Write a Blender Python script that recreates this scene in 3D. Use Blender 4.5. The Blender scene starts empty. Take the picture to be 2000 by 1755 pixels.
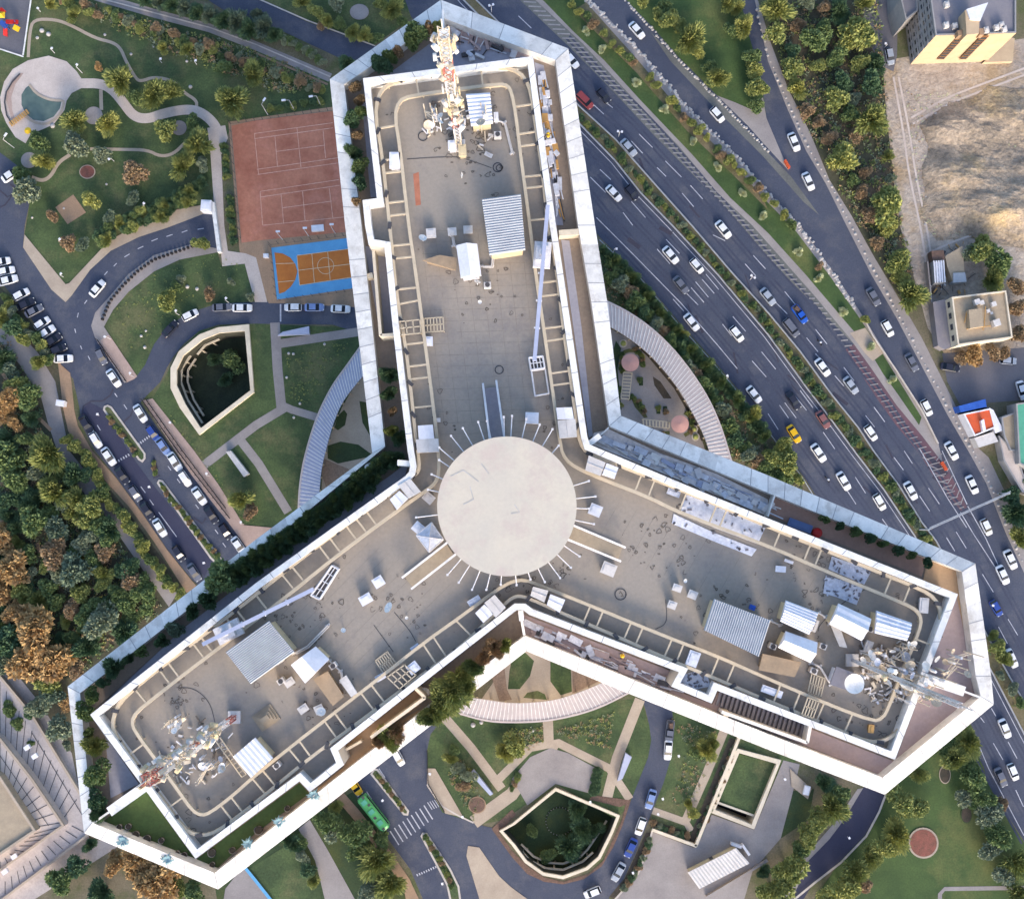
import bpy, math, random
from mathutils import Vector, Matrix
from mathutils.geometry import tessellate_polygon
R = math.radians
S = bpy.context.scene
C = S.collection
# ---------------------------------------------------------------- camera, sky, sun
F, CX, CY, H = 2160.0, 1000.0, 877.5, 270.0      # focal length in photo pixels, centre, height of the drone above the ground
TILT = math.atan((1010 - CY) / F)
cd = bpy.data.cameras.new('camera'); cam = bpy.data.objects.new('camera', cd); C.objects.link(cam)
cam.location = (0, 0, H); cam.rotation_euler = (TILT, 0, 0)
cd.sensor_width = 36; cd.sensor_fit = 'HORIZONTAL'; cd.lens = 36 * F / 2000
cd.clip_start = 1; cd.clip_end = 5000
S.camera = cam
SUN_EL, SUN_AZ = R(22), R(165)                     # low sun, a little east of south
w = bpy.data.worlds.new('World'); S.world = w; w.use_nodes = True
nt = w.node_tree; sky = nt.nodes.new('ShaderNodeTexSky'); sky.sky_type = 'NISHITA'
sky.sun_disc = False; sky.sun_elevation = SUN_EL; sky.sun_rotation = SUN_AZ
sky.air_density = 1.0; sky.dust_density = 3.0; sky.ozone_density = 1.8
nt.links.new(sky.outputs[0], nt.nodes['Background'].inputs[0]); nt.nodes['Background'].inputs[1].default_value = 0.15
sl = bpy.data.lights.new('sun', 'SUN'); so = bpy.data.objects.new('sun', sl); C.objects.link(so)
sl.energy = 0.75; sl.angle = R(14); sl.color = (1.0, 0.86, 0.72)
sd = Vector((math.sin(SUN_AZ) * math.cos(SUN_EL), math.cos(SUN_AZ) * math.cos(SUN_EL), math.sin(SUN_EL)))
so.rotation_euler = sd.to_track_quat('Z', 'Y').to_euler()
S.view_settings.view_transform = 'Standard'; S.view_settings.look = 'None'
S.view_settings.exposure = 1.55; S.view_settings.gamma = 1.0
rnd = random.Random(7)

def P(x, y, z=0.0):
    """point of the world at height z seen at photo pixel x, y"""
    a, b, c = (x - CX) / F, -(y - CY) / F, -1.0
    ct, st = math.cos(TILT), math.sin(TILT)
    b, c = b * ct - c * st, b * st + c * ct
    s = (z - H) / c
    return Vector((a * s, b * s, z))

# ---------------------------------------------------------------- materials
def lin(c):
    c = c / 255.0
    return c / 12.92 if c <= 0.04045 else ((c + 0.055) / 1.055) ** 2.4
def rgb(t, k=1.0): return (min(1, lin(t[0]) * k), min(1, lin(t[1]) * k), min(1, lin(t[2]) * k), 1)
MATS = {}
def mat(name, a, b=None, scale=0.3, fine=6.0, amp=0.25, rough=0.85, metal=0.0, coords='world', contrast=0.15, bump=0.0, third=None, tscale=0.05):
    """a and b are sRGB-like albedos mixed by large noise; fine noise varies the value"""
    m = bpy.data.materials.new(name); m.use_nodes = True; n = m.node_tree.nodes; l = m.node_tree.links
    bs = n['Principled BSDF']; bs.inputs['Roughness'].default_value = rough; bs.inputs['Metallic'].default_value = metal
    bs.inputs['Specular IOR Level'].default_value = 0.3
    if coords == 'world': src = n.new('ShaderNodeNewGeometry').outputs['Position']
    else: src = n.new('ShaderNodeTexCoord').outputs['Object']
    b = b or tuple(v * 0.85 for v in a)
    n1 = n.new('ShaderNodeTexNoise'); n1.inputs['Scale'].default_value = scale; n1.inputs['Detail'].default_value = 6; n1.inputs['Roughness'].default_value = 0.65
    l.new(src, n1.inputs['Vector'])
    mr = n.new('ShaderNodeMapRange'); mr.inputs[1].default_value = 0.5 - contrast; mr.inputs[2].default_value = 0.5 + contrast
    l.new(n1.outputs[0], mr.inputs[0])
    mx = n.new('ShaderNodeMix'); mx.data_type = 'RGBA'; mx.inputs[6].default_value = rgb(a); mx.inputs[7].default_value = rgb(b)
    l.new(mr.outputs[0], mx.inputs[0]); col = mx.outputs[2]
    if third:
        n3 = n.new('ShaderNodeTexNoise'); n3.inputs['Scale'].default_value = tscale; n3.inputs['Detail'].default_value = 5; n3.inputs['Roughness'].default_value = 0.7
        l.new(src, n3.inputs['Vector'])
        m3 = n.new('ShaderNodeMapRange'); m3.inputs[1].default_value = 0.5; m3.inputs[2].default_value = 0.66; l.new(n3.outputs[0], m3.inputs[0])
        x3 = n.new('ShaderNodeMix'); x3.data_type = 'RGBA'; x3.inputs[7].default_value = rgb(third)
        l.new(m3.outputs[0], x3.inputs[0]); l.new(col, x3.inputs[6]); col = x3.outputs[2]
    n2 = n.new('ShaderNodeTexNoise'); n2.inputs['Scale'].default_value = fine; n2.inputs['Detail'].default_value = 4; n2.inputs['Roughness'].default_value = 0.7
    l.new(src, n2.inputs['Vector'])
    m2 = n.new('ShaderNodeMapRange'); m2.inputs[1].default_value = 0.25; m2.inputs[2].default_value = 0.75; m2.inputs[3].default_value = 1 - amp; m2.inputs[4].default_value = 1 + amp
    l.new(n2.outputs[0], m2.inputs[0])
    vm = n.new('ShaderNodeVectorMath'); vm.operation = 'SCALE'; l.new(col, vm.inputs[0]); l.new(m2.outputs[0], vm.inputs[3])
    l.new(vm.outputs[0], bs.inputs['Base Color'])
    if bump:
        bp = n.new('ShaderNodeBump'); bp.inputs['Strength'].default_value = 0.8; bp.inputs['Distance'].default_value = bump
        l.new(n2.outputs[0], bp.inputs['Height']); l.new(bp.outputs[0], bs.inputs['Normal'])
    MATS[name] = m
    return m
mat('ground_soil', (112, 104, 88), (84, 84, 62), 0.12, 2.5, 0.35, third=(78, 88, 52), tscale=0.06)
mat('dirt', (176, 164, 152), (150, 139, 130), 0.09, 0.9, 0.3, third=(158, 138, 112), tscale=0.06, contrast=0.1, bump=0.5)
mat('dry_hill', (168, 152, 134), (136, 124, 110), 0.18, 1.1, 0.45, third=(176, 154, 118), tscale=0.06, bump=0.8, contrast=0.1)
mat('asphalt', (60, 66, 84), (72, 77, 92), 0.07, 3.0, 0.2, third=(84, 86, 96), tscale=0.12, rough=0.8)
mat('asphalt_worn', (56, 61, 79), (67, 71, 87), 0.3, 3.0, 0.2, rough=0.75)
mat('asphalt_dark', (50, 52, 74), (60, 61, 80), 0.06, 4.0, 0.16, rough=0.8)
mat('asphalt_pale', (108, 106, 112), (92, 92, 100), 0.08, 3.0, 0.14)
mat('asphalt_patch', (58, 58, 72), (66, 64, 76), 0.2, 3.0, 0.2)
mat('oil_dust', (112, 112, 108), (90, 92, 92), 0.08, 2.0, 0.18)
mat('lawn', (74, 90, 56), (56, 72, 46), 0.16, 2.2, 0.36, third=(94, 96, 66), tscale=0.09, contrast=0.1)
mat('lawn_dark', (58, 74, 46), (44, 60, 40), 0.12, 2.4, 0.32, third=(70, 76, 40), tscale=0.07)
mat('lawn_bright', (70, 90, 50), (54, 74, 42), 0.15, 2.4, 0.3, third=(92, 98, 58), tscale=0.05)
mat('verge', (70, 82, 50), (92, 92, 56), 0.2, 2.0, 0.35, third=(120, 108, 80), tscale=0.1)
mat('dry_verge', (116, 106, 84), (92, 88, 60), 0.2, 2.0, 0.3)
mat('forest_floor', (78, 76, 62), (60, 64, 50), 0.12, 1.5, 0.35, third=(96, 84, 70), tscale=0.08)
mat('paving_beige', (172, 158, 142), (156, 142, 128), 0.15, 3.0, 0.12)
mat('paving_pink', (172, 150, 140), (156, 136, 128), 0.2, 3.0, 0.14)
mat('paving_grey', (148, 142, 140), (132, 126, 126), 0.15, 3.0, 0.12)
mat('paving_pale', (196, 184, 176), (178, 164, 156), 0.15, 3.5, 0.14)
mat('paving_brown', (160, 132, 108), (140, 118, 98), 0.15, 3.0, 0.15)
mat('stone_terrace', (178, 168, 164), (156, 148, 146), 0.2, 2.0, 0.15)
mat('kerb_stone', (192, 184, 176), (170, 162, 156), 0.6, 6, 0.15)
mat('drain_slab', (150, 146, 146), (128, 126, 130), 0.6, 5, 0.22)
mat('red_paint', (104, 76, 84), (88, 72, 82), 0.5, 5, 0.2)
mat('line_paint', (188, 190, 200), (150, 152, 164), 0.6, 6, 0.2)
mat('clay', (182, 122, 98), (156, 96, 76), 0.12, 1.2, 0.18, third=(186, 126, 108), tscale=0.05)
mat('clay_line', (212, 170, 150), (190, 140, 120), 1, 5, 0.15)
mat('court_blue', (96, 158, 200), (86, 146, 190), 0.3, 3, 0.06)
mat('court_orange', (190, 116, 56), (176, 104, 50), 0.3, 3, 0.08)
mat('court_line', (225, 205, 170), None, 1, 4, 0.1)
mat('pool_water', (96, 112, 106), (78, 96, 94), 0.5, 2, 0.15, rough=0.15)
mat('deck', (154, 144, 132), (141, 133, 125), 0.12, 3.0, 0.10, third=(134, 127, 122), tscale=0.14, contrast=0.2)
mat('deck_mark', (86, 79, 72), (118, 108, 99), 1.0, 6, 0.2)
mat('seam', (146, 136, 125), None, 1.0, 6, 0.1)
mat('helipad', (196, 186, 170), (186, 178, 166), 0.25, 3, 0.05, third=(186, 172, 162), tscale=0.35)
mat('cap_white', (230, 228, 225), (216, 214, 211), 0.6, 7, 0.08, rough=0.6, third=(194, 192, 188), tscale=0.7)
mat('cap_tone', (222, 219, 215), (200, 198, 196), 0.8, 7, 0.08, rough=0.6, third=(184, 180, 176), tscale=0.6)
mat('cap_dull', (212, 210, 207), (190, 189, 188), 0.8, 7, 0.08, rough=0.6, third=(176, 172, 168), tscale=0.6)
mat('cap_joint', (150, 150, 154), None, 1, 5, 0.1)
mat('facade', (200, 190, 176), (188, 178, 166), 0.2, 3, 0.06)
mat('glass', (40, 48, 60), (52, 60, 70), 0.3, 2, 0.2, rough=0.15)
mat('terrace_floor', (150, 134, 120), (132, 120, 110), 0.25, 3, 0.15)
mat('terrace_pale', (166, 165, 176), (152, 151, 164), 0.3, 3, 0.1)
mat('terrace_pink', (172, 152, 148), (158, 142, 142), 0.3, 3, 0.1)
mat('terrace_brown', (172, 138, 122), (154, 126, 114), 0.3, 3, 0.12)
mat('terrace_tan', (184, 152, 120), (164, 138, 110), 0.3, 3, 0.12)
mat('terrace_blue', (226, 218, 214), (206, 200, 200), 0.8, 3, 0.2)
mat('soil_dark', (78, 68, 60), (60, 58, 50), 0.8, 4, 0.3)
mat('rail_cream', (196, 180, 156), (180, 166, 144), 0.6, 4, 0.08, rough=0.5)
mat('steel_white', (214, 212, 214), (190, 188, 192), 1.0, 6, 0.12, rough=0.5)
mat('corrugated', (168, 172, 178), (150, 154, 162), 0.5, 4, 0.10, rough=0.5)
mat('shed_white', (222, 222, 228), (206, 206, 214), 0.6, 4, 0.08, rough=0.55)
mat('shed_wall', (206, 190, 156), (186, 170, 140), 0.6, 4, 0.1)
mat('box_pale', (202, 198, 196), (186, 182, 180), 0.8, 4, 0.08)
mat('tarp_brown', (160, 138, 114), (142, 124, 104), 0.8, 4, 0.12)
mat('tarp_blue', (180, 186, 202), (200, 202, 210), 0.9, 3, 0.25)
mat('tarp_white', (220, 221, 228), (192, 195, 208), 1.2, 3, 0.2)
mat('dark_metal', (60, 60, 66), (76, 74, 76), 1, 4, 0.2, rough=0.6)
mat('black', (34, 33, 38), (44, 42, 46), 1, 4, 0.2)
mat('mast_red', (176, 108, 98), (156, 96, 90), 1, 4, 0.1)
mat('mast_cream', (204, 192, 174), (180, 166, 148), 1, 4, 0.12)
mat('canopy_blue', (166, 172, 194), (156, 162, 186), 0.4, 3, 0.05, rough=0.5)
mat('canopy_pink', (190, 178, 176), (176, 166, 166), 0.4, 3, 0.06, rough=0.5)
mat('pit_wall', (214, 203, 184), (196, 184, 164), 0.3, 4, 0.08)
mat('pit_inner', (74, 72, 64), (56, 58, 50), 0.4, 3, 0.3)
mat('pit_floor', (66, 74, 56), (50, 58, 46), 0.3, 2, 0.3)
mat('facade_tan', (188, 166, 138), (178, 156, 130), 0.4, 3, 0.05)
mat('facade_grey', (150, 148, 148), (136, 136, 140), 0.5, 3, 0.08)
mat('roof_grey', (118, 116, 126), (130, 126, 130), 0.4, 3, 0.1)
mat('roof_tan', (166, 150, 128), (150, 136, 118), 0.4, 3, 0.12)
mat('brown_frame', (120, 84, 54), None, 1, 4, 0.1)
mat('roof_orange', (206, 92, 56), (190, 84, 54), 0.6, 4, 0.08)
mat('roof_blue', (48, 92, 176), (40, 80, 158), 0.6, 4, 0.08)
mat('roof_green', (88, 160, 134), (78, 146, 124), 0.6, 4, 0.08)
mat('stone_white', (186, 182, 180), (150, 147, 146), 1.0, 4, 0.2)
mat('bark', (92, 76, 62), (70, 60, 50), 2, 6, 0.25, coords='obj')
mat('plastic_red', (190, 40, 36), None, 1, 4, 0.05, rough=0.4)
mat('plastic_yellow', (222, 182, 36), None, 1, 4, 0.05, rough=0.4)
mat('plastic_blue', (60, 90, 170), None, 1, 4, 0.05, rough=0.4)
mat('table_blue', (92, 108, 146), (84, 100, 138), 1, 4, 0.08)
mat('frond_blue', (128, 158, 166), (104, 134, 144), 1, 4, 0.1)
mat('bed_red', (112, 88, 78), (90, 74, 64), 1.2, 4, 0.3)
mat('bed_flower', (136, 84, 74), (108, 74, 64), 1.2, 4, 0.35)
mat('tile_brown', (146, 124, 108), (122, 104, 92), 2.0, 5, 0.2)
mat('pink_parasol', (196, 150, 140), (186, 142, 134), 0.6, 3, 0.06)
mat('wood_tan', (188, 148, 92), (170, 132, 84), 1, 4, 0.12)
mat('rubber', (24, 24, 26), None, 1, 4, 0.05, coords='obj')
mat('car_glass', (22, 28, 40), None, 1, 4, 0.1, rough=0.08, coords='obj')
mat('lamp_glass', (230, 230, 225), None, 1, 4, 0.05, rough=0.2, coords='obj')
CARCOL = dict(white=(226, 228, 234), silver=(160, 168, 182), grey=(104, 108, 122), dark=(44, 47, 62), blue=(52, 76, 150), lightblue=(126, 148, 196),
              red=(150, 70, 72), maroon=(132, 90, 90), yellow=(226, 178, 34), green=(88, 166, 98), vividblue=(40, 90, 190))
for k, c in CARCOL.items(): mat('paint_' + k, c, None, 0.5, 2, 0.02, rough=0.3, coords='obj')
LEAF = dict(olive=((112, 114, 58), (80, 90, 46)), yellow=((124, 122, 60), (92, 98, 48)), green=((84, 98, 54), (60, 76, 44)), dark=((66, 88, 56), (48, 68, 48)),
            blue=((82, 94, 74), (60, 74, 60)), orange=((140, 112, 68), (108, 84, 54)), brown=((122, 98, 72), (92, 80, 58)), grey=((100, 108, 84), (76, 84, 66)), pale=((150, 152, 118), (118, 124, 90)))
def soft(c, k=1.44, d=.18): g_ = sum(c) / 3; return tuple(min(255, (v * (1 - d) + g_ * d) * k) for v in c)
for k, (a, b) in LEAF.items(): a, b = soft(a), soft(b); mat('leaf_' + k, a, b, 1.6, 9.0, 0.35, coords='obj', rough=0.8)

# ---------------------------------------------------------------- mesh helpers
ORG = {}
class MB:
    def __init__(s): s.v = []; s.f = []; s.m = []
    def face(s, pts, mi=0):
        i = len(s.v); s.v += [tuple(p) for p in pts]; s.f.append(tuple(range(i, i + len(pts)))); s.m.append(mi); return s
    def flat(s, px, z, holes=(), mi=0):
        loops = [[P(x, y, z) for x, y in px]] + [[P(x, y, z) for x, y in h] for h in holes]
        return s.flat3(loops, mi)
    def flat3(s, loops, mi=0):
        al = [p for lp in loops for p in lp]; i = len(s.v); s.v += [tuple(p) for p in al]
        for t in tessellate_polygon(loops):
            a, b, c = [al[k] for k in t]
            if (b - a).cross(c - a).z < 0: t = (t[0], t[2], t[1])
            s.f.append(tuple(i + k for k in t)); s.m.append(mi)
        return s
    def wall(s, pts, z0, z1, closed=True, mi=0):
        n = len(pts)
        for k in range(n if closed else n - 1):
            a, b = pts[k], pts[(k + 1) % n]
            s.face([(a[0], a[1], z0), (b[0], b[1], z0), (b[0], b[1], z1), (a[0], a[1], z1)], mi)
        return s
    def prism(s, pts, z0, z1, mi=0, bottom=False):
        pts = [Vector((p[0], p[1], 0)) for p in pts]
        s.wall(pts, z0, z1, True, mi); s.flat3([[Vector((p.x, p.y, z1)) for p in pts]], mi)
        if bottom: s.flat3([[Vector((p.x, p.y, z0)) for p in pts]], mi)
        return s
    def pprism(s, px, z0, z1, mi=0): return s.prism([P(x, y, z1) for x, y in px], z0, z1, mi)
    def tube(s, a, b, r, n=6, r2=None, mi=0, cap=True):
        a, b = Vector(a), Vector(b); d = b - a
        if d.length < 1e-6: return s
        d.normalize(); u = d.orthogonal().normalized(); w_ = d.cross(u); r2 = r if r2 is None else r2
        i = len(s.v)
        for p, rr in ((a, r), (b, r2)):
            for k in range(n):
                t = 2 * math.pi * k / n; s.v.append(tuple(p + (u * math.cos(t) + w_ * math.sin(t)) * rr))
        for k in range(n): s.f.append((i + k, i + (k + 1) % n, i + n + (k + 1) % n, i + n + k)); s.m.append(mi)
        if cap: s.f.append(tuple(i + n + k for k in range(n))); s.m.append(mi); s.f.append(tuple(i + k for k in reversed(range(n)))); s.m.append(mi)
        return s
    def beam(s, a, b, wd, ht, mi=0):
        """box beam from a to b, top at their z"""
        a, b = Vector(a), Vector(b); d = (b - a); d.z = 0
        if d.length < 1e-6: return s
        n = Vector((-d.y, d.x, 0)).normalized() * wd / 2; dn = Vector((0, 0, -ht))
        q = [a - n, b - n, b + n, a + n]; i = len(s.v)
        s.v += [tuple(p) for p in q] + [tuple(p + dn) for p in q]
        for f in ((0, 1, 2, 3), (7, 6, 5, 4), (0, 4, 5, 1), (1, 5, 6, 2), (2, 6, 7, 3), (3, 7, 4, 0)): s.f.append(tuple(i + k for k in f)); s.m.append(mi)
        return s
    def box(s, c, sz, rot=0.0, mi=0):
        c = Vector(c); ca, sa = math.cos(rot), math.sin(rot); q = []
        for dz in (-1, 1):
            for dx, dy in ((-1, -1), (1, -1), (1, 1), (-1, 1)):
                x, y = dx * sz[0] / 2, dy * sz[1] / 2; q.append((c.x + x * ca - y * sa, c.y + x * sa + y * ca, c.z + dz * sz[2] / 2))
        i = len(s.v); s.v += q
        for f in ((4, 5, 6, 7), (3, 2, 1, 0), (0, 1, 5, 4), (1, 2, 6, 5), (2, 3, 7, 6), (3, 0, 4, 7)): s.f.append(tuple(i + k for k in f)); s.m.append(mi)
        return s
    def disc(s, c, r, z0, z1, n=32, mi=0):
        return s.prism([(c[0] + r * math.cos(2 * math.pi * k / n), c[1] + r * math.sin(2 * math.pi * k / n)) for k in range(n)], z0, z1, mi)
    def dome(s, c, r, hgt, n=14, rings=4, mi=0):
        c = Vector(c); prev = None
        for j in range(rings + 1):
            t = j / rings * math.pi / 2; rr = r * math.cos(t); z = c.z + hgt * math.sin(t)
            cur = [Vector((c.x + rr * math.cos(2 * math.pi * k / n), c.y + rr * math.sin(2 * math.pi * k / n), z)) for k in range(n)]
            if prev:
                for k in range(n): s.face([prev[k], prev[(k + 1) % n], cur[(k + 1) % n], cur[k]], mi)
            prev = cur
        return s
    def build(s, name, m, parent=None, smooth=False, **kw):
        me = bpy.data.meshes.new(name)
        if parent is not None: o0 = ORG[parent.name]
        elif kw.get('kind') == 'structure' or kw.get('atzero'): o0 = Vector((0, 0, 0))
        else:
            xs = [p[0] for p in s.v]; ys = [p[1] for p in s.v]; zs = [p[2] for p in s.v]
            o0 = Vector(((min(xs) + max(xs)) / 2, (min(ys) + max(ys)) / 2, min(zs)))
        me.from_pydata([(p[0] - o0.x, p[1] - o0.y, p[2] - o0.z) for p in s.v], [], s.f)
        ms = m if isinstance(m, (list, tuple)) else [m]
        for q in ms: me.materials.append(MATS[q])
        if len(ms) > 1: me.polygons.foreach_set('material_index', s.m)
        if smooth: me.polygons.foreach_set('use_smooth', [True] * len(me.polygons))
        me.update()
        o = bpy.data.objects.new(name, me); C.objects.link(o)
        if parent is not None: o.parent = parent
        else: o.location = o0
        ORG[o.name] = o0
        for k, v_ in kw.items():
            if k != 'atzero': o[k] = v_
        return o
def thing(name, label, cat, loc=(0, 0, 0), group=None):
    o = bpy.data.objects.new(name, None); C.objects.link(o); o.location = loc; o.empty_display_size = 0.5
    o['label'] = label; o['category'] = cat
    if group: o['group'] = group
    ORG[o.name] = Vector(loc)
    return o
def copy_tree(o, parent=None):
    c = o.copy(); C.objects.link(c); c.parent = parent
    for ch in list(KIDS.get(o.name, o.children)): copy_tree(ch, c)
    return c
KIDS = {}
ORD = ['zeroth', 'first', 'second', 'third', 'fourth', 'fifth', 'sixth', 'seventh', 'eighth', 'ninth', 'tenth', 'eleventh', 'twelfth', 'thirteenth', 'fourteenth', 'fifteenth', 'sixteenth', 'seventeenth', 'eighteenth', 'nineteenth', 'twentieth']
TENS = {20: 'twenty', 30: 'thirty', 40: 'forty', 50: 'fifty', 60: 'sixty', 70: 'seventy', 80: 'eighty'}
def ordn(i):
    if i <= 20: return ORD[i]
    t = i // 10 * 10
    return {30: 'thirtieth', 40: 'fortieth', 50: 'fiftieth', 60: 'sixtieth'}[i] if i % 10 == 0 else TENS[t] + '-' + ORD[i % 10]
def chaikin(pts, closed=True, it=1):
    for _ in range(it):
        q = []; n = len(pts)
        for k in range(n if closed else n - 1):
            a, b = pts[k], pts[(k + 1) % n]
            q += [(a[0] * .75 + b[0] * .25, a[1] * .75 + b[1] * .25), (a[0] * .25 + b[0] * .75, a[1] * .25 + b[1] * .75)]
        pts = q if closed else [pts[0]] + q + [pts[-1]]
    return pts
def strip(pts, wd, z, closed=False, mb=None, mi=0):
    """flat strip of width wd (photo px at that height) along pixel polyline"""
    mb = mb or MB(); n = len(pts); L = []; z += .0016 * getattr(mb, 'k', 0); mb.k = getattr(mb, 'k', 0) + 1
    for k in range(n):
        a = pts[k - 1] if (k > 0 or closed) else pts[k]; b = pts[(k + 1) % n] if (k < n - 1 or closed) else pts[k]
        dx, dy = b[0] - a[0], b[1] - a[1]; d = math.hypot(dx, dy) or 1; nx, ny = -dy / d * wd / 2, dx / d * wd / 2
        L.append(((pts[k][0] + nx, pts[k][1] + ny), (pts[k][0] - nx, pts[k][1] - ny)))
    for k in range(n if closed else n - 1):
        a, b = L[k], L[(k + 1) % n]
        mb.face([P(*a[0], z), P(*b[0], z), P(*b[1], z), P(*a[1], z)][::1], mi)
    return mb
def offset(pts, d):
    """inset a list of xy Vectors by d (positive = to the inside for either winding)"""
    n = len(pts); area = sum(pts[k].x * pts[(k + 1) % n].y - pts[(k + 1) % n].x * pts[k].y for k in range(n)); sg = 1 if area > 0 else -1
    out = []
    for k in range(n):
        p0, p1, p2 = pts[k - 1], pts[k], pts[(k + 1) % n]
        e1 = Vector((p1.x - p0.x, p1.y - p0.y)).normalized(); e2 = Vector((p2.x - p1.x, p2.y - p1.y)).normalized()
        n1 = Vector((-e1.y, e1.x)) * sg; n2 = Vector((-e2.y, e2.x)) * sg; b = n1 + n2
        b = b / max(0.35, b.dot(n1)) if b.length > 1e-6 else n1
        out.append(Vector((p1.x + b.x * d, p1.y + b.y * d, p1.z)))
    return out
def lerp(a, b, t): return (a[0] + (b[0] - a[0]) * t, a[1] + (b[1] - a[1]) * t)
def along(pts, step, jit=0.0, rr=rnd):
    out = []; carry = 0.0
    for k in range(len(pts) - 1):
        a, b = pts[k], pts[k + 1]; L = math.dist(a, b); t = carry
        while t < L:
            p = lerp(a, b, t / L); out.append((p[0] + rr.uniform(-jit, jit), p[1] + rr.uniform(-jit, jit))); t += step
        carry = t - L
    return out
def inside(p, poly):
    c = False; n = len(poly); x, y = p
    for i in range(n):
        x1, y1 = poly[i]; x2, y2 = poly[i - 1]
        if (y1 > y) != (y2 > y) and x < (x2 - x1) * (y - y1) / (y2 - y1) + x1: c = not c
    return c
def scatter(poly, dist, n, rr=rnd, avoid=()):
    xs = [p[0] for p in poly]; ys = [p[1] for p in poly]; out = []
    for _ in range(n * 30):
        p = (rr.uniform(min(xs), max(xs)), rr.uniform(min(ys), max(ys)))
        if inside(p, poly) and all(math.dist(p, q) > dist for q in out) and all(math.dist(p, q[:2]) > q[2] for q in avoid): out.append(p)
        if len(out) >= n: break
    return out
# ================================================================ THE SETTING
K1 = [(486, 633), (496, 766), (389, 849), (351, 796), (333, 758), (333, 718), (349, 686), (389, 653), (426, 639)]
K1i = [(478, 646), (489, 762), (392, 836), (362, 789), (345, 752), (345, 721), (358, 694), (396, 663), (428, 650)]
K2 = [(1085, 1538), (1211, 1592), (1198, 1625), (1173, 1676), (1148, 1698), (1100, 1716), (1060, 1709), (1025, 1684), (1000, 1650), (975, 1622), (1000, 1608)]
K2i = [(1096 + (x - 1096) * .94, 1628 + (y - 1628) * .93) for x, y in K2]
K3 = [(1439, 1461), (1526, 1484), (1473, 1619), (1388, 1586)]
K3i = [(1444, 1470), (1517, 1491), (1468, 1610), (1397, 1581)]
def area(name, px, m, z, holes=(), **kw): return MB().flat(px, z, holes).build(name, m, kind='structure', **kw)
g = MB(); Z0 = 0.0
big = [Vector((-1500, -1500, 0)), Vector((1500, -1500, 0)), Vector((1500, 1500, 0)), Vector((-1500, 1500, 0))]
g.flat3([big, [P(*p) for p in K1i], [P(*p) for p in K2i], [P(*p) for p in K3i]])
g.build('ground', 'ground_soil', kind='structure')
# dirt lot and hillside, top right
area('dirt_lot', [(1715, 120), (2100, 60), (2100, 700), (1990, 700), (1850, 700), (1812, 640), (1790, 560), (1755, 430), (1732, 230)], 'dirt', 0.01)
area('dry_hillside', [(2100, 165), (1990, 180), (1930, 215), (1860, 260), (1820, 330), (1790, 420), (1830, 470), (1900, 465), (1960, 480), (2100, 500)], 'dry_hill', 0.03)
tk = MB()
for pl in ([(1745, 150), (1765, 260), (1775, 340), (1800, 450), (1815, 560)], [(1755, 150), (1777, 260), (1788, 340), (1812, 450), (1826, 560)], [(1780, 230), (1850, 190), (1930, 160), (2010, 130)], [(1783, 242), (1853, 202), (1933, 172), (2013, 142)], [(1800, 500), (1900, 455), (2010, 440)]): strip(chaikin(pl, False, 2), 4, .045, mb=tk)
tk.build('tyre_tracks', 'paving_pale', kind='structure')
area('ground_woodland', [(1495, -60), (1735, -60), (1722, 100), (1732, 230), (1755, 430), (1790, 590), (1770, 600), (1708, 503), (1663, 421), (1620, 351), (1583, 261), (1540, 175), (1505, 83)], 'forest_floor', 0.02)
area('street', [(1668, -60), (1755, -60), (1752, 110), (1745, 140), (1725, 130), (1700, 90), (1690, 40)], 'asphalt_pale', 0.03)
area('road_east', [(1840, 690), (2100, 672), (2100, 800), (1990, 782), (1875, 790), (1850, 745)], 'asphalt_pale', 0.04)
# park, woods, lawns on the west
area('park_lawn', [(-80, -60), (230, -60), (500, 88), (645, 152), (655, 215), (452, 243), (440, 280), (412, 400), (346, 405), (271, 436), (213, 470), (135, 553), (128, 555), (48, 458), (58, 395), (35, 325), (-80, 265)], 'lawn', 0.02)
area('wood_floor', [(-80, 560), (0, 560), (75, 645), (120, 715), (155, 880), (251, 1000), (364, 1155), (250, 1260), (160, 1320), (80, 1330), (-80, 1290)], 'forest_floor', 0.02)
area('garden_lawn', [(203, 638), (221, 605), (251, 570), (301, 530), (351, 505), (425, 492), (432, 519), (478, 512), (500, 590), (426, 593), (364, 612), (326, 640), (301, 672), (283, 713), (268, 733), (240, 700)], 'lawn', 0.03)
area('garden_lawn', [(500, 632), (700, 640), (740, 980), (600, 1010), (530, 1030), (476, 1025), (426, 945), (379, 880), (298, 778), (318, 745), (345, 690), (390, 645), (440, 634)], 'lawn', 0.03, holes=[K1i])
area('garden_lawn_south', [(841, 1433), (870, 1400), (1251, 1363), (1268, 1415), (1272, 1445), (1266, 1478), (1231, 1566), (1205, 1600), (1085, 1530), (985, 1600), (925, 1612), (864, 1586), (834, 1531), (834, 1465)], 'lawn', 0.03)
area('garden_lawn_south', [(1313, 1385), (1560, 1480), (1540, 1500), (1440, 1455), (1400, 1560), (1361, 1651), (1270, 1618), (1276, 1578), (1311, 1478), (1317, 1428)], 'lawn', 0.03)
area('lawn_east', [(1725, 1553), (1890, 1380), (1901, 1423), (1926, 1515), (1951, 1566), (2060, 1740), (2060, 1800), (1560, 1800), (1640, 1682), (1690, 1630), (1715, 1585)], 'lawn_bright', 0.03)
area('lawn_east', [(1535, 1545), (1590, 1540), (1580, 1600), (1524, 1637)], 'lawn_dark', 0.06)
area('lawn_south', [(500, 1650), (690, 1545), (796, 1716), (810, 1800), (430, 1800), (420, 1730)], 'lawn_dark', 0.03)
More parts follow.
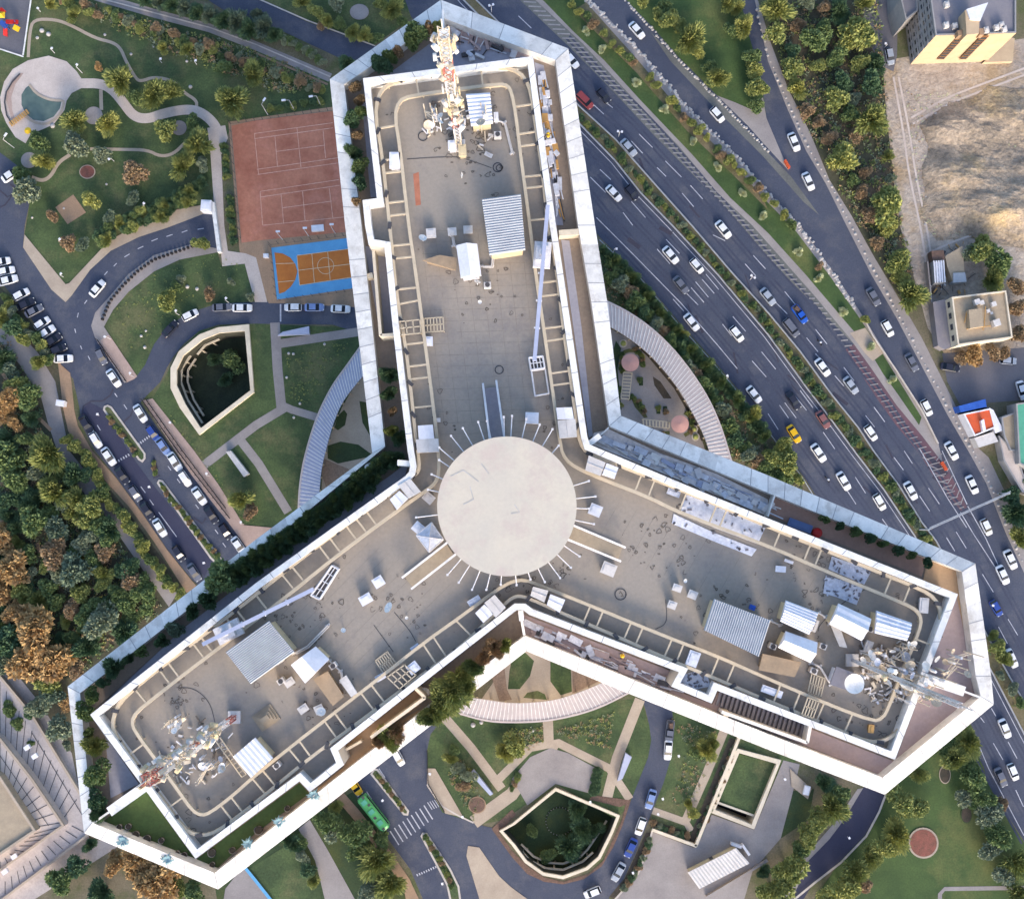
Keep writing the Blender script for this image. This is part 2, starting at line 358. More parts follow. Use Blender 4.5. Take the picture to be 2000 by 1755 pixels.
area('lawn_north', [(560, -60), (800, -60), (812, 30), (731, 88), (600, 41), (512, -2)], 'lawn', 0.03)
# highway
hw = [(770, -60), (803, 33), (1000, 250), (1173, 465), (1251, 540), (1326, 628), (1389, 698), (1426, 741), (1466, 791), (1500, 835), (1570, 930), (1620, 1010), (1850, 1330), (1901, 1423), (1926, 1515), (1951, 1566), (2000, 1641), (2080, 1790),
      (2080, 1290), (2000, 1118), (1964, 1040), (1926, 943), (1891, 880), (1851, 811), (1801, 716), (1751, 621), (1701, 535), (1653, 440), (1613, 359), (1575, 296), (1538, 213), (1500, 120), (1474, 0), (1465, -60)]
area('road_highway', hw, 'asphalt', 0.05)
shl = [(1474, -60), (1480, 0), (1505, 83), (1540, 175), (1583, 261), (1620, 351), (1663, 421), (1708, 503), (1766, 600), (1801, 661), (1861, 781), (1901, 866), (1931, 893), (1964, 963), (2000, 1030), (2080, 1180), (2080, 1290), (2000, 1118), (1964, 1040), (1926, 943), (1891, 880), (1851, 811), (1801, 716), (1751, 621), (1701, 535), (1653, 440), (1613, 359), (1575, 296), (1538, 213), (1500, 120), (1474, 0)]
area('pavement_shoulder', shl, 'paving_grey', 0.06)
area('gore_lawn', [(1221, -2), (1276, 55), (1326, 112), (1401, 187), (1460, 245), (1500, 290), (1541, 334), (1524, 295), (1497, 231), (1486, 150), (1461, 63), (1446, -2), (1446, -60), (1190, -60)], 'lawn_bright', 0.08)
area('gore_gravel', [(1401, 187), (1460, 245), (1500, 290), (1541, 334), (1524, 295), (1497, 231), (1490, 190), (1470, 215), (1435, 200)], 'paving_grey', 0.10)
area('slip_road_dust', [(1270, 62), (1326, 120), (1401, 195), (1500, 298), (1545, 345), (1600, 420), (1570, 395), (1490, 305), (1390, 205), (1310, 120)], 'oil_dust', 0.058)
vb = [(1043, -2), (1138, 85), (1226, 181), (1326, 286), (1401, 376), (1469, 440), (1500, 475), (1593, 580), (1660, 661), (1701, 718), (1751, 791), (1801, 851), (1842, 905), (1833, 866), (1801, 801), (1751, 723), (1708, 653), (1676, 603), (1625, 528), (1563, 440), (1500, 376), (1436, 301), (1351, 218), (1251, 100), (1150, -2), (1095, -60), (985, -60)]
area('verge_pavement', vb, 'paving_grey', 0.08)
vg = [(1058, -2), (1120, 62), (1180, 118), (1251, 196), (1351, 301), (1426, 386), (1500, 455), (1575, 538), (1660, 638), (1690, 672), (1725, 730), (1751, 766), (1795, 830), (1800, 815), (1751, 735), (1708, 665), (1676, 617), (1620, 538), (1555, 452), (1490, 386), (1426, 312), (1341, 230), (1241, 112), (1138, -2), (1085, -60), (1000, -60)]
area('verge_lawn', vg, 'lawn_bright', 0.10)
area('verge_gravel', [(1120, 20), (1241, 140), (1341, 255), (1430, 340), (1500, 410), (1490, 386), (1426, 312), (1341, 230), (1241, 112), (1145, 5)], 'dry_verge', 0.12)
area('verge_pavement_crossing', [(1660, 650), (1690, 640), (1725, 690), (1705, 705), (1690, 690)], 'paving_beige', 0.13)
ml = [(860, -60), (905, 0), (1050, 145), (1133, 243), (1201, 313), (1251, 376), (1313, 440), (1401, 535), (1500, 653), (1575, 756), (1625, 821), (1670, 882), (1726, 955), (1786, 1045), (1941, 1318), (2000, 1432), (2080, 1580)]
mr_ = [(905, -60), (930, 0), (1050, 120), (1130, 206), (1201, 271), (1276, 356), (1351, 440), (1426, 528), (1500, 610), (1563, 686), (1625, 771), (1676, 834), (1706, 880), (1756, 948), (1801, 1020), (1828, 1055), (1969, 1316), (2000, 1370), (2080, 1520)]
area('median_strip', ml + mr_[::-1], 'dry_verge', 0.12)
for nm, pl, z in (('median_kerb', ml, .2), ('median_kerb', mr_, .2)):
    strip(pl, 3.2, z).build(nm, 'kerb_stone', kind='structure')
strip([(p[0] - 7, p[1] + 5) for p in ml], 1.3, .075).build('road_edge_line', 'line_paint', kind='structure')
# drain slabs along the far edge of the middle carriageway
dl = [(1000, -14), (1050, 33), (1113, 93), (1200, 181), (1276, 263), (1376, 364), (1446, 440), (1500, 505), (1600, 605), (1656, 690), (1713, 778), (1751, 831), (1796, 885), (1851, 975), (1876, 998)]
dr = [(1030, -14), (1052, 5), (1138, 85), (1226, 181), (1326, 286), (1401, 376), (1469, 440), (1500, 475), (1593, 580), (1660, 661), (1701, 718), (1751, 791), (1801, 851), (1836, 885), (1889, 990)]
hm = MB(); hr = MB(); la = along(dl, 13.0); tot = sum(math.dist(dr[i], dr[i + 1]) for i in range(len(dr) - 1))
lb = along(dr, tot / len(la))
redp = [p for p in dl if p[1] > 680]; redq = [p for p in dr if p[1] > 700]
hr.flat([(1650, 683)] + redp + redq[::-1] + [(1668, 672)], .066); hr.build('hatched_road_edge', 'red_paint', kind='structure')
MB().flat([p for p in dl if p[1] < 690] + [(1668, 672)] + [p for p in dr if p[1] < 662][::-1], .066).build('drain_channel', 'oil_dust', kind='structure')
for a, b in zip(la, lb):
    if a[1] < 1000:
        e = (b[0] + 1, b[1] - 1); s_ = lerp(a, e, .12); 
        e2 = (s_[0] + (e[0] - s_[0]) * .9, s_[1] + 2 + (e[1] - s_[1]) * .35)
        strip([s_, e2], 2.6 if a[1] < 690 else 1.8, .09, mb=hm)
hm.build('road_hatching', 'drain_slab', kind='structure')
# lane dashes: (origin, zoomed pairs) measured on enlarged quarters of the photograph
K = 3.988
dash = {(1000, 0): [(50, 125, 150, 220), (640, 820, 715, 890), (680, 760, 785, 840), (990, 1045, 1095, 1150), (930, 1100, 1018, 1195), (1195, 1255, 1320, 1380), (1130, 1305, 1200, 1375), (1390, 1445, 1485, 1550), (1325, 1505, 1415, 1610), (685, 1320, 770, 1400), (610, 1380, 730, 1500), (930, 1570, 1040, 1695), (865, 1655, 940, 1755)],
        (1000, 440): [(1200, 110, 1305, 220), (1130, 185, 1230, 300), (1510, 380, 1610, 500), (1480, 420, 1575, 530), (1430, 440, 1530, 560), (1395, 485, 1495, 600), (1360, 530, 1450, 620), (1255, 575, 1340, 670), (1565, 75, 1660, 120), (1880, 235, 1975, 340), (1815, 300, 1900, 395), (1720, 710, 1820, 825), (1640, 770, 1710, 860), (1870, 1055, 1980, 1180)],
        (1500, 440): [(130, 515, 215, 620), (60, 600, 150, 690), (370, 810, 460, 925), (300, 875, 390, 985), (590, 1105, 670, 1210), (520, 1170, 590, 1250), (825, 1415, 910, 1530), (760, 1480, 830, 1570), (-50, 985, 60, 1120), (250, 1285, 350, 1420), (195, 1310, 300, 1440), (130, 1380, 220, 1500), (430, 1610, 520, 1740), (0, 1465, 80, 1590), (90, 1400, 160, 1500), (370, 1000, 410, 1040)],
        (1500, 880): [(1060, 0, 1125, 100), (980, 50, 1055, 150), (1250, 290, 1335, 415), (1180, 350, 1260, 470), (1465, 630, 1545, 760), (1390, 675, 1455, 780), (680, 205, 760, 330), (610, 300, 685, 415), (1670, 960, 1755, 1100), (1870, 1310, 1945, 1435), (1795, 1370, 1865, 1500), (890, 530, 940, 600)],
        (1500, 1315): [(1740, 270, 1775, 330), (1655, 340, 1685, 380), (1870, 530, 1940, 660), (1755, 540, 1830, 670), (1930, 905, 1990, 1035)]}
wm = MB()
for base_, offs in ((ml, (-22, -48, -76, -104)), (mr_, (22, 48, 76))):
    for o_ in offs:
        for d_ in (-4, 4): strip([(p[0] + (o_ + d_) * .78, p[1] - (o_ + d_) * .62) for p in base_[(4 if o_ < -40 else 2):]], 4, .056 , mb=wm)
wm.build('tyre_wear', 'asphalt_worn', kind='structure')
pm = MB(); pr_ = random.Random(8)
for i in range(26):
    x = pr_.uniform(1180, 1900); y = x * 1.05 - 870 + pr_.uniform(-150, 60); a_ = (x + 9, y + 12); 
    if inside((x, y), hw): strip([(x, y), (x + pr_.uniform(8, 40), y + pr_.uniform(10, 48))], pr_.uniform(2, 9), .058 + i * .0003, mb=pm)
pm.build('road_repair', 'asphalt_patch', kind='structure')
dm = MB()
for (ox, oy), L in dash.items():
    for a, b, c, d in L: strip([(ox + a / K, oy + b / K), (ox + c / K, oy + d / K)], 1.5, .075, mb=dm)
for a in ([(1876, 1000), (1903, 1045), (1947, 1112)], [(1890, 988), (1925, 1050), (1950, 1104)], [(1796, 876), (1851, 973), (1888, 1030)], [(1909, 1448), (1931, 1500), (2000, 1631)],
          [(1165, 425), (1240, 500), (1330, 592), (1400, 672), (1440, 720)], [(1840, 880), (1889, 985)]): strip(a, 1.6, .075, mb=dm)
dm.build('lane_marking', 'line_paint', kind='structure')
cm = MB()
for i in range(7):
    t = i / 7; a = lerp((1802, 893), (1872, 1000), t); b = lerp((1840, 885), (1888, 985), t); m_ = lerp(a, b, .5); m_ = (m_[0] + 5, m_[1] + 14 * (1 - t * .6))
    strip([a, m_, b], 2.0, .095, mb=cm)
cm.build('gore_chevrons', 'drain_slab', kind='structure')
# road north-west (behind the tower tip)
area('road_northwest', [(380, -60), (406, 0), (440, 22), (500, 48), (553, 62), (660, 112), (700, 130), (780, 120), (731, 90), (600, 43), (510, 0), (430, -60)], 'asphalt', 0.05)
strip([(500, -4), (600, 40), (733, 90)], 2.5, .25).build('road_kerb', 'kerb_stone', kind='structure')
strip([(170, -12), (300, 26), (410, 55), (500, 90), (645, 152)], 17, .06).build('path_gravel', 'paving_grey', kind='structure')
strip([(200, -2), (300, 25), (410, 54), (500, 87), (645, 150)], 2.5, .3).build('path_kerb', 'kerb_stone', kind='structure')
strip([(500, 104), (560, 130), (640, 165)], 4, .1).build('path_brown', 'paving_brown', kind='structure')
# west street
E = [(-80, 280), (0, 298), (33, 323), (50, 370), (59, 391), (48, 440), (45, 483), (100, 565), (128, 590), (140, 577), (176, 527), (216, 490), (271, 463), (326, 445), (376, 426), (414, 411), (426, 412), (428, 486), (376, 476), (301, 498), (251, 535), (213, 580), (186, 610), (178, 636), (186, 661), (226, 721), (243, 746), (268, 733), (283, 713), (301, 672), (326, 640), (364, 612), (426, 593), (500, 589), (690, 589), (700, 650), (650, 634), (500, 632), (426, 634), (389, 646), (359, 671), (339, 696), (326, 718), (313, 746), (288, 771), (274, 786), (338, 880), (376, 930), (414, 980), (446, 1020), (484, 1070), (560, 1160), (700, 1300), (859, 1410), (841, 1433), (834, 1465), (834, 1531), (864, 1586), (901, 1598), (935, 1610), (962, 1616), (1000, 1673), (1030, 1706), (1063, 1721), (1100, 1726), (1140, 1716), (1175, 1691), (1198, 1653), (1216, 1611), (1231, 1566), (1246, 1528), (1266, 1478), (1272, 1445), (1268, 1415), (1258, 1375), (1240, 1330), (1290, 1330), (1313, 1388), (1317, 1428), (1311, 1478), (1296, 1528), (1276, 1578), (1261, 1616), (1241, 1666), (1218, 1716), (1190, 1750), (1180, 1800), (826, 1800), (826, 1755), (801, 1696), (751, 1628), (691, 1548), (600, 1420), (386, 1141), (376, 1133), (326, 1071), (276, 998), (226, 930), (186, 880), (160, 831), (155, 796), (143, 740), (120, 713), (105, 686), (75, 640), (10, 560), (-80, 470)]
area('road_street', E, 'asphalt', 0.05)
area('road_dark_patch', [(160, 800), (175, 785), (205, 800), (250, 880), (290, 935), (390, 1060), (415, 1095), (400, 1125), (330, 1050), (225, 905), (175, 850)], 'asphalt_dark', 0.07)
cr = MB()
for pl in ([(221, 760), (215, 772), (200, 783), (178, 783), (163, 793), (160, 810)], [(262, 795), (255, 812), (243, 822), (240, 840), (248, 850)], [(300, 893), (306, 915), (300, 935), (312, 928)], [(0, 372), (15, 385), (25, 380), (10, 400), (0, 405)], [(20, 360), (34, 372), (30, 388)], [(378, 1010), (395, 1022), (402, 1012)]): strip(pl, 3.2, .085, mb=cr)
cr.build('road_tar_seams', 'asphalt_patch', kind='structure')
area('pavement_corner', [(128, 590), (140, 577), (176, 527), (216, 490), (271, 463), (326, 445), (376, 426), (414, 411), (412, 400), (391, 401), (338, 411), (271, 438), (213, 470), (135, 553), (128, 555), (48, 458), (45, 483), (100, 565)], 'paving_beige', 0.15)
area('pavement_curve', [(428, 486), (376, 476), (301, 498), (251, 535), (213, 580), (186, 610), (178, 636), (186, 661), (226, 721), (243, 748), (268, 735), (213, 653), (203, 638), (221, 605), (251, 570), (301, 530), (351, 507), (428, 492)], 'paving_grey', 0.15)
area('pavement_curve_inner', [(190, 668), (213, 653), (268, 735), (262, 740), (247, 747)], 'paving_pink', 0.17)
area('pavement_east_side', [(278, 782), (298, 778), (379, 880), (426, 945), (476, 1025), (530, 1030), (570, 1010), (600, 1010), (600, 1080), (484, 1072), (446, 1020), (414, 980), (376, 930), (342, 880)], 'paving_pink', 0.15)
area('pavement_west_side', [(112, 700), (120, 713), (137, 728), (141, 760), (145, 800), (152, 831), (180, 880), (226, 932), (276, 1000), (326, 1073), (376, 1135), (390, 1150), (364, 1157), (301, 1058), (251, 988), (155, 884), (133, 841), (122, 791), (117, 741)], 'paving_brown', 0.15)
area('promenade', [(-10, 615), (15, 625), (75, 690), (108, 745), (122, 816), (135, 880), (208, 970), (251, 1030), (301, 1098), (346, 1158), (330, 1185), (251, 1072), (216, 1022), (175, 977), (120, 905), (93, 824), (80, 775), (38, 711), (-10, 655)], 'paving_grey', 0.06)
area('promenade', [(583, 1618), (605, 1600), (640, 1659), (693, 1755), (710, 1800), (645, 1800), (625, 1716), (615, 1679)], 'paving_grey', 0.06)
area('pavement_south_side', [(655, 1558), (672, 1548), (700, 1580), (751, 1645), (800, 1716), (825, 1770), (800, 1800), (790, 1740), (760, 1690), (700, 1610)], 'paving_brown', 0.15)
area('pavement_island', [(914, 1651), (936, 1654), (951, 1676), (975, 1710), (1000, 1733), (1040, 1762), (1040, 1800), (950, 1800), (911, 1671)], 'paving_beige', 0.15)
area('pavement_garden', [(834, 1500), (850, 1500), (905, 1595), (870, 1588), (834, 1535)], 'paving_beige', 0.16)
strip([(834, 1531), (843, 1545), (864, 1574), (895, 1592), (925, 1606)], 3, .2).build('garden_kerb', 'kerb_stone', kind='structure')
wp = MB()
for pl in ([(50, 970), (52, 935), (48, 950), (40, 990), (20, 1005), (0, 1020)], [(105, 1003), (140, 1012), (160, 1020)], [(72, 1060), (80, 1085), (62, 1105)], [(85, 1090), (100, 1105), (110, 1115)], [(145, 1180), (165, 1155), (195, 1142), (240, 1145)], [(150, 1040), (170, 1062)], [(0, 720), (30, 770), (60, 800), (100, 840)]): strip(chaikin(pl, False, 2), 7, .06, mb=wp)
wp.build('woodland_path', 'paving_brown', kind='structure')
# islands of the street
def island(px, label_m='lawn'):
    MB().pprism(px, 0, .22).build('median_island', 'kerb_stone', kind='structure')
    c = (sum(p[0] for p in px) / len(px), sum(p[1] for p in px) / len(px)); v = [P(*p, .25) for p in px]
    MB().flat3([offset(v, .45)]).build('island_lawn', label_m, kind='structure')
island([(201, 800), (203, 793), (210, 790), (218, 794), (284, 885), (284, 895), (278, 903), (270, 898)])
island([(306, 943), (310, 936), (318, 938), (440, 1100), (425, 1104), (410, 1090)])
island([(723, 1511), (730, 1500), (738, 1501), (799, 1583), (797, 1592), (788, 1591)])
island([(821, 1632), (825, 1625), (834, 1626), (880, 1695), (897, 1730), (905, 1790), (885, 1790), (872, 1728), (850, 1686)])
# street markings
sm = MB()
for a in ([(204, 537), (210, 530)], [(222, 520), (228, 514)], [(243, 502), (253, 496)], [(269, 486), (280, 481)], [(296, 471), (308, 466)], [(325, 462), (337, 458)], [(355, 454), (366, 450)], [(386, 448), (398, 446)], [(165, 593), (170, 586)], [(151, 620), (153, 611)], [(146, 642), (148, 650)], [(157, 675), (160, 682)], [(172, 695), (176, 703)], [(224, 768), (229, 775)], [(242, 790), (248, 799)], [(190, 830), (196, 840)],
          [(328, 910), (334, 918)], [(346, 935), (352, 943)], [(382, 985), (388, 993)], [(420, 1034), (426, 1042)], [(435, 1060), (441, 1068)], [(275, 950), (284, 962)], [(292, 975), (300, 986)], [(310, 1000), (345, 1048)], [(716, 1545), (726, 1560)], [(740, 1500), (752, 1518)]): strip(a, 1.6, .08, mb=sm)
for i in range(9):
    a = lerp((762, 1622), (828, 1572), i / 8); strip([a, (a[0] + 17, a[1] + 27)], 2.2, .08, mb=sm)
for i in range(7):
    a = lerp((835, 1566), (862, 1556), i / 6); strip([a, (a[0] + 9, a[1] + 14)], 1.6, .08, mb=sm)
strip([(548, 594), (548, 628)], 3, .08, mb=sm)
for i in range(9): a = lerp((814, 1706), (850, 1690), i / 8); strip([a, (a[0] + 2, a[1] + 4)], 2.2, .08, mb=sm)
for i in range(6): a = lerp((270, 865), (290, 850), i / 5); strip([a, (a[0] + 2.5, a[1] + 4)], 2.2, .08, mb=sm)
for i in range(6): a = lerp((226, 900), (250, 886), i / 5); strip([a, (a[0] + 2.5, a[1] + 4)], 2.2, .08, mb=sm)
sm.build('street_marking', 'line_paint', kind='structure')
# park paths
pp = MB()
for pl, wd in (([(55, 112), (58, 63), (65, 38), (108, 38), (140, 50), (186, 75), (221, 83), (236, 95), (246, 120), (266, 155), (276, 159), (301, 150), (339, 158), (359, 181), (384, 196), (384, 210)], 6),
               ([(176, 291), (243, 292), (288, 293), (313, 306), (339, 301), (361, 279)], 6), ([(137, 302), (113, 318), (100, 344), (83, 354), (62, 346)], 7), ([(197, 175), (198, 215)], 7)):
    strip(chaikin(pl, False, 2), wd, .06, mb=pp)
pp.build('park_path', 'paving_beige', kind='structure')
strip(chaikin([(155, 163), (198, 163), (221, 176), (241, 201), (261, 228), (288, 233), (321, 221), (364, 213), (391, 218), (416, 238), (429, 263), (424, 300)], False, 2), 19, .07).build('park_path_wide', 'paving_pale', kind='structure')
area('walkway', [(405, 250), (440, 245), (445, 270), (432, 300), (438, 440), (445, 490), (480, 495), (500, 503), (522, 590), (498, 590), (478, 515), (434, 520), (430, 470), (418, 400), (411, 300)], 'paving_pale', .08)
area('plaza_round', [(0, 190), (8, 160), (25, 135), (55, 118), (95, 109), (130, 120), (150, 140), (165, 163), (160, 172), (140, 182), (130, 197), (126, 215), (105, 243), (85, 252), (60, 262), (50, 280), (30, 268), (12, 240), (2, 215)], 'paving_pale', .09)
area('plaza_ring', [(12, 195), (14, 175), (24, 155), (38, 143), (46, 143), (30, 165), (22, 190), (24, 215), (30, 235), (22, 232)], 'paving_pink', .11)
strip([(39, 144), (24, 160), (12, 180), (9, 200), (13, 225), (24, 243)], 3, .4).build('plaza_bench_edge', 'dark_metal', kind='structure')
area('pool_water', [(57, 167), (68, 180), (85, 190), (100, 194), (121, 195), (117, 212), (105, 228), (85, 237), (65, 234), (50, 222), (42, 205), (42, 185), (50, 172)], 'pool_water', .13)
strip(chaikin([(57, 165), (70, 182), (88, 192), (104, 196), (124, 196), (124, 205), (118, 222), (104, 236), (86, 243), (64, 238), (48, 226)], False, 1), 5, .2).build('pool_rim', 'paving_beige', kind='structure')
area('playground_floor', [(-60, -60), (66, -60), (61, 0), (45, 112), (0, 96), (-60, 80)], 'asphalt_pale', .06)
strip([(62, -30), (60, 2), (45, 108)], 3, .4).build('playground_kerb', 'cap_white', kind='structure')
strip([(-30, 88), (0, 96), (46, 111)], 2.5, .4).build('playground_kerb', 'cap_white', kind='structure')
area('paved_square', [(108, 405), (143, 380), (168, 415), (132, 438)], 'paving_brown', .08)
for i, (x, y, r) in enumerate(((183, 226, 18), (350, 250, 15), (57, 313, 16))):
    c = P(x, y); k = MB().disc(c, r / 8, 0, .12, 28)
    for j in range(12): a = j * math.pi / 6; k.beam((c.x + math.cos(a) * .3, c.y + math.sin(a) * .3, .14), (c.x + math.cos(a) * r / 8, c.y + math.sin(a) * r / 8, .14), .12, .03)
    k.build('paved_circle', 'paving_grey', kind='structure')
def bed(x, y, rx, ry, rim='paving_beige', m='bed_red'):
    c = P(x, y); n = 28; o_ = [Vector((c.x + rx / 8 * math.cos(2 * math.pi * k / n), c.y + ry / 8 * math.sin(2 * math.pi * k / n), 0)) for k in range(n)]
    q = MB().prism(o_, 0, .2, 0); i_ = [c + (p - c) * .88 for p in o_]; q.flat3([[Vector((p.x, p.y, .24)) for p in i_]], 1)
    q.build('flower_bed', [rim, m], kind='structure')
bed(171, 336, 16, 14, m='bed_flower'); bed(1803, 1645, 29, 29, m='bed_flower'); bed(1845, 1512, 11, 17, m='soil_dark'); bed(1887, 1590, 11, 16, rim='lawn', m='soil_dark'); bed(702, 24, 19, 16, rim='paving_grey', m='paving_grey'); bed(932, 1571, 17, 16, rim='paving_brown')
# courts
area('court_apron', [(446, 238), (655, 208), (760, 600), (700, 600), (545, 592), (525, 592), (468, 492)], 'paving_brown', .07)
area('tennis_court', [(452, 246), (500, 235), (660, 216), (740, 450), (675, 453), (500, 470), (472, 474)], 'clay', .10)
cl = MB()
def ln(*pts, wd=1.3, z=.115, mb=None): strip(list(pts), wd, z, mb=mb if mb else cl)
ln((497, 261), (650, 240)); ln((497, 271), (650, 250)); ln((503, 341), (664, 318)); ln((502, 331), (662, 308)); ln((497, 261), (505, 341)); ln((537, 266), (542, 326)); ln((540, 296), (633, 284)); ln((580, 250), (588, 328)); ln((631, 255), (636, 309))
ln((508, 374), (662, 351)); ln((509, 385), (664, 362)); ln((514, 440), (672, 424)); ln((508, 374), (513, 440)); ln((549, 380), (554, 437)); ln((552, 406), (648, 393)); ln((591, 374), (596, 432)); ln((643, 367), (650, 425))
cl.build('court_lines', 'clay_line', kind='structure')
area('basketball_court', [(530, 484), (678, 465), (760, 560), (690, 563), (541, 585)], 'court_blue', .11)
area('court_key', [(580, 499), (680, 486), (730, 540), (684, 543), (585, 557)], 'court_orange', .13)
area('court_arc', [(536, 493), (552, 495), (567, 503), (577, 516), (581, 530), (577, 546), (568, 560), (556, 570), (545, 574)], 'court_orange', .13)
cl2 = MB()
for a in ([(580, 500), (585, 556)], [(609, 495), (614, 552)], [(640, 492), (645, 548)], [(582, 528), (690, 515)], [(538, 515), (575, 514)], [(542, 551), (575, 548)], [(580, 499), (690, 485)], [(585, 557), (690, 541)]): strip(a, 1, .145, mb=cl2)
cc = [(636 + 16 * math.cos(t * math.pi / 8), 519 + 16 * math.sin(t * math.pi / 8)) for t in range(17)]; strip(cc, .9, .145, mb=cl2)
cl2.build('court_lines', 'court_line', kind='structure')
# garden paths west and south
gp = MB()
for pl, wd in (([(537, 630), (542, 720), (550, 800)], 19), ([(540, 672), (620, 660), (720, 645)], 17), ([(558, 795), (500, 830), (440, 876), (393, 912)], 17), ([(548, 790), (570, 800), (620, 815)], 15), ([(470, 860), (505, 905), (563, 1000)], 17)): strip(pl, wd, .07, mb=gp)
gp.build('garden_path', 'paving_grey', kind='structure')
gs = MB()
for pl, wd in (([(868, 1400), (920, 1460), (980, 1540)], 18), ([(1070, 1407), (1072, 1450), (1090, 1460)], 20), ([(1250, 1365), (1205, 1480), (1185, 1560)], 20), ([(1415, 1425), (1380, 1510), (1340, 1600)], 17), ([(1275, 1582), (1340, 1605), (1350, 1622)], 14), ([(925, 1605), (1000, 1550), (1020, 1520)], 26), ([(975, 1520), (1035, 1460), (1090, 1450), (1190, 1500), (1230, 1560)], 16)): strip(pl, wd, .07, mb=gs)
gs.build('garden_path_south', 'paving_beige', kind='structure')
area('plaza_south', [(1000, 1520), (1035, 1478), (1075, 1460), (1110, 1470), (1165, 1500), (1150, 1548), (1085, 1530), (1030, 1572)], 'paving_grey', .09)
area('garden_edge_bed', [(960, 1618), (1000, 1580), (1008, 1590), (975, 1625), (1000, 1660), (1030, 1690), (1062, 1712), (1100, 1721), (1150, 1705), (1178, 1680), (1215, 1600), (1222, 1570), (1210, 1575), (1150, 1560), (1160, 1552), (1232, 1562), (1216, 1611), (1198, 1653), (1175, 1691), (1140, 1716), (1100, 1726), (1063, 1721), (1030, 1706), (1000, 1673)], 'bed_red', .10)
area('forecourt', [(1272, 1623), (1356, 1655), (1390, 1590), (1473, 1620), (1530, 1484), (1562, 1492), (1545, 1560), (1525, 1636), (1500, 1665), (1470, 1700), (1440, 1800), (1185, 1800), (1200, 1755), (1245, 1706), (1262, 1666)], 'paving_grey', .08)
area('planting_strip', [(1425, 1440), (1444, 1448), (1361, 1648), (1345, 1640)], 'soil_dark', .10)
area('planting_strip', [(1272, 1600), (1345, 1625), (1352, 1648), (1275, 1618)], 'soil_dark', .10)
area('planting_strip', [(1262, 1625), (1272, 1625), (1262, 1666), (1245, 1706), (1200, 1755), (1190, 1750), (1220, 1715), (1243, 1666)], 'soil_dark', .10)
strip([(1274, 1622), (1262, 1666), (1246, 1706), (1200, 1757)], 3.5, .5).build('garden_kerb', 'kerb_stone', kind='structure')
area('road_southeast', [(1735, 1500), (1686, 1538), (1650, 1598), (1620, 1638), (1580, 1679), (1556, 1735), (1530, 1800), (1560, 1770), (1590, 1722), (1640, 1682), (1690, 1630), (1715, 1585), (1745, 1530)], 'asphalt_dark', .08)
area('road_southeast_shoulder', [(1686, 1538), (1650, 1598), (1620, 1638), (1580, 1679), (1556, 1735), (1530, 1800), (1500, 1800), (1545, 1720), (1572, 1672), (1600, 1640), (1635, 1600), (1675, 1540)], 'paving_grey', .06)
strip([(1738, 1530), (1717, 1585), (1692, 1632), (1642, 1684), (1590, 1724), (1540, 1765)], 4, .5).build('road_kerb', 'kerb_stone', kind='structure')
strip([(1835, 1790), (1836, 1745), (1845, 1735), (1990, 1733), (2020, 1733)], 8, .06).build('lawn_path', 'paving_grey', kind='structure')
area('pool_garden', [(480, 1700), (560, 1650), (610, 1690), (640, 1800), (530, 1800)], 'lawn', .06)
strip([(474, 1688), (500, 1720), (530, 1758), (545, 1790)], 6, .5).build('pool_edge', 'court_blue', kind='structure')
area('pool_apron', [(440, 1735), (475, 1690), (530, 1760), (520, 1800), (430, 1800)], 'paving_grey', .08)
# stepped stone terrace bottom left
area('stone_terrace', [(-80, 1250), (20, 1300), (80, 1375), (140, 1470), (175, 1640), (250, 1640), (60, 1760), (-80, 1800)], 'stone_terrace', .07)
t = thing('stepped_building', 'stepped pale stone building with terraced paved roofs at the bottom left corner', 'building', P(40, 1560, 0))
for px, h_, m_, nm in (([(-90, 1290), (0, 1318), (62, 1392), (165, 1560), (172, 1632), (-90, 1830)], 1.5, 'stone_terrace', 'lower_roof'), ([(-90, 1380), (0, 1440), (62, 1518), (126, 1612), (-90, 1765)], 4.0, 'paving_pale', 'middle_roof'), ([(-90, 1455), (0, 1515), (70, 1622), (-90, 1730)], 6.5, 'roof_tan', 'upper_roof')):
    MB().pprism(px, 0, h_).build(nm, m_, t); v = [P(*p, h_ + .5) for p in px]; i_ = offset(v, .55); q = MB().flat3([v, i_]); q.wall(v, h_, h_ + .5); q.wall(i_, h_, h_ + .5); q.build('roof_edge', 'paving_beige', t)
q = MB()
for L0, L1, n_, z in (([(0, 1330), (150, 1560)], [(0, 1440), (122, 1600)], 13, 1.53), ([(0, 1448), (118, 1606)], [(0, 1512), (66, 1615)], 10, 4.03), ([(10, 1745), (165, 1625)], [(10, 1720), (140, 1612)], 12, 1.53), ([(0, 1700), (118, 1614)], [(0, 1682), (66, 1628)], 8, 4.03)):
    for i in range(n_): strip([lerp(*L0, i / (n_ - 1)), lerp(*L1, i / (n_ - 1))], 1.3, z, mb=q)
strip([(62, 1430), (160, 1590)], 1.2, 1.54, mb=q); strip([(0, 1475), (95, 1612)], 1.2, 4.04, mb=q)
q.build('paving_joints', 'dark_metal', t)
q = MB()
for x, y in ((12, 1700), (55, 1458), (70, 1475), (30, 1670)): c = P(x, y, 4); MB().box((c.x, c.y, 4.4), (1.4, 1.0, .8), .6).build('roof_box', 'shed_white', t)
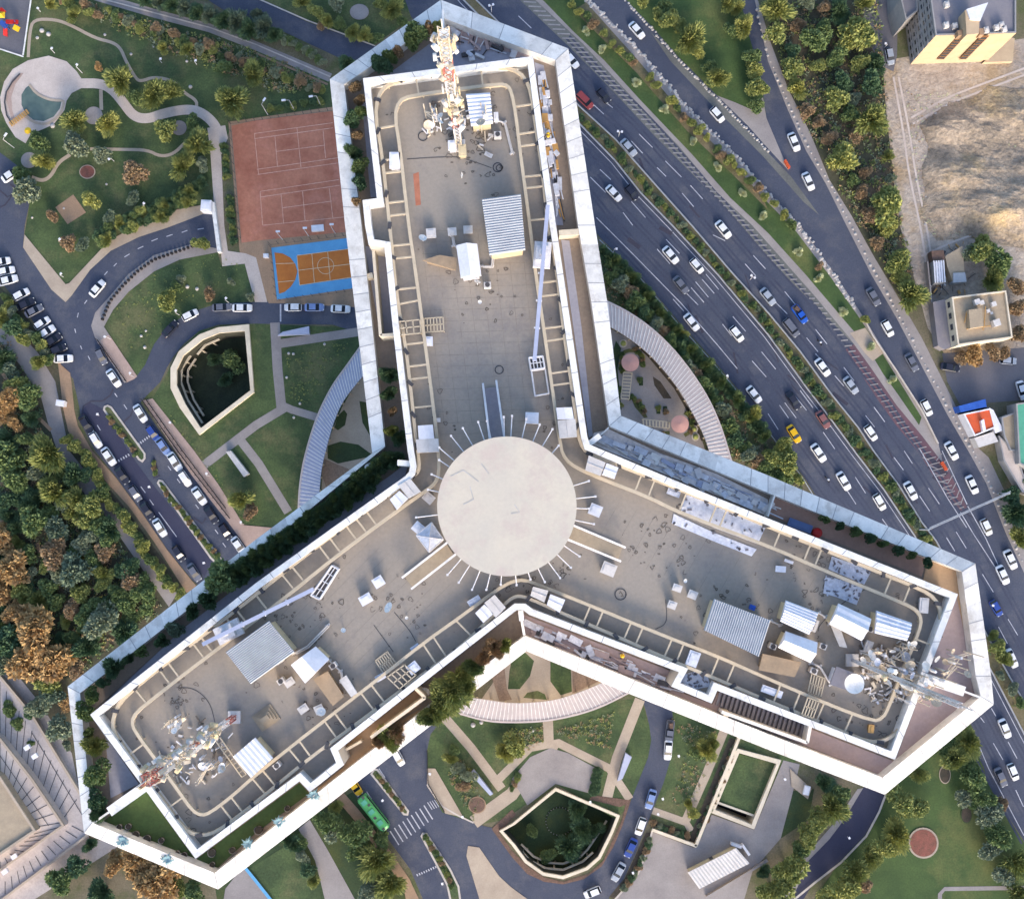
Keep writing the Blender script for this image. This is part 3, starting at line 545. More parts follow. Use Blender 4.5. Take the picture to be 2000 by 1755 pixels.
# courtyards inside the arcs
area('courtyard_west', [(700, 740), (740, 720), (780, 900), (640, 965), (628, 955), (630, 900), (645, 850), (668, 795)], 'paving_beige', .07)
area('courtyard_bed', [(672, 800), (678, 808), (674, 830), (660, 840), (653, 835), (660, 812)], 'lawn_dark', .09)
area('courtyard_bed', [(702, 783), (740, 790), (745, 860), (722, 850), (708, 825)], 'lawn_dark', .09)
area('courtyard_bed', [(640, 870), (665, 862), (700, 868), (730, 890), (660, 905), (640, 895)], 'lawn_dark', .09)
area('courtyard_tiles', [(632, 895), (655, 905), (680, 915), (700, 940), (640, 960), (628, 925)], 'tile_brown', .10)
area('courtyard_east', [(1188, 640), (1226, 660), (1271, 695), (1321, 753), (1356, 812), (1384, 900), (1200, 830)], 'paving_grey', .07)
area('courtyard_bed', [(1203, 665), (1213, 680), (1206, 720), (1214, 800), (1206, 800), (1196, 690)], 'lawn_dark', .09)
area('courtyard_bed', [(1275, 735), (1290, 745), (1312, 778), (1296, 778), (1278, 752)], 'soil_dark', .09)
area('courtyard_bed', [(1232, 775), (1250, 785), (1265, 815), (1258, 816), (1240, 795)], 'verge', .09)
area('courtyard_south', [(940, 1365), (1000, 1280), (1030, 1270), (1190, 1328), (1171, 1337), (1120, 1357), (1075, 1371), (1000, 1375)], 'paving_beige', .07)
for i, q in enumerate([[(1000, 1285), (1025, 1273), (1043, 1290), (1035, 1320), (1015, 1345), (992, 1345), (995, 1310)], [(1075, 1285), (1115, 1305), (1117, 1350), (1095, 1357), (1075, 1330)], [(1022, 1362), (1030, 1352), (1050, 1348), (1064, 1355), (1068, 1366)]]):
    area('courtyard_bed', q, 'lawn', .09)
area('courtyard_tiles', [(960, 1320), (985, 1300), (990, 1345), (1000, 1366), (975, 1368)], 'tile_brown', .10)
area('courtyard_tiles', [(1118, 1310), (1170, 1330), (1118, 1354)], 'tile_brown', .10)
strip([(1232 + 24 * math.cos(t), 708 + 24 * math.sin(t)) for t in [-2.4 + k * .35 for k in range(9)]], 7, .1).build('courtyard_bed', 'verge', kind='structure')
strip([(1328 + 24 * math.cos(t), 828 + 24 * math.sin(t)) for t in [-1.2 + k * .3 for k in range(9)]], 7, .1).build('courtyard_bed', 'verge', kind='structure')
strip([(1240, 668), (1270, 698), (1318, 756), (1352, 815), (1372, 860)], 5, .1).build('courtyard_bed', 'soil_dark', kind='structure')
strip([(1258, 838), (1290, 846), (1308, 845)], 7, .1).build('courtyard_bed', 'verge', kind='structure')
for x_, y_ in ((1252, 745), (1286, 800), (1299, 801)): MB().flat(sq_ := [(x_ - 4, y_ - 8), (x_ + 4, y_ - 8), (x_ + 4, y_ + 8), (x_ - 4, y_ + 8)], .1).build('courtyard_bed', 'lawn_dark', kind='structure')
rocks = MB(); rr = random.Random(3)
for pl, st_, wd in (([(1147, 0), (1247, 100), (1347, 218), (1432, 301), (1496, 376), (1559, 440), (1621, 528), (1672, 603)], 4.2, 5), ([(1222, 3), (1276, 60), (1326, 118), (1401, 193), (1500, 296)], 6, 2), ([(1478, 20), (1500, 110), (1540, 205), (1577, 286), (1615, 349), (1657, 430), (1704, 525), (1754, 611), (1804, 706), (1854, 801), (1894, 870), (1930, 935), (1967, 1030), (1998, 1100)], 13, 1.4)):
    for x, y in along(pl, st_, wd * .6, rr):
        for _ in range(2 if wd > 3 else 1):
            c = P(x + rr.uniform(-wd, wd) * .6, y + rr.uniform(-wd, wd) * .6); s_ = rr.uniform(.22, .5); rocks.dome((c.x, c.y, .05), s_, s_ * .6, 6, 2)
for x, y in scatter([(1800, 230), (1860, 200), (1880, 250), (1800, 270)], 4, 22, rr) + scatter([(1760, 160), (2000, 150), (2000, 460), (1790, 450)], 9, 20, rr):
    c = P(x, y); s_ = rr.uniform(.15, .45); rocks.dome((c.x, c.y, .05), s_, s_ * .6, 6, 2)
rocks.build('loose_stones', 'stone_white', kind='stuff', label='loose white stones along the slip road verges and on the dirt lot', category='stones', atzero=1)

# sunken courts
def pit(o_, i_, depth, label, ledges, fl='pit_floor'):
    t = thing('sunken_court', label, 'sunken court', P(*i_[0], 0))
    zt = .9; vo = [P(*p, zt) for p in o_]; vi = [P(*p, zt) for p in i_]
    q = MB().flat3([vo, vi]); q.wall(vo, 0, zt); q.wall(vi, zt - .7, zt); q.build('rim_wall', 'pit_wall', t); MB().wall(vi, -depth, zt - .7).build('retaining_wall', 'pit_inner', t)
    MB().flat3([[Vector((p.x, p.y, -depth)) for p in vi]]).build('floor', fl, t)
    for a, z in ledges:
        q = MB()
        for k in range(len(a) - 1):
            q.beam(P(*a[k], z), P(*a[k + 1], z), .45, .4)
            m_ = lerp(a[k], a[k + 1], .5); pz = P(*m_, z); q.tube((pz.x, pz.y, -depth), (pz.x, pz.y, z - .5), .25, 6)
        q.build('ledge', 'pit_wall', t)
    return t
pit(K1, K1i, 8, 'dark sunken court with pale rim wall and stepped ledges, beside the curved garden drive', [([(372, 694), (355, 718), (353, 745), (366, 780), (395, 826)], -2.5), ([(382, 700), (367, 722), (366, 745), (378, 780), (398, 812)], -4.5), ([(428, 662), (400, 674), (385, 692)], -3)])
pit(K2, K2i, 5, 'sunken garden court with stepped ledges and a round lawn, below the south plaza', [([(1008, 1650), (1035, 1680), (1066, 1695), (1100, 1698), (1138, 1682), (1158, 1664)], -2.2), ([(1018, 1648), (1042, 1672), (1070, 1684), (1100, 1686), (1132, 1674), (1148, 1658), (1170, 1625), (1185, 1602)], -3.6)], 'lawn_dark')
c = P(1093, 1603, -4.9); q = MB().disc(c, 3.2, -5, -4.7, 32, 0); 
for k in range(28): a = k * 2 * math.pi / 28; q.dome((c.x + 3.35 * math.cos(a), c.y + 3.35 * math.sin(a), -4.9), .14, .3, 6, 2, 1)
q.build('round_lawn', ['lawn_dark', 'stone_white'], kind='structure')
t = thing('sunken_court', 'shallow grassed court with white rim wall, between the path and the forecourt', 'sunken court', P(1440, 1462))
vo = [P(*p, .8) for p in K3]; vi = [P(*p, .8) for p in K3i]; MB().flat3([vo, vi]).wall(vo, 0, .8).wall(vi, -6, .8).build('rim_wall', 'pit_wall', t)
MB().flat([(1442, 1471), (1518, 1491), (1474, 1590), (1402, 1566)], -.4).build('floor', 'lawn', t)
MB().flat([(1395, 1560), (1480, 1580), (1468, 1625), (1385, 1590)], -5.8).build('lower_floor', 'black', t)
MB().beam(P(1400, 1566, -.1), P(1472, 1592, -.1), .5, 5.6).build('cross_wall', 'pit_wall', t)
MB().beam(P(1444, 1440, 1.2), P(1359, 1652, 1.2), .7, 1.2).beam(P(1361, 1652, 1.2), P(1274, 1620, 1.2), .7, 1.2).build('garden_wall', 'pit_wall', label='pale low garden wall bending round the dark planting strip by the forecourt', category='wall')
# ================================================================ THE TOWER
ZR, ZT = 160.0, 157.0
OUT = [(644, 155), (861, 0), (1110, 95), (1162, 440), (1186, 590), (1213, 812), (1500, 928), (1905, 1100), (1936, 1320), (1941, 1375), (1728, 1551), (1500, 1463), (1226, 1353), (1028, 1271), (843, 1415), (500, 1679), (426, 1736), (164, 1626), (132, 1340), (404, 1128), (500, 1053), (727, 885), (674, 440)]
INN = [(672, 165), (865, 35), (1085, 118), (1129, 440), (1155, 590), (1190, 832), (1500, 962), (1879, 1116), (1906, 1320), (1916, 1360), (1724, 1518), (1500, 1433), (1240, 1328), (1025, 1241), (832, 1382), (500, 1641), (419, 1704), (180, 1606), (156, 1353), (404, 1161), (500, 1082), (752, 872), (706, 440)]
ROOF = [(709, 153), (1041, 110), (1086, 440), (1147, 852), (1152, 868), (1371, 960), (1500, 1012), (1871, 1160), (1748, 1483), (1401, 1348), (1390, 1373), (1311, 1340), (1326, 1312), (1206, 1266), (1034, 1200), (1022, 1191), (1009, 1191), (996, 1201), (811, 1345), (660, 1465), (672, 1493), (605, 1546), (585, 1525), (382, 1676), (176, 1395), (500, 1138), (650, 1030), (791, 930), (799, 921), (801, 910), (796, 880), (776, 716), (766, 630), (751, 483), (720, 478), (713, 440), (708, 391), (736, 387)]
tower = thing('residential_tower', 'huge three-winged white residential tower with grey flat roof and round helipad', 'tower', (P(1000, 1010).x, P(1000, 1010).y, 0))
ZO, ZI = 158.2, 158.6
vo = [P(*p, ZO) for p in OUT]; vi = [P(*p, ZI) for p in INN]
shaft = offset(vo, 1.0)
MB().wall(shaft, 0, 154.4).build('shaft', 'facade', tower)
q = MB()
for k in range(1, 50):
    z = k * 3.1; pr = offset(vo, .75); q.wall(pr, z, z + .7)
    if k % 1 == 0:
        i_ = offset(vo, 1.02); q.flat3([pr, i_]) if False else None
        n = len(pr)
        for j in range(n): q.face([(pr[j].x, pr[j].y, z + .7), (pr[(j + 1) % n].x, pr[(j + 1) % n].y, z + .7), (shaft[(j + 1) % n].x, shaft[(j + 1) % n].y, z + .7), (shaft[j].x, shaft[j].y, z + .7)])
q.build('floor_bands', 'cap_white', tower)
q = MB(); n = len(shaft); wl = offset(vo, .96)
for j in range(n):
    a, b = wl[j], wl[(j + 1) % n]; L = (b - a).length; m_ = int(L / 3.4)
    for i in range(m_):
        for k in range(2, 49, 1):
            t0, t1 = (i + .25) / m_, (i + .75) / m_; z = k * 3.1
            if (i + k) % 1 == 0 and m_ > 1:
                A, B = a.lerp(b, t0), a.lerp(b, t1); q.face([(A.x, A.y, z + 1.1), (B.x, B.y, z + 1.1), (B.x, B.y, z + 2.7), (A.x, A.y, z + 2.7)])
q.build('windows', 'glass', tower, kind='stuff')
# outer parapet: sloping cap, fascia and inner wall
q = MB(); n = len(vo)
pr_ = random.Random(5)
for j in range(n):
    k = (j + 1) % n; m_ = max(1, int((vo[k] - vo[j]).length / 1.75))
    for i in range(m_): t0, t1 = i / m_, (i + 1) / m_; q.face([vo[j].lerp(vo[k], t0), vo[j].lerp(vo[k], t1), vi[j].lerp(vi[k], t1), vi[j].lerp(vi[k], t0)], pr_.choice([0, 0, 2, 2, 3]))
lowr = [Vector((p.x, p.y, 154)) for p in vo]
q.wall(vo, 154, ZO); q.wall(vi, ZT, ZI)
for j in range(n): k = (j + 1) % n; q.face([lowr[j], lowr[k], Vector((shaft[k].x, shaft[k].y, 154)), Vector((shaft[j].x, shaft[j].y, 154))])

for j in range(n):
    k = (j + 1) % n; L = (vo[k] - vo[j]).length; m_ = max(1, int(L / 1.75))
    for i in range(m_ + 1):
        if rnd.random() < .25: continue
        t = i / m_; a = vo[j].lerp(vo[k], t); b = vi[j].lerp(vi[k], t); d = (vo[k] - vo[j]).normalized() * .03; up = Vector((0, 0, .012))
        q.face([a - d + up, a + d + up, b + d + up, b - d + up], 1)
q.build('outer_parapet', ['cap_white', 'cap_joint', 'cap_tone', 'cap_dull'], tower)
# terrace floor
MB().flat3([[Vector((p.x, p.y, ZT)) for p in vi]]).build('terrace_floor', 'terrace_floor', tower)
TFK = [0]
def tfloor(px, m, dz=.03, name='terrace_paving'): TFK[0] += 1; return MB().flat(px, ZT + dz + TFK[0] * .004).build(name, m, tower)
tfloor([(757, 146), (858, 72), (868, 62), (1015, 105), (1035, 112), (858, 137)], 'terrace_pale')
tfloor([(878, 48), (895, 50), (1000, 92), (1035, 106), (1000, 104), (905, 78)], 'terrace_pink', .05)
tfloor([(1096, 468), (1112, 470), (1136, 640), (1158, 850), (1150, 856)], 'terrace_pale', .05)
tfloor([(1044, 122), (1062, 128), (1078, 230), (1100, 440), (1086, 440), (1060, 230)], 'terrace_pale', .05)
tfloor([(706, 190), (712, 185), (736, 385), (724, 386)], 'terrace_pale', .05)
tfloor([(712, 480), (750, 487), (770, 655), (742, 650)], 'terrace_pale', .05)
tfloor([(1510, 965), (1812, 1090), (1800, 1125), (1500, 1005)], 'terrace_brown', .05)
tfloor([(1812, 1088), (1877, 1116), (1904, 1325), (1806, 1325), (1869, 1164), (1802, 1137)], 'terrace_tan', .05)
tfloor([(1160, 845), (1190, 838), (1290, 885), (1400, 925), (1500, 975), (1500, 1008), (1371, 955), (1152, 866)], 'terrace_blue', .05)
tfloor([(1030, 1245), (1010, 1195), (1034, 1204), (1206, 1270), (1326, 1316), (1312, 1340), (1300, 1350), (1240, 1325)], 'terrace_pink', .05)
tfloor([(1312, 1345), (1392, 1375), (1402, 1352), (1748, 1487), (1868, 1165), (1912, 1358), (1724, 1514), (1500, 1428), (1305, 1352)], 'terrace_pink', .05)
tfloor([(1408, 1345), (1500, 1382), (1578, 1410), (1570, 1442), (1500, 1422), (1405, 1380)], 'asphalt_pale', .09, 'plant_deck')
tfloor([(835, 1378), (660, 1468), (672, 1496), (610, 1548), (640, 1534), (730, 1460)], 'terrace_tan', .05)
tfloor([(664, 1455), (812, 1347), (830, 1362), (820, 1378), (700, 1462), (672, 1475)], 'terrace_tan', .07)
tfloor([(206, 1440), (180, 1398), (271, 1530), (216, 1558)], 'terrace_pale', .05)
tfloor([(215, 1592), (286, 1545), (382, 1678), (585, 1528), (604, 1549), (500, 1625), (420, 1698), (200, 1605)], 'lawn_bright', .05, 'artificial_lawn')
tfloor([(500, 1138), (650, 1030), (791, 930), (799, 900), (760, 930), (640, 1010), (500, 1118), (360, 1225), (190, 1385), (180, 1392)], 'terrace_pale', .05)
q = MB()
for i in range(20):
    a = lerp((1408, 1350), (1570, 1413), i / 19); q.beam(P(a[0], a[1], ZT + .35), P(a[0] - 8, a[1] + 27, ZT + .35), .25, .2)
q.build('grating', 'roof_grey', tower)
# upper roof block with its own parapet
ro = [P(*p, ZR + 1.4) for p in ROOF]; ri = offset(ro, .62)
MB().wall([Vector((p.x, p.y, 0)) for p in ro], ZT, ZR + 1.4).build('roof_wall', 'facade', tower)
q = MB().flat3([ro, ri]); q.wall(ri, ZR, ZR + 1.4); rp = q
deck_px = None
dk = MB().flat3([[Vector((p.x, p.y, ZR)) for p in ri]])
n = len(ro)
for j in range(n):
    k = (j + 1) % n; L = (ro[k] - ro[j]).length
    for i in range(int(L / 3.3)):
        t = (i + .5) / (L / 3.3); a = ro[j].lerp(ro[k], t); b = ri[j].lerp(ri[k], t); d = (ro[k] - ro[j]).normalized() * .035; up = Vector((0, 0, .006))
        rp.face([a - d + up, a + d + up, b + d + up, b - d + up], 1)
rp.build('roof_parapet', ['cap_white', 'cap_joint'], tower)
# marks left by old repairs: rings and smears on the felt, plus felt seams
def fine_in(p): return inside(p, [(745, 165), (1030, 135), (1130, 880), (1740, 1110), (1830, 1180), (1730, 1440), (1010, 1150), (380, 1630), (225, 1400), (850, 950), (800, 500)])
rr = random.Random(11); q = dk; pts = []
CL = [(rr.uniform(220, 1840), rr.uniform(150, 1640)) for _ in range(90)]
while len(pts) < 620:
    c0 = rr.choice(CL); p = (c0[0] + rr.gauss(0, 38), c0[1] + rr.gauss(0, 38))
    if fine_in(p) and math.dist(p, (990, 988)) > 142: pts.append(p)
for x, y in pts:
    if rr.random() < .55: r = rr.uniform(1.8, 3.6)
    else: r = rr.uniform(3, 6)
    asp = rr.uniform(.5, 1); rot = rr.uniform(0, 3.14); n = 9; ph = rr.uniform(0, 6)
    sq = rr.random() < .35; ring = []
    for k in range(n + 1):
        t = ph + k * 2 * math.pi / n; rad = r * (1 + .25 * math.sin(3 * t + ph)) * ((1.25 if abs(math.sin(2 * t)) > .7 else .95) if sq else 1)
        u, v_ = rad * math.cos(t), rad * asp * math.sin(t); ring.append((x + u * math.cos(rot) - v_ * math.sin(rot), y + u * math.sin(rot) + v_ * math.cos(rot)))
    if rr.random() < .3:
        q.flat([(x + rr.uniform(.5, 1) * r * .8 * math.cos(k_ * .9 + ph), y + rr.uniform(.5, 1) * r * asp * .8 * math.sin(k_ * .9 + ph)) for k_ in range(7)], ZR + .015 + rr.uniform(0, .004), mi=1); continue
    q.k = 0; strip(ring[:rr.randint(6, n + 1)] if rr.random() < .4 else ring, rr.uniform(.9, 1.9), ZR + .02 + rr.uniform(0, .02), mb=q, mi=1)
q.k = 0
for i in range(26):
    y = 320 + i * 22
    if 450 < y < 850: strip([(815 + (y - 400) * .1, y), (1040 + (y - 400) * .1, y - 6)], .8, ZR + .008, mb=q, mi=2); q.k = 0
for i in range(8): strip([(820 + i * 28, 440), (868 + i * 27, 830)], .8, ZR + .009, mb=q, mi=2); q.k = 0
for i in range(10): a = lerp((640, 1110), (820, 1200), i / 9); strip([(a[0] - 110, a[1] + 110), (a[0] + 60, a[1] - 60)], .7, ZR + .008, mb=q, mi=2); q.k = 0
for i in range(12): a = lerp((1180, 1010), (1560, 1160), i / 11); strip([(a[0] - 22, a[1] + 60), (a[0] + 30, a[1] - 30)], .7, ZR + .008, mb=q, mi=2); q.k = 0
dk.build('roof_deck', ['deck', 'deck_mark', 'seam'], tower)
q = MB()
for a in ([(795, 311), (890, 305), (915, 312), (960, 328)], [(1300, 1170), (1303, 1205), (1298, 1220), (1280, 1228)], [(345, 1342), (380, 1343), (410, 1370), (420, 1410)], [(770, 1195), (800, 1230), (812, 1252)], [(1598, 1232), (1600, 1220), (1640, 1180), (1690, 1150)], [(730, 1220), (768, 1272)]): strip(chaikin(a, False, 2), 1.3, ZR + .03).build('loose_cable', 'dark_metal', tower)
for cx_, cy_, r in ((826, 266, 9), (972, 327, 9), (975, 328, 6), (1755, 1402, 5), (1212, 1160, 11), (975, 722, 8)):
    strip([(cx_ + r * math.cos(t * .5), cy_ + r * math.sin(t * .5)) for t in range(14)], 2, ZR + .05).build('loose_cable', 'dark_metal', tower)
tfl = lambda px, m, dz: MB().flat(px, ZR + dz).build('roof_stain', m, tower)
tfl([(807, 340), (818, 336), (822, 400), (812, 402)], 'clay', .01)
# monorail for the cleaning cradles: two closed beams with rungs
RO = [(964, 130), (901, 137), (840, 145), (800, 152), (776, 158), (752, 168), (738, 188), (733, 226), (746, 301), (761, 440), (776, 590), (791, 666), (803, 766), (813, 866), (819, 900), (818, 920), (806, 930), (718, 993), (575, 1100), (500, 1161), (426, 1218), (298, 1315), (246, 1358), (226, 1383), (218, 1415), (226, 1440), (301, 1541), (358, 1618), (381, 1630), (409, 1630), (439, 1613), (500, 1566), (600, 1483), (701, 1410), (833, 1310), (891, 1272), (985, 1180), (1000, 1167), (1014, 1163), (1033, 1168), (1100, 1198), (1176, 1230), (1301, 1285), (1401, 1326), (1500, 1368), (1575, 1398), (1680, 1443), (1716, 1450), (1746, 1437), (1762, 1418), (1800, 1330), (1834, 1240), (1840, 1198), (1827, 1168), (1801, 1151), (1726, 1121), (1500, 1028), (1376, 975), (1200, 905), (1146, 884), (1134, 866), (1128, 841), (1115, 741), (1100, 640), (1086, 515), (1070, 440), (1060, 338), (1045, 238), (1037, 180), (1025, 150), (1000, 133)]
RI = [(976, 164), (901, 173), (801, 187), (779, 197), (771, 226), (781, 288), (798, 440), (813, 540), (831, 678), (846, 791), (857, 890), (857, 925), (850, 943), (836, 955), (751, 1015), (650, 1091), (545, 1176), (371, 1307), (301, 1362), (266, 1390), (257, 1408), (263, 1428), (313, 1495), (351, 1548), (376, 1583), (394, 1592), (411, 1586), (451, 1556), (500, 1512), (625, 1413), (751, 1316), (826, 1256), (901, 1203), (971, 1151), (1000, 1135), (1025, 1132), (1050, 1141), (1150, 1181), (1301, 1243), (1401, 1281), (1500, 1325), (1625, 1378), (1706, 1408), (1724, 1402), (1735, 1383), (1770, 1295), (1796, 1231), (1800, 1208), (1791, 1191), (1766, 1178), (1620, 1118), (1500, 1065), (1326, 1000), (1266, 970), (1175, 935), (1125, 913), (1105, 897), (1095, 875), (1078, 753), (1062, 640), (1047, 540), (1035, 440), (1025, 363), (1015, 288), (1007, 220), (999, 180), (992, 167)]
ZB = ZR + 1.0
def rail(pts):
    pts = chaikin(pts, True, 1); q = MB(); n = len(pts); L = []
    for k in range(n):
        a, b = pts[k - 1], pts[(k + 1) % n]; dx, dy = b[0] - a[0], b[1] - a[1]; d = math.hypot(dx, dy) or 1
        nx, ny = -dy / d * 3.1, dx / d * 3.1; L.append((P(pts[k][0] + nx, pts[k][1] + ny, ZB), P(pts[k][0] - nx, pts[k][1] - ny, ZB)))
    for k in range(n):
        a, b = L[k], L[(k + 1) % n]; dn = Vector((0, 0, -.35))
        q.face([a[0], b[0], b[1], a[1]]); q.face([a[0], a[0] + dn, b[0] + dn, b[0]]); q.face([a[1], b[1], b[1] + dn, a[1] + dn])
    for k in range(0, n, 3): m_ = (L[k][0] + L[k][1]) / 2; q.tube((m_.x, m_.y, ZR), (m_.x, m_.y, ZB - .2), .1, 5)
    return q
rail(RO).build('outer_rail', 'rail_cream', tower); rail(RI).build('inner_rail', 'rail_cream', tower)
def nearest(p, poly):
    best = None
    for k in range(len(poly)):
        a, b = poly[k - 1], poly[k]; dx, dy = b[0] - a[0], b[1] - a[1]; L2 = dx * dx + dy * dy or 1
        t = max(0, min(1, ((p[0] - a[0]) * dx + (p[1] - a[1]) * dy) / L2)); q_ = (a[0] + dx * t, a[1] + dy * t); d = math.dist(p, q_)
        if best is None or d < best[0]: best = (d, q_)
    return best[1]
rg = [(790 - 12 + 0, 0)] and []
inner_pts = [(776, 244), (783, 309), (786, 334), (793, 392), (796, 417), (803, 476), (806, 501), (815, 561), (817, 586), (829, 668), (836, 711), (838, 736), (847, 792), (1005, 208), (1010, 262), (1013, 286), (1022, 345), (1026, 367), (1034, 430), (1047, 553), (1051, 579), (1063, 641), (1066, 666), (1077, 729), (1080, 752), (818, 185), (943, 167),
             (697, 1055), (736, 1026), (716, 1040), (666, 1080), (645, 1095), (596, 1138), (576, 1153), (523, 1192), (485, 1221), (465, 1237), (416, 1275), (400, 1287), (350, 1323), (333, 1337), (286, 1373), (278, 1454), (356, 1557), (320, 1505),
             (891, 1212), (846, 1243), (826, 1257), (725, 1337), (704, 1352), (653, 1391), (633, 1407), (584, 1446), (564, 1462), (512, 1503), (493, 1520), (451, 1556), (430, 1571), (1240, 960), (1266, 970), (1326, 1000), (1385, 1022), (1405, 1030), (1511, 1070), (1570, 1095), (1592, 1104), (1728, 1160), (1765, 1176),
             (1153, 1183), (1178, 1193), (1233, 1215), (1256, 1225), (1313, 1247), (1336, 1256), (1404, 1283), (1435, 1296), (1525, 1336), (1563, 1352), (1610, 1372), (1665, 1394), (1746, 1358), (1790, 1248)]
for p in inner_pts: a = nearest(p, RI); b = nearest(a, RO); MB().beam(P(*a, ZB - .04), P(*b, ZB - .04), .16, .2).build('rung', 'rail_cream', tower)
# dark hooks along the outer rail
for x, y in along(RO, 62, 0): c = P(x, y, ZR + .9); MB().box((c.x, c.y, c.z), (.7, .35, .3), rnd.uniform(0, 3), 0).build('rail_hook', 'dark_metal', tower)
# helipad
hc = P(990, 988, 164.5); hr_ = 136 * (H - 164.5) / F
q = MB().disc(hc, hr_, 164.0, 164.5, 96); q.disc(hc, hr_ * .55, ZR, 164.0, 40); hp = q.build('helipad', 'helipad', tower)
q = MB()
for a in ([(880, 930), (905, 918), (935, 940)], [(918, 950), (925, 975), (905, 985)], [(1005, 985), (1015, 1000), (998, 1003)], [(940, 905), (955, 925)]): strip(a, 2, 164.52, mb=q)
q.build('helipad_scratches', 'stone_white', tower)
q = MB()
sp = [(881, 851), (904, 836), (934, 824), (951, 822), (984, 814), (1000, 812), (1028, 818), (1054, 829), (1079, 838), (1091, 870), (1150, 939), (1163, 969), (1150, 993), (1160, 1023), (1132, 1086), (1115, 1108), (1094, 1128), (1064, 1136), (1036, 1131), (1009, 1142), (978, 1141), (950, 1151), (922, 1151), (896, 1137), (874, 1122), (813, 1010), (836, 956), (843, 926), (858, 898), (858, 874)]
for x, y in sp:
    d = math.dist((x, y), (990, 988)); a = (990 + (x - 990) / d * 131, 988 + (y - 988) / d * 131); e = P(x, y, 163.9); MB().tube(P(*a, 164.1), P(x, y, 163.9), .055, 6).box((e.x, e.y, e.z), (.2, .2, .16), 0).build('net_post', 'steel_white', tower)
for a, b in (((957, 862), (943, 748)), ((985, 854), (969, 742)), ((875, 1058), (785, 1128)), ((890, 1082), (803, 1150)), ((1116, 1024), (1222, 1069)), ((1106, 1052), (1213, 1096))):
    MB().beam(P(*a, 164.0), P(*b, ZR + 1.2), .2, .3).build('ramp_rail', 'steel_white', tower)
for a in ([(957, 858), (985, 852), (972, 755), (947, 758)], [(872, 1062), (888, 1085), (806, 1146), (790, 1126)], [(1118, 1027), (1108, 1052), (1208, 1090), (1216, 1068)]):
    MB().pprism(a, ZR, ZR + .25).build('access_ramp', 'roof_tan' if a[0][0] != 957 else 'roof_grey', tower)
# lower decks and walls standing on the terrace
def twall(a, b, wd, h_, m='cap_white', name='terrace_wall'): return MB().beam(P(*a, ZT + h_), P(*b, ZT + h_), wd, h_).build(name, m, tower)
twall((866, 57), (876, 130), .95, 4.5); twall((865, 18), (865, 57), .2, 2.4); twall((289, 1531), (213, 1585), .95, 4.5); twall((213, 1585), (181, 1607), .2, 2.2)
twall((1806, 1324), (1884, 1350), .95, 4.5); twall((1884, 1350), (1916, 1362), .2, 2.2)
twall((801, 905), (776, 903), .55, 4); twall((776, 903), (754, 888), .15, 2); twall((1151, 866), (1172, 850), .55, 4); twall((1172, 850), (1189, 835), .15, 2); twall((1017, 1192), (1019, 1212), .5, 4); twall((1019, 1212), (1024, 1240), .25, 2.2)
twall((672, 1466), (706, 1447), .25, 1.2, 'pit_wall'); twall((830, 1362), (724, 1440), .3, 2.6, 'pit_wall'); twall((830, 1362), (812, 1345), .3, 2.6, 'pit_wall')
twall((729, 488), (743, 655), .3, 2.6, 'pit_wall'); twall((743, 655), (768, 653), .3, 2.6, 'pit_wall'); twall((1092, 455), (1134, 452), .6, 1.5, 'pit_wall'); twall((712, 540), (728, 537), .5, 1.2, 'pit_wall')
twall((1500, 1008), (1514, 965), .15, 1.5); twall((1420, 1388), (1417, 1400), .5, 1.5, 'pit_wall'); twall((1583, 1418), (1577, 1450), .3, 2); twall((1577, 1450), (1410, 1390), .3, 2)
tower_kids = True
# ================================================================ THINGS ON THE ROOF
def quad_inset(v, d): return offset(v, d)
def shed(px, h, name, label, cat, roof='corrugated', wall='shed_wall', ridges=14, axis=0, gable=0.0, group=None, base=ZR, drop=None, tilt=0.0):
    """px: four roof corners in photo pixels, in order"""
    v = [P(x, y, base + h) for x, y in px]; c = sum(v, Vector()) / 4
    t = thing(name, label, cat, (c.x, c.y, base), group)
    inn = offset(v, .22); MB().wall(inn, base, base + h - .05).build('walls', wall, t)
    q = MB(); a, b, c_, d = (v if axis == 0 else [v[1], v[2], v[3], v[0]])
    # ridges run from edge ad to edge bc ; profile along a->b
    n = ridges * 2 if ridges else 2
    def pt(u, w_):
        p = a.lerp(b, u).lerp(d.lerp(c_, u), w_); return p
    hz = []
    for i in range(n + 1):
        u = i / n; z = (.09 if i % 2 else 0) if ridges else 0
        z2 = gable * (1 - abs(2 * u - 1)); hz.append((u, z + z2 + tilt * u))
    rows = []
    for u, z in hz: rows.append((pt(u, 0) + Vector((0, 0, z)), pt(u, 1) + Vector((0, 0, z))))
    for i in range(n): q.face([rows[i][0], rows[i + 1][0], rows[i + 1][1], rows[i][1]])
    e = Vector((0, 0, -.2))
    lo = [p + e for p in (a, b, c_, d)]
    q.face([rows[0][0], rows[0][1], rows[0][1] + e, rows[0][0] + e]); q.face([rows[-1][1], rows[-1][0], rows[-1][0] + e, rows[-1][1] + e])
    q.face([r[0] for r in rows] + [rows[-1][0] + e, rows[0][0] + e]); q.face([r[1] for r in reversed(rows)] + [rows[0][1] + e, rows[-1][1] + e])
    q.face([p + e * .9 for p in (d, c_, b, a)])
    q.build('roof', roof, t)
    s0, s1 = inn[0], inn[1]; m_ = s0.lerp(s1, .5); dr = (s1 - s0).normalized(); nn = Vector((dr.y, -dr.x, 0))
    if h > 1.8:
        m0 = m_ + nn * .0; MB().beam((m0 - dr * .45 + Vector((0, 0, base + 1.9 - m0.z))), (m0 + dr * .45 + Vector((0, 0, base + 1.9 - m0.z))), .16, 1.9).build('door', 'dark_metal', t)
    return t
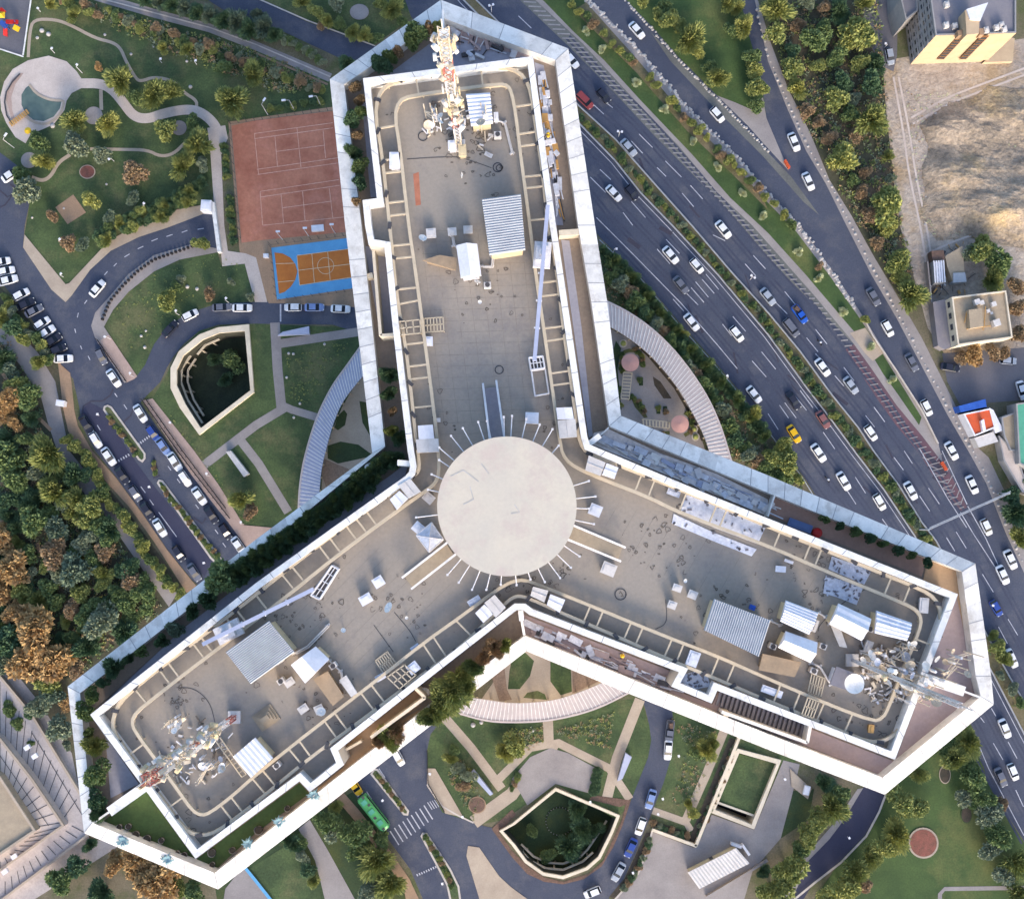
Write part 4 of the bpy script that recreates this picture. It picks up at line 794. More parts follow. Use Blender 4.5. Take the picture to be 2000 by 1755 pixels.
shed([(941, 389), (1017, 379), (1026, 488), (956, 498)], 3, 'plant_canopy', 'large grey corrugated canopy on the north wing roof', 'canopy', ridges=22, axis=1)
shed([(891, 479), (932, 476), (940, 538), (900, 543)], 2.4, 'tent_hut', 'bright white ridged hut beside the north wing canopy', 'hut', roof='shed_white', wall='shed_white', ridges=0, gable=.7)
shed([(825, 508), (858, 498), (892, 503), (890, 528), (826, 538)][:4], 1.4, 'covered_unit', 'low unit under brown sheeting left of the white north hut', 'machine', roof='tarp_brown', wall='tarp_brown', ridges=0)
shed([(910, 184), (957, 181), (963, 240), (920, 246)], 2.4, 'equipment_cabin', 'white ribbed cabin beside the north mast', 'cabin', roof='shed_white', ridges=8, axis=1)
shed([(441, 1273), (525, 1212), (575, 1273), (490, 1335)], 3, 'plant_canopy', 'large grey corrugated canopy on the west wing roof', 'canopy', ridges=20, axis=1)
shed([(568, 1298), (616, 1262), (643, 1287), (596, 1334)], 2.6, 'tent_hut', 'bright white ridged hut below the west wing canopy', 'hut', roof='shed_white', wall='shed_wall', ridges=0, gable=.8)
shed([(612, 1326), (640, 1310), (672, 1360), (650, 1378)], 1.6, 'covered_unit', 'tan box unit with two-tone top on the west wing', 'machine', roof='tarp_brown', wall='wood_tan', ridges=0)
shed([(662, 1328), (676, 1318), (698, 1353), (686, 1361)], 1.2, 'duct_box', 'long pale blue-white duct box beside the west wing rail', 'duct', roof='box_pale', wall='box_pale', ridges=0)
shed([(455, 1477), (498, 1440), (533, 1480), (490, 1518)], 2.4, 'equipment_cabin', 'white cabin near the foot of the red and white west mast', 'cabin', roof='shed_white', ridges=6)
shed([(1395, 1169), (1505, 1211), (1482, 1282), (1375, 1230)], 3, 'plant_canopy', 'large grey corrugated canopy on the east wing roof', 'canopy', ridges=26, axis=0)
shed([(1535, 1172), (1598, 1196), (1580, 1239), (1524, 1213)], 2.6, 'tent_hut', 'white ribbed hut on the east wing, nearest the canopy', 'hut', roof='shed_white', ridges=8, axis=1, gable=.4)
shed([(1535, 1232), (1597, 1254), (1583, 1294), (1520, 1264)], 2.4, 'tent_hut', 'cream ridged hut directly below the ribbed hut on the east wing', 'hut', roof='shed_white', ridges=0, axis=1, gable=.9)
shed([(1638, 1178), (1702, 1208), (1683, 1251), (1620, 1218)], 2.6, 'tent_hut', 'white hut with a dark ridge line, middle of the east wing huts', 'hut', roof='shed_white', ridges=3, axis=1, gable=.5)
shed([(1712, 1192), (1781, 1216), (1771, 1251), (1708, 1236)], 2.4, 'tent_hut', 'worn white hut nearest the curved rail at the east tip', 'hut', roof='tarp_white', ridges=5, axis=1, gable=.3)
shed([(1490, 1276), (1565, 1293), (1552, 1322), (1482, 1308)], 1.6, 'covered_unit', 'long brown-covered tank below the east wing huts', 'machine', roof='tarp_brown', wall='tarp_brown', ridges=0)
t = shed([(1634, 1301), (1688, 1321), (1674, 1354), (1621, 1336)], 2.0, 'dish_cabin', 'grey cabin carrying a big round white dish on the east wing', 'cabin', roof='roof_grey', wall='shed_white', ridges=0)
c = P(1667, 1334, ZR + 2.9); q = MB()
for j in range(5):
    r0, r1 = j * .2, (j + 1) * .2
    for k in range(24):
        a0, a1 = k * math.pi / 12, (k + 1) * math.pi / 12; f = lambda r, a: (c.x + r * math.cos(a) * .95, c.y + r * math.sin(a) * .95, c.z + r * r * .3)
        q.face([f(r0, a0), f(r1, a0), f(r1, a1), f(r0, a1)])
q.tube((c.x, c.y, ZR + 2), (c.x, c.y, c.z), .12); q.tube((c.x, c.y, c.z), (c.x, c.y, c.z + .6), .03)
q.build('satellite_dish', 'cap_white', label='big round white dish standing on the grey east wing cabin', category='satellite dish')
shed([(1622, 1218), (1640, 1222), (1655, 1265), (1640, 1262)], 1.2, 'duct_box', 'small grey box unit below the middle east wing hut', 'duct', roof='box_pale', wall='box_pale', ridges=0)
# rail garages (flat lids over the rails near the hub)
gar = [([(816, 831), (845, 829), (848, 856), (818, 858)], 'north wing left rail, outer lid'), ([(812, 858), (856, 856), (858, 882), (815, 884)], 'north wing left rail, lid nearest helipad'),
       ([(1086, 796), (1117, 795), (1121, 818), (1089, 819)], 'north wing right rail, outer lid'), ([(1089, 821), (1124, 818), (1127, 853), (1093, 856)], 'north wing right rail, lid nearest helipad'),
       ([(1143, 918), (1150, 889), (1183, 903), (1173, 929)], 'east wing upper rail, lid nearest helipad'), ([(1176, 927), (1185, 904), (1208, 913), (1200, 935)], 'east wing upper rail, outer lid'),
       ([(1036, 1163), (1041, 1145), (1071, 1153), (1063, 1176)], 'east wing lower rail, lid nearest helipad'), ([(1068, 1181), (1075, 1160), (1104, 1171), (1093, 1196)], 'east wing lower rail, outer lid'),
       ([(778, 948), (801, 934), (822, 960), (798, 973)], 'west wing upper rail, lid nearest helipad'), ([(761, 975), (780, 958), (797, 973), (775, 995)], 'west wing upper rail, outer lid'),
       ([(946, 1177), (966, 1161), (988, 1186), (968, 1206)], 'west wing lower rail, lid nearest helipad'), ([(928, 1197), (946, 1180), (964, 1198), (944, 1216)], 'west wing lower rail, outer lid')]
for px, d in gar:
    v = [P(*p, ZR + 1.5) for p in px]; q = MB().prism(v, ZR + 1.2, ZR + 1.5); i_ = offset(v, .15)
    for p in i_: q.tube((p.x, p.y, ZR), (p.x, p.y, ZR + 1.2), .07, 5)
    a, b = v[0].lerp(v[1], .5), v[3].lerp(v[2], .5); q.beam(a + Vector((0, 0, .05)), b + Vector((0, 0, .05)), .08, .05)
    q.build('rail_cover', 'box_pale' if 'outer' not in d else 'shed_white', label='pale flat cover over the ' + d, category='cover', group='flat covers over the roof rails')
# vents, hatches and boxes
def vent(px, h, label, m='box_pale', name='roof_vent', cat='vent', base=ZR, group='small vents and boxes on the roof'):
    v = [P(*p, base + h) for p in px]; i_ = offset(v, .12); q = MB().prism(i_, base, base + h * .7); q.prism(v, base + h * .7, base + h)
    j_ = offset(v, .2); q.prism(j_, base + h, base + h + .06)
    return q.build(name, m, label=label, category=cat, group=group)
def sq(x, y, a, b=None, rot=0.0):
    b = b or a; ca, sa = math.cos(R(rot)), math.sin(R(rot)); return [(x + u * ca - w_ * sa, y + u * sa + w_ * ca) for u, w_ in ((-a / 2, -b / 2), (a / 2, -b / 2), (a / 2, b / 2), (-a / 2, b / 2))]
for px, h, l, m in [(sq(842, 455, 19, 18, -5), .8, 'pale square vent on the north wing near its left rail', 'box_pale'), (sq(883, 452, 17, 15, -5), .7, 'pale vent with white pipe, left of the other by the north canopy', 'box_pale'), (sq(914, 448, 18, 15, -3), .7, 'grey square vent right beside the north canopy', 'box_pale'),
                    (sq(883, 283, 16, 18, -3), 1.3, 'white box at the foot of the north mast, left one', 'shed_white'), (sq(903, 293, 15, 22, -3), 1.3, 'cream box at the foot of the north mast, right one', 'shed_wall'), (sq(771, 313, 21, 32, 0), 1.0, 'white box between the rails of the north wing left side', 'shed_white'),
                    (sq(1039, 816, 26, 22, 2), 1.2, 'white box above the helipad posts on the north wing', 'shed_white'), (sq(954, 302, 16, 8, 25), .3, 'flat grey plate right of the north mast foot', 'box_pale'), (sq(969, 228, 9, 18, -3), 1.0, 'narrow white cabinet right of the north cabin', 'shed_white'),
                    (sq(739, 1136, 21, 20, -32), 1.0, 'upper of two white square vents on the west wing', 'shed_white'), (sq(714, 1170, 24, 19, -30), .8, 'lower of two white square vents on the west wing', 'shed_white'), (sq(565, 1332, 20, 15, -35), .6, 'grey vent above the other behind the west hut', 'box_pale'),
                    (sq(592, 1384, 20, 15, -35), .6, 'grey square vent near the west wing lower rail', 'box_pale'), (sq(623, 1385, 18, 17, -25), .6, 'grey vent carrying a white bowl on the west wing', 'box_pale'), (sq(926, 1173, 26, 12, -32), .8, 'pale blue box beside the rail under the helipad', 'tarp_blue'),
                    (sq(811, 1265, 18, 11, -35), .8, 'small pale blue box above the west wing lower rail', 'tarp_blue'), (sq(807, 1304, 22, 20, -38), 1.2, 'pale blue box between the west wing lower rails', 'tarp_blue'), (sq(818, 1032, 25, 20, 40), 1.0, 'white square lid left of the helipad', 'shed_white'),
                    (sq(837, 972, 22, 18, 40), .5, 'pale plate at the upper left of the helipad', 'box_pale'), (sq(1163, 996, 24, 22, 22), 1.2, 'white box right of the helipad', 'shed_white'), (sq(1189, 1111, 28, 24, 22), .8, 'grey square hatch lower right of the helipad', 'box_pale'),
                    (sq(1323, 1148, 18, 14, 20), 1.0, 'upper left of three vents on the east wing', 'box_pale'), (sq(1353, 1161, 18, 16, 22), .8, 'right of three vents on the east wing', 'box_pale'), (sq(1313, 1181, 17, 15, 20), 1.0, 'lowest of three vents on the east wing', 'box_pale'),
                    (sq(1525, 1111, 20, 12, 5), .6, 'small white box alone on the east wing near the tarps', 'shed_white'), (sq(1354, 1286, 22, 30, 20), 1.0, 'rounded pale blue box between the lower rails of the east wing', 'tarp_blue'), (sq(1316, 962, 26, 12, 20), .5, 'pale roll lying between the upper rails of the east wing', 'tarp_blue'),
                    (sq(1508, 1350, 42, 14, 20), .8, 'white flat box on the lower rail of the east wing', 'shed_white'), (sq(1541, 1096, 18, 6, 20), .3, 'thin white strip lying by the upper rail of the east wing', 'shed_white'), (sq(836, 666, 18, 18, 0), .8, 'small white box on the north wing left inner rail', 'shed_white'),
                    (sq(856, 820, 8, 8, 0), .8, 'tiny pale box near the rail above the helipad', 'box_pale'), (sq(743, 1322, 20, 12, -30), .8, 'pale box by the west wing lower rail left of the racks', 'tarp_blue'), (sq(1805, 1182, 18, 30, 5), .7, 'grey plate between the curved rails at the east tip', 'box_pale'),
                    (sq(1697, 1262, 14, 22, 20), .9, 'grey cabinet between two east wing huts', 'box_pale'), (sq(1592, 1222, 10, 24, 20), 1.0, 'narrow grey cabinet right of the ribbed east hut', 'box_pale')]: vent(px, h, l, m)
v = [P(*p, ZR + .3) for p in sq(519, 1402, 44, 36, -35)]; q = MB()
for k in range(4): o_ = offset(v, k * .22); q.prism(o_, ZR, ZR + .15 + k * .2)
q.build('stepped_skylight', 'roof_tan', label='brown stepped pyramid skylight on the west wing roof', category='skylight')
v = [P(*p, ZR + 1.6) for p in [(813, 1045), (843, 1020), (866, 1053), (838, 1078)]]; c = sum(v, Vector()) / 4; t = thing('glass_lantern', 'pale glazed roof lantern at the left edge of the helipad', 'roof lantern', (c.x, c.y, ZR))
MB().prism(offset(v, .1), ZR, ZR + .9).build('base', 'box_pale', t); q = MB(); top = c + Vector((0, 0, .5))
for k in range(4): q.face([v[k], v[(k + 1) % 4], top])
q.build('panes', 'tarp_blue', t); q = MB()
for k in range(4): q.tube(v[k], top, .06); q.tube(v[k], v[(k + 1) % 4], .06)
q.build('frame', 'steel_white', t)
def dish(x, y, r, z, label, az=0.0, tilt=.9, m='cap_white', parent=None, name='satellite_dish', base=ZR):
    c = P(x, y, z); q = MB() if parent is None else parent
    M = Matrix.Rotation(az, 3, 'Z') @ Matrix.Rotation(tilt, 3, 'Y'); 
    f = lambda rr_, a: tuple(c + M @ Vector((rr_ * r * math.cos(a), rr_ * r * math.sin(a), rr_ * rr_ * r * .35)))
    for j in range(3):
        for k in range(14): a0, a1 = k * math.pi / 7, (k + 1) * math.pi / 7; q.face([f(j / 3, a0), f((j + 1) / 3, a0), f((j + 1) / 3, a1), f(j / 3, a1)])
    q.tube(c, c + M @ Vector((0, 0, r * .8)), .03, 5); q.tube((c.x, c.y, base), c, .06, 6)
    if parent is None: return q.build(name, m, label=label, category='satellite dish', group='satellite dishes on the roof')
    return q
for x, y, r, z, l, az, ti in [(825, 466, .42, 161, 'small white dish left of the pale vents on the north wing', 1, .6), (761, 1187, .55, 161.2, 'white dish alone in the middle of the west wing', 2.6, .9), (627, 1390, .45, 161.3, 'white bowl dish standing on a grey vent of the west wing', 1.2, .5), (670, 1231, .25, 160.6, 'tiny white dish above the west hut', 1, .6),
                              (937, 590, .2, 160.6, 'tiny white dome in the middle of the north wing', 0, .2), (830, 1352, .5, 157.8, 'oval white dish at the end of the cream terrace wall', 1.2, .9), (720, 912, .4, 158.6, 'white dish on the parapet beside the west hedge', 2, .7), (901, 341, .22, 161, 'tiny white upright lamp on the north wing', 0, 1.2),
                              (794, 1206, .16, 160.6, 'tiny white cap right of the lone west wing dish', 0, .2), (1338, 1134, .2, 160.8, 'tiny white cap above the three east wing vents', 0, .3), (1735, 1335, .42, 161.6, 'white dish on the rail corner at the east tip', .6, 1.0), (932, 552, .35, 160.8, 'white motor housing below the bright north hut', 1.2, .9)]: dish(x, y, r, z, l, az, ti, base=ZT if z < 160 else ZR)
# tarpaulins
def tarp(px, label, m, z=ZR + .08, seed=1):
    r_ = random.Random(seed); v = [P(*p, z) for p in px]; q = MB().flat3([v]); q.wall(v, z - .06, z)
    xs = [p[0] for p in px]; ys = [p[1] for p in px]
    for _ in range(60):
        p = (r_.uniform(min(xs), max(xs)), r_.uniform(min(ys), max(ys)))
        if inside(p, px): c = P(*p, z); q.box((c.x, c.y, z + .03), (r_.uniform(.12, .5), r_.uniform(.08, .25), .06), r_.uniform(0, 3), 1 if r_.random() < .6 else 0)
    return q.build('tarpaulin', [m, 'roof_grey'], label=label, category='tarpaulin', group='tarpaulins held down on the roof')
tarp([(1316, 1003), (1395, 1040), (1478, 1072), (1468, 1086), (1390, 1055), (1312, 1022)], 'long white tarpaulin strip below the east wing upper rail', 'tarp_white', seed=1)
tarp([(1338, 965), (1400, 985), (1495, 1030), (1480, 1062), (1395, 1030), (1330, 1000)], 'littered pale tarpaulin between the upper rails of the east wing', 'tarp_white', seed=2)
tarp([(1625, 1086), (1703, 1113), (1688, 1141), (1618, 1111)], 'patched silver tarpaulin between the rails further along the east wing', 'tarp_blue', seed=3)
tarp([(1613, 1123), (1686, 1146), (1673, 1181), (1635, 1166), (1608, 1158)], 'ragged silver-blue tarpaulin below the rail above the east wing huts', 'tarp_blue', seed=4)
# racks
def rack(px, label, z=ZR + .6, n=5, m='rail_cream'):
    a, b, c, d = [P(*p, z) for p in px]; q = MB()
    for i in range(n + 1): q.beam(a.lerp(b, i / n), d.lerp(c, i / n), .1, .12)
    for i in range(3): q.beam(a.lerp(d, i / 2), b.lerp(c, i / 2), .1, .12)
    for p in (a, b, c, d): q.tube((p.x, p.y, ZR), p, .06, 5)
    return q.build('storage_rack', m, label=label, category='rack', group='open steel racks beside the rails')
vent(sq(1470, 1186, 11, 10, 20), 1.0, 'small bright blue drum near the east wing canopy', 'paint_vividblue', 'drum', 'drum', ZR, None)
vent(sq(1702, 1423, 11, 16, 5), .8, 'orange box inside the lower rail curve at the east tip', 'wood_tan', 'crate', 'crate', ZR, None)
rack([(828, 622), (865, 619), (867, 646), (829, 649)], 'cream open rack inside the north wing left rail', n=6)
rack([(778, 628), (820, 624), (822, 650), (782, 654)], 'cream slatted platform across the north wing left rails', n=3, z=ZR + 1.3)
rack([(733, 1290), (756, 1272), (774, 1295), (750, 1316)], 'grey lattice rack above the west wing lower rail', n=6)
rack([(756, 1322), (790, 1298), (812, 1318), (780, 1345)], 'lattice platform across the west wing lower rails', n=4, z=ZR + 1.3)
rack([(1586, 1315), (1612, 1325), (1603, 1362), (1578, 1352)], 'lattice rack above the east wing lower rail', n=5)
rack([(1578, 1362), (1600, 1370), (1588, 1402), (1566, 1395)], 'slatted platform across the east wing lower rails', n=4, z=ZR + 1.3)
# cleaning cranes
def crane(label, base, tip, tail, cradle, legs):
    bz = ZR + 3.0; b = P(*base, bz); t = thing('cradle_crane', label, 'crane', (b.x, b.y, ZR))
    dr = (P(*tip, bz) - b); dr.z = 0; dr.normalize(); rot = math.atan2(dr.y, dr.x)
    MB().box((b.x, b.y, ZR + 1.25), (2.6, 1.7, .5), rot).box((b.x, b.y, ZR + 1.9), (1.4, 1.3, .9), rot).tube((b.x, b.y, ZR + 1), (b.x, b.y, bz), .35, 10).build('carriage', 'steel_white', t)
    MB().beam(P(*tail, bz + .3), P(*tip, bz), .38, .4).build('boom', 'canopy_blue', t)
    q = MB(); 
    for f in (.2, .45, .7): m_ = lerp(base, tip, f); q.beam(P(m_[0] - 6 * dr.y, m_[1] - 6 * dr.x, bz + .05), P(m_[0] + 6 * dr.y, m_[1] + 6 * dr.x, bz + .05), .12, .5)
    q.build('boom_collars', 'steel_white', t)
    a, b_, c, d = [P(*p, ZR + .9) for p in cradle]; q = MB(); lo = Vector((0, 0, -.8))
    for u, w_ in ((a, b_), (b_, c), (c, d), (d, a)): q.tube(u, w_, .09, 6); q.tube(u + lo, w_ + lo, .07, 6)
    for p in (a, b_, c, d): q.tube(p, p + lo, .06, 5)
    for i in range(1, 4): q.tube(a.lerp(b_, i / 4), d.lerp(c, i / 4), .05, 5); q.tube(a.lerp(d, i / 4) , b_.lerp(c, i / 4), .05, 5) if i == 2 else None
    q.build('cradle', 'steel_white', t); MB().flat3([[a + lo, b_ + lo, c + lo, d + lo]]).build('cradle_floor', 'dark_metal', t)
    return t
crane('white cleaning crane with long boom on the north wing right rails', (1060, 490), (1044, 704), (1070, 400), [(1033, 698), (1060, 695), (1064, 718), (1037, 722)], None)
crane('white cleaning crane with long boom on the west wing upper rails', (438, 1236), (612, 1150), (395, 1258), [(607, 1162), (648, 1104), (661, 1111), (624, 1170)], None)
q = MB(); fr = [(1038, 724), (1065, 720), (1072, 768), (1045, 773)]
for k in range(4): q.tube(P(*fr[k], ZR + .5), P(*fr[(k + 1) % 4], ZR + .5), .09, 6)
for p in fr: e = P(*p, ZR + .5); q.tube((e.x, e.y, ZR), e, .06, 5)
q.build('steel_frame', 'steel_white', label='open rectangular steel frame below the north crane cradle', category='frame')
# masts
def mast(base, hgt, label, red, seed, w0=1.0, n_dish=10):
    b = P(*base, ZR); t = thing('lattice_mast', label, 'mast', b); r_ = random.Random(seed); sec = 9
    cols = (['mast_red', 'steel_white', 'mast_cream', 'steel_white'] if red else ['mast_cream', 'steel_white', 'mast_red', 'mast_cream'] if seed == 1 else ['steel_white', 'box_pale'])
    def corner(k, z, s=1): a = k * math.pi / 2 + math.pi / 4; w_ = w0 * (.55 + .45 * z / hgt) * s; return Vector((b.x + w_ * math.cos(a), b.y + w_ * math.sin(a), ZR + z))
    for s in range(sec):
        q = MB(); z0, z1 = hgt * s / sec, hgt * (s + 1) / sec; sub = 3
        for k in range(4):
            q.tube(corner(k, z0), corner(k, z1), .06, 5)
            for j in range(sub):
                za, zb = z0 + (z1 - z0) * j / sub, z0 + (z1 - z0) * (j + 1) / sub
                q.tube(corner(k, za), corner(k + 1, zb), .03, 4); q.tube(corner(k + 1, za), corner(k, zb), .03, 4)
        q.build('mast_section', cols[s % len(cols)], t)
    MB().tube((b.x, b.y, ZR + hgt), (b.x, b.y, ZR + hgt + 2.2), .05).build('spike', 'steel_white', t)
    MB().box((b.x, b.y, ZR + .2), (1.2, 1.2, .4), 0).build('footing', 'box_pale', t)
    for i in range(n_dish):
        z = hgt * r_.uniform(.25, .97); a = r_.uniform(0, 6.28); k = w0 * (.55 + .45 * z / hgt) + .22; c = Vector((b.x + k * math.cos(a), b.y + k * math.sin(a), ZR + z)); q = MB()
        if i % 2: q.box(c, (.12, .28, r_.uniform(1.2, 1.9)), a); q.tube(c, Vector((b.x, b.y, c.z)), .05, 5); nm = 'panel_antenna'
        else:
            d = Vector((math.cos(a), math.sin(a), 0)); rad = r_.uniform(.2, .42); q.tube(c, c + d * .3, rad, 14); q.tube(c, Vector((b.x, b.y, c.z)), .05, 5); nm = 'drum_antenna'
        q.build(nm, r_.choice(['mast_cream', 'box_pale', 'mast_cream', 'cap_white', 'shed_wall']), t)
    return t
mast((897, 286), 26.5, 'tall cream lattice mast crowded with antennas on the north wing tip', False, 1, .62, 46)
mast((459, 1399), 26.5, 'tall red and white lattice mast with antennas on the west wing', True, 2, .5, 60)
mast((1663, 1288), 26.5, 'tall pale open lattice mast on the east wing tip', False, 3, .22, 8)
def frame(pts, z, label, seed, n, sp=12):
    r_ = random.Random(seed); c = P(*pts, z); t = thing('antenna_frame', label, 'antenna frame', P(*pts, ZR)); q = MB(); L = []
    for i in range(5): a = P(pts[0] + r_.uniform(-sp, sp), pts[1] + r_.uniform(-sp, sp), ZR); L.append(a); q.tube(a, a + Vector((0, 0, z - ZR + r_.uniform(-.5, 1))), .06, 5)
    for i in range(4): q.tube(L[i] + Vector((0, 0, 1.2)), L[i + 1] + Vector((0, 0, 1.2)), .05, 5); q.tube(L[i] + Vector((0, 0, 2)), L[i + 1] + Vector((0, 0, 2)), .05, 5)
    q.build('poles', 'mast_cream', t)
    for i in range(n):
        p = (pts[0] + r_.uniform(-sp, sp) * 1.3, pts[1] + r_.uniform(-sp, sp)); q = MB()
        if i % 3 == 0: c = P(*p, ZR + r_.uniform(1, z - ZR)); q.box(c, (.25, .2, 1.4), r_.uniform(0, 3)); q.tube((c.x, c.y, ZR), c, .05, 5); q.build('panel_antenna', 'steel_white', t)
        else: dish(*p, r_.uniform(.3, .55), ZR + r_.uniform(1, z - ZR), '', r_.uniform(0, 6), r_.uniform(.4, 1.3), parent=q); q.build('dish', r_.choice(['cap_white', 'mast_cream', 'tarp_blue']), t)
    return t
frame((845, 232), ZR + 3, 'cluster of small white dishes on poles left of the north mast', 5, 9, 13)
frame((945, 235), ZR + 3, 'small antenna poles in front of the north cabin', 6, 4, 9)
frame((345, 1412), ZR + 2.5, 'pair of white antenna racks on the west wing tip', 7, 6, 16)
frame((410, 1500), ZR + 3, 'tangle of dishes and cables below the red and white mast', 8, 10, 22)
frame((1740, 1290), ZR + 3, 'cluster of white dishes and frames below the worn east hut', 9, 12, 34)
frame((1850, 1300), ZR + 4, 'cluster of antennas over the tan terrace at the east tip', 10, 12, 32)
frame((1700, 1300), ZR + 3, 'white dishes on poles between the huts and the dish cabin', 12, 8, 24)
frame((1770, 1330), ZR + 3.5, 'pale bent antenna poles beside the rail at the east tip', 13, 12, 26)
frame((1800, 1350), ZR + 4, 'wiry antenna frame on the parapet at the east tip', 11, 7, 22)
q = MB()
for i in range(3): a, b = lerp((415, 1440), (470, 1530), 1), None
for o_ in (0, 9):
    q.beam(P(420 + o_, 1445 - o_ * .6, ZR + 1), P(472 + o_, 1517 - o_ * .6, ZR + 1), .12, .2)
for i in range(10): a = lerp((420, 1445), (472, 1517), i / 9); q.beam(P(*a, ZR + .98), P(a[0] + 9, a[1] - 5.4, ZR + .98), .06, .06)
q.build('cable_tray', 'rail_cream', label='ladder-like cable tray beside the west mast cabin', category='cable tray')
# terrace things
vent(sq(1563, 1026, 48, 16, 20), .8, 'blue folding table on the brown terrace of the east wing', 'table_blue', 'folding_table', 'table', ZT, None)
q = MB(); c = P(1597, 1040, ZT + .5); q.disc(c, .5, ZT, ZT + .45, 18); q.dome((c.x, c.y, ZT + .45), .45, .12, 14, 3)
q.build('round_pouffe', 'plastic_red', label='round red object beside the blue table on the terrace', category='pouffe')
tarp([(1360, 1310), (1380, 1312), (1388, 1340), (1340, 1348), (1316, 1336), (1330, 1318)], 'pale sheet in the step of the parapet on the east wing', 'tarp_blue', seed=9)
def clutter(poly, n, label, seed, cols, base=ZT, ang=None, small=1.0):
    r_ = random.Random(seed); q = MB()
    for p in scatter(poly, 2, n, r_):
        h_ = r_.uniform(.08, .5); c = P(*p, base); k = r_.randrange(len(cols)); 
        if r_.random() < .5: q.box((c.x, c.y, base + .1 + h_ / 2), (r_.uniform(.3, 1.6) * small, r_.uniform(.12, .7) * small, h_), r_.uniform(0, 3) if ang is None or r_.random() < .25 else R(-ang) + r_.uniform(-.1, .1), k)
        else: a = r_.uniform(0, 3) if ang is None else R(-ang) + r_.uniform(-.15, .15); L = r_.uniform(.6, 2.5) * small; q.tube((c.x, c.y, base + .2), (c.x + L * math.cos(a), c.y + L * math.sin(a), base + .3), .08, 5, mi=k)
    return q.build('building_rubble', cols, kind='stuff', label=label, category='rubble')
clutter([(1165, 850), (1230, 870), (1400, 935), (1500, 985), (1500, 1005), (1371, 952), (1160, 862)], 170, 'pale blue building materials strewn along the upper east terrace', 1, ['tarp_blue', 'tarp_white', 'steel_white', 'terrace_blue', 'cap_white', 'terrace_blue', 'canopy_blue'], ang=24)
clutter([(1035, 1215), (1100, 1240), (1200, 1280), (1300, 1325), (1295, 1345), (1180, 1300), (1040, 1240)], 90, 'rubble and panels strewn along the lower terrace of the east wing', 2, ['tarp_white', 'terrace_pink', 'tarp_white', 'dark_metal', 'tarp_blue', 'terrace_pink'], ang=22)
clutter([(1680, 1262), (1760, 1250), (1790, 1300), (1765, 1370), (1700, 1375), (1680, 1320)], 120, 'loose cables, brackets and debris around the east tip antennas', 5, ['steel_white', 'box_pale', 'box_pale', 'mast_cream', 'deck_mark'], base=ZR, small=.45)
clutter([(300, 1470), (400, 1400), (450, 1440), (440, 1520), (350, 1540)], 60, 'loose cables and brackets below the west mast', 6, ['steel_white', 'box_pale', 'deck_mark', 'mast_cream'], base=ZR, small=.45)
clutter([(850, 200), (960, 190), (965, 300), (830, 270)], 50, 'loose cables and brackets round the north mast foot', 7, ['steel_white', 'box_pale', 'deck_mark', 'mast_cream'], base=ZR, small=.45)
clutter([(1050, 130), (1065, 150), (1082, 260), (1098, 400), (1088, 420), (1070, 300)], 70, 'building materials along the right terrace of the north wing', 3, ['tarp_blue', 'tarp_white', 'wood_tan', 'tarp_blue', 'dark_metal'], ang=84)
clutter([(880, 60), (1000, 95), (1030, 108), (930, 115), (880, 100)], 45, 'planks and frames on the north tip terrace', 4, ['tarp_blue', 'terrace_pink', 'steel_white', 'dark_metal'])
def worker(x, y, rot, label):
    b = P(x, y, ZT); t = thing('person', label, 'person', b); t.rotation_euler = (0, 0, rot); ORG[t.name] = Vector((0, 0, 0))
    bm_v = [(0, 0, .95), (0, 0, 1.2), (0, 0, 1.42), (0, 0, 1.56), (0, .02, 1.7), (-.1, 0, .9), (-.12, .05, .5), (-.12, 0, .06), (-.12, .16, .04), (.1, 0, .9), (.12, -.05, .5), (.12, -.05, .06), (.12, .1, .04), (-.2, 0, 1.4), (-.27, .08, 1.12), (-.2, .3, .98), (.2, 0, 1.4), (.27, .08, 1.12), (.2, .3, .98)]
    ed = [(0, 1), (1, 2), (2, 3), (3, 4), (0, 5), (5, 6), (6, 7), (7, 8), (0, 9), (9, 10), (10, 11), (11, 12), (2, 13), (13, 14), (14, 15), (2, 16), (16, 17), (17, 18)]
    rad = [.15, .16, .15, .06, .11, .1, .075, .05, .04, .1, .075, .05, .04, .08, .055, .04, .08, .055, .04]
    me = bpy.data.meshes.new('body'); me.from_pydata(bm_v, ed, []); o = bpy.data.objects.new('body', me); C.objects.link(o); o.parent = t
    md = o.modifiers.new('skin', 'SKIN'); [setattr(sv, 'radius', (r_, r_)) for sv, r_ in zip(me.skin_vertices[0].data, rad)]; me.skin_vertices[0].data[0].use_root = True
    o.modifiers.new('sub', 'SUBSURF').render_levels = 1; me.materials.append(MATS['dark_metal']); ORG[o.name] = Vector((0, 0, 0))
    q = MB().tube((0, 0, 1.0), (0, 0, 1.46), .2, 12, .23); q.build('vest', 'plastic_yellow', t); MB().dome((0, .02, 1.72), .14, .14, 12, 4).build('helmet', 'plastic_yellow', t)
worker(1070, 272, .4, 'worker in yellow vest on the right terrace of the north wing')
worker(1213, 1277, 1.8, 'worker in yellow vest on the lower terrace of the east wing')
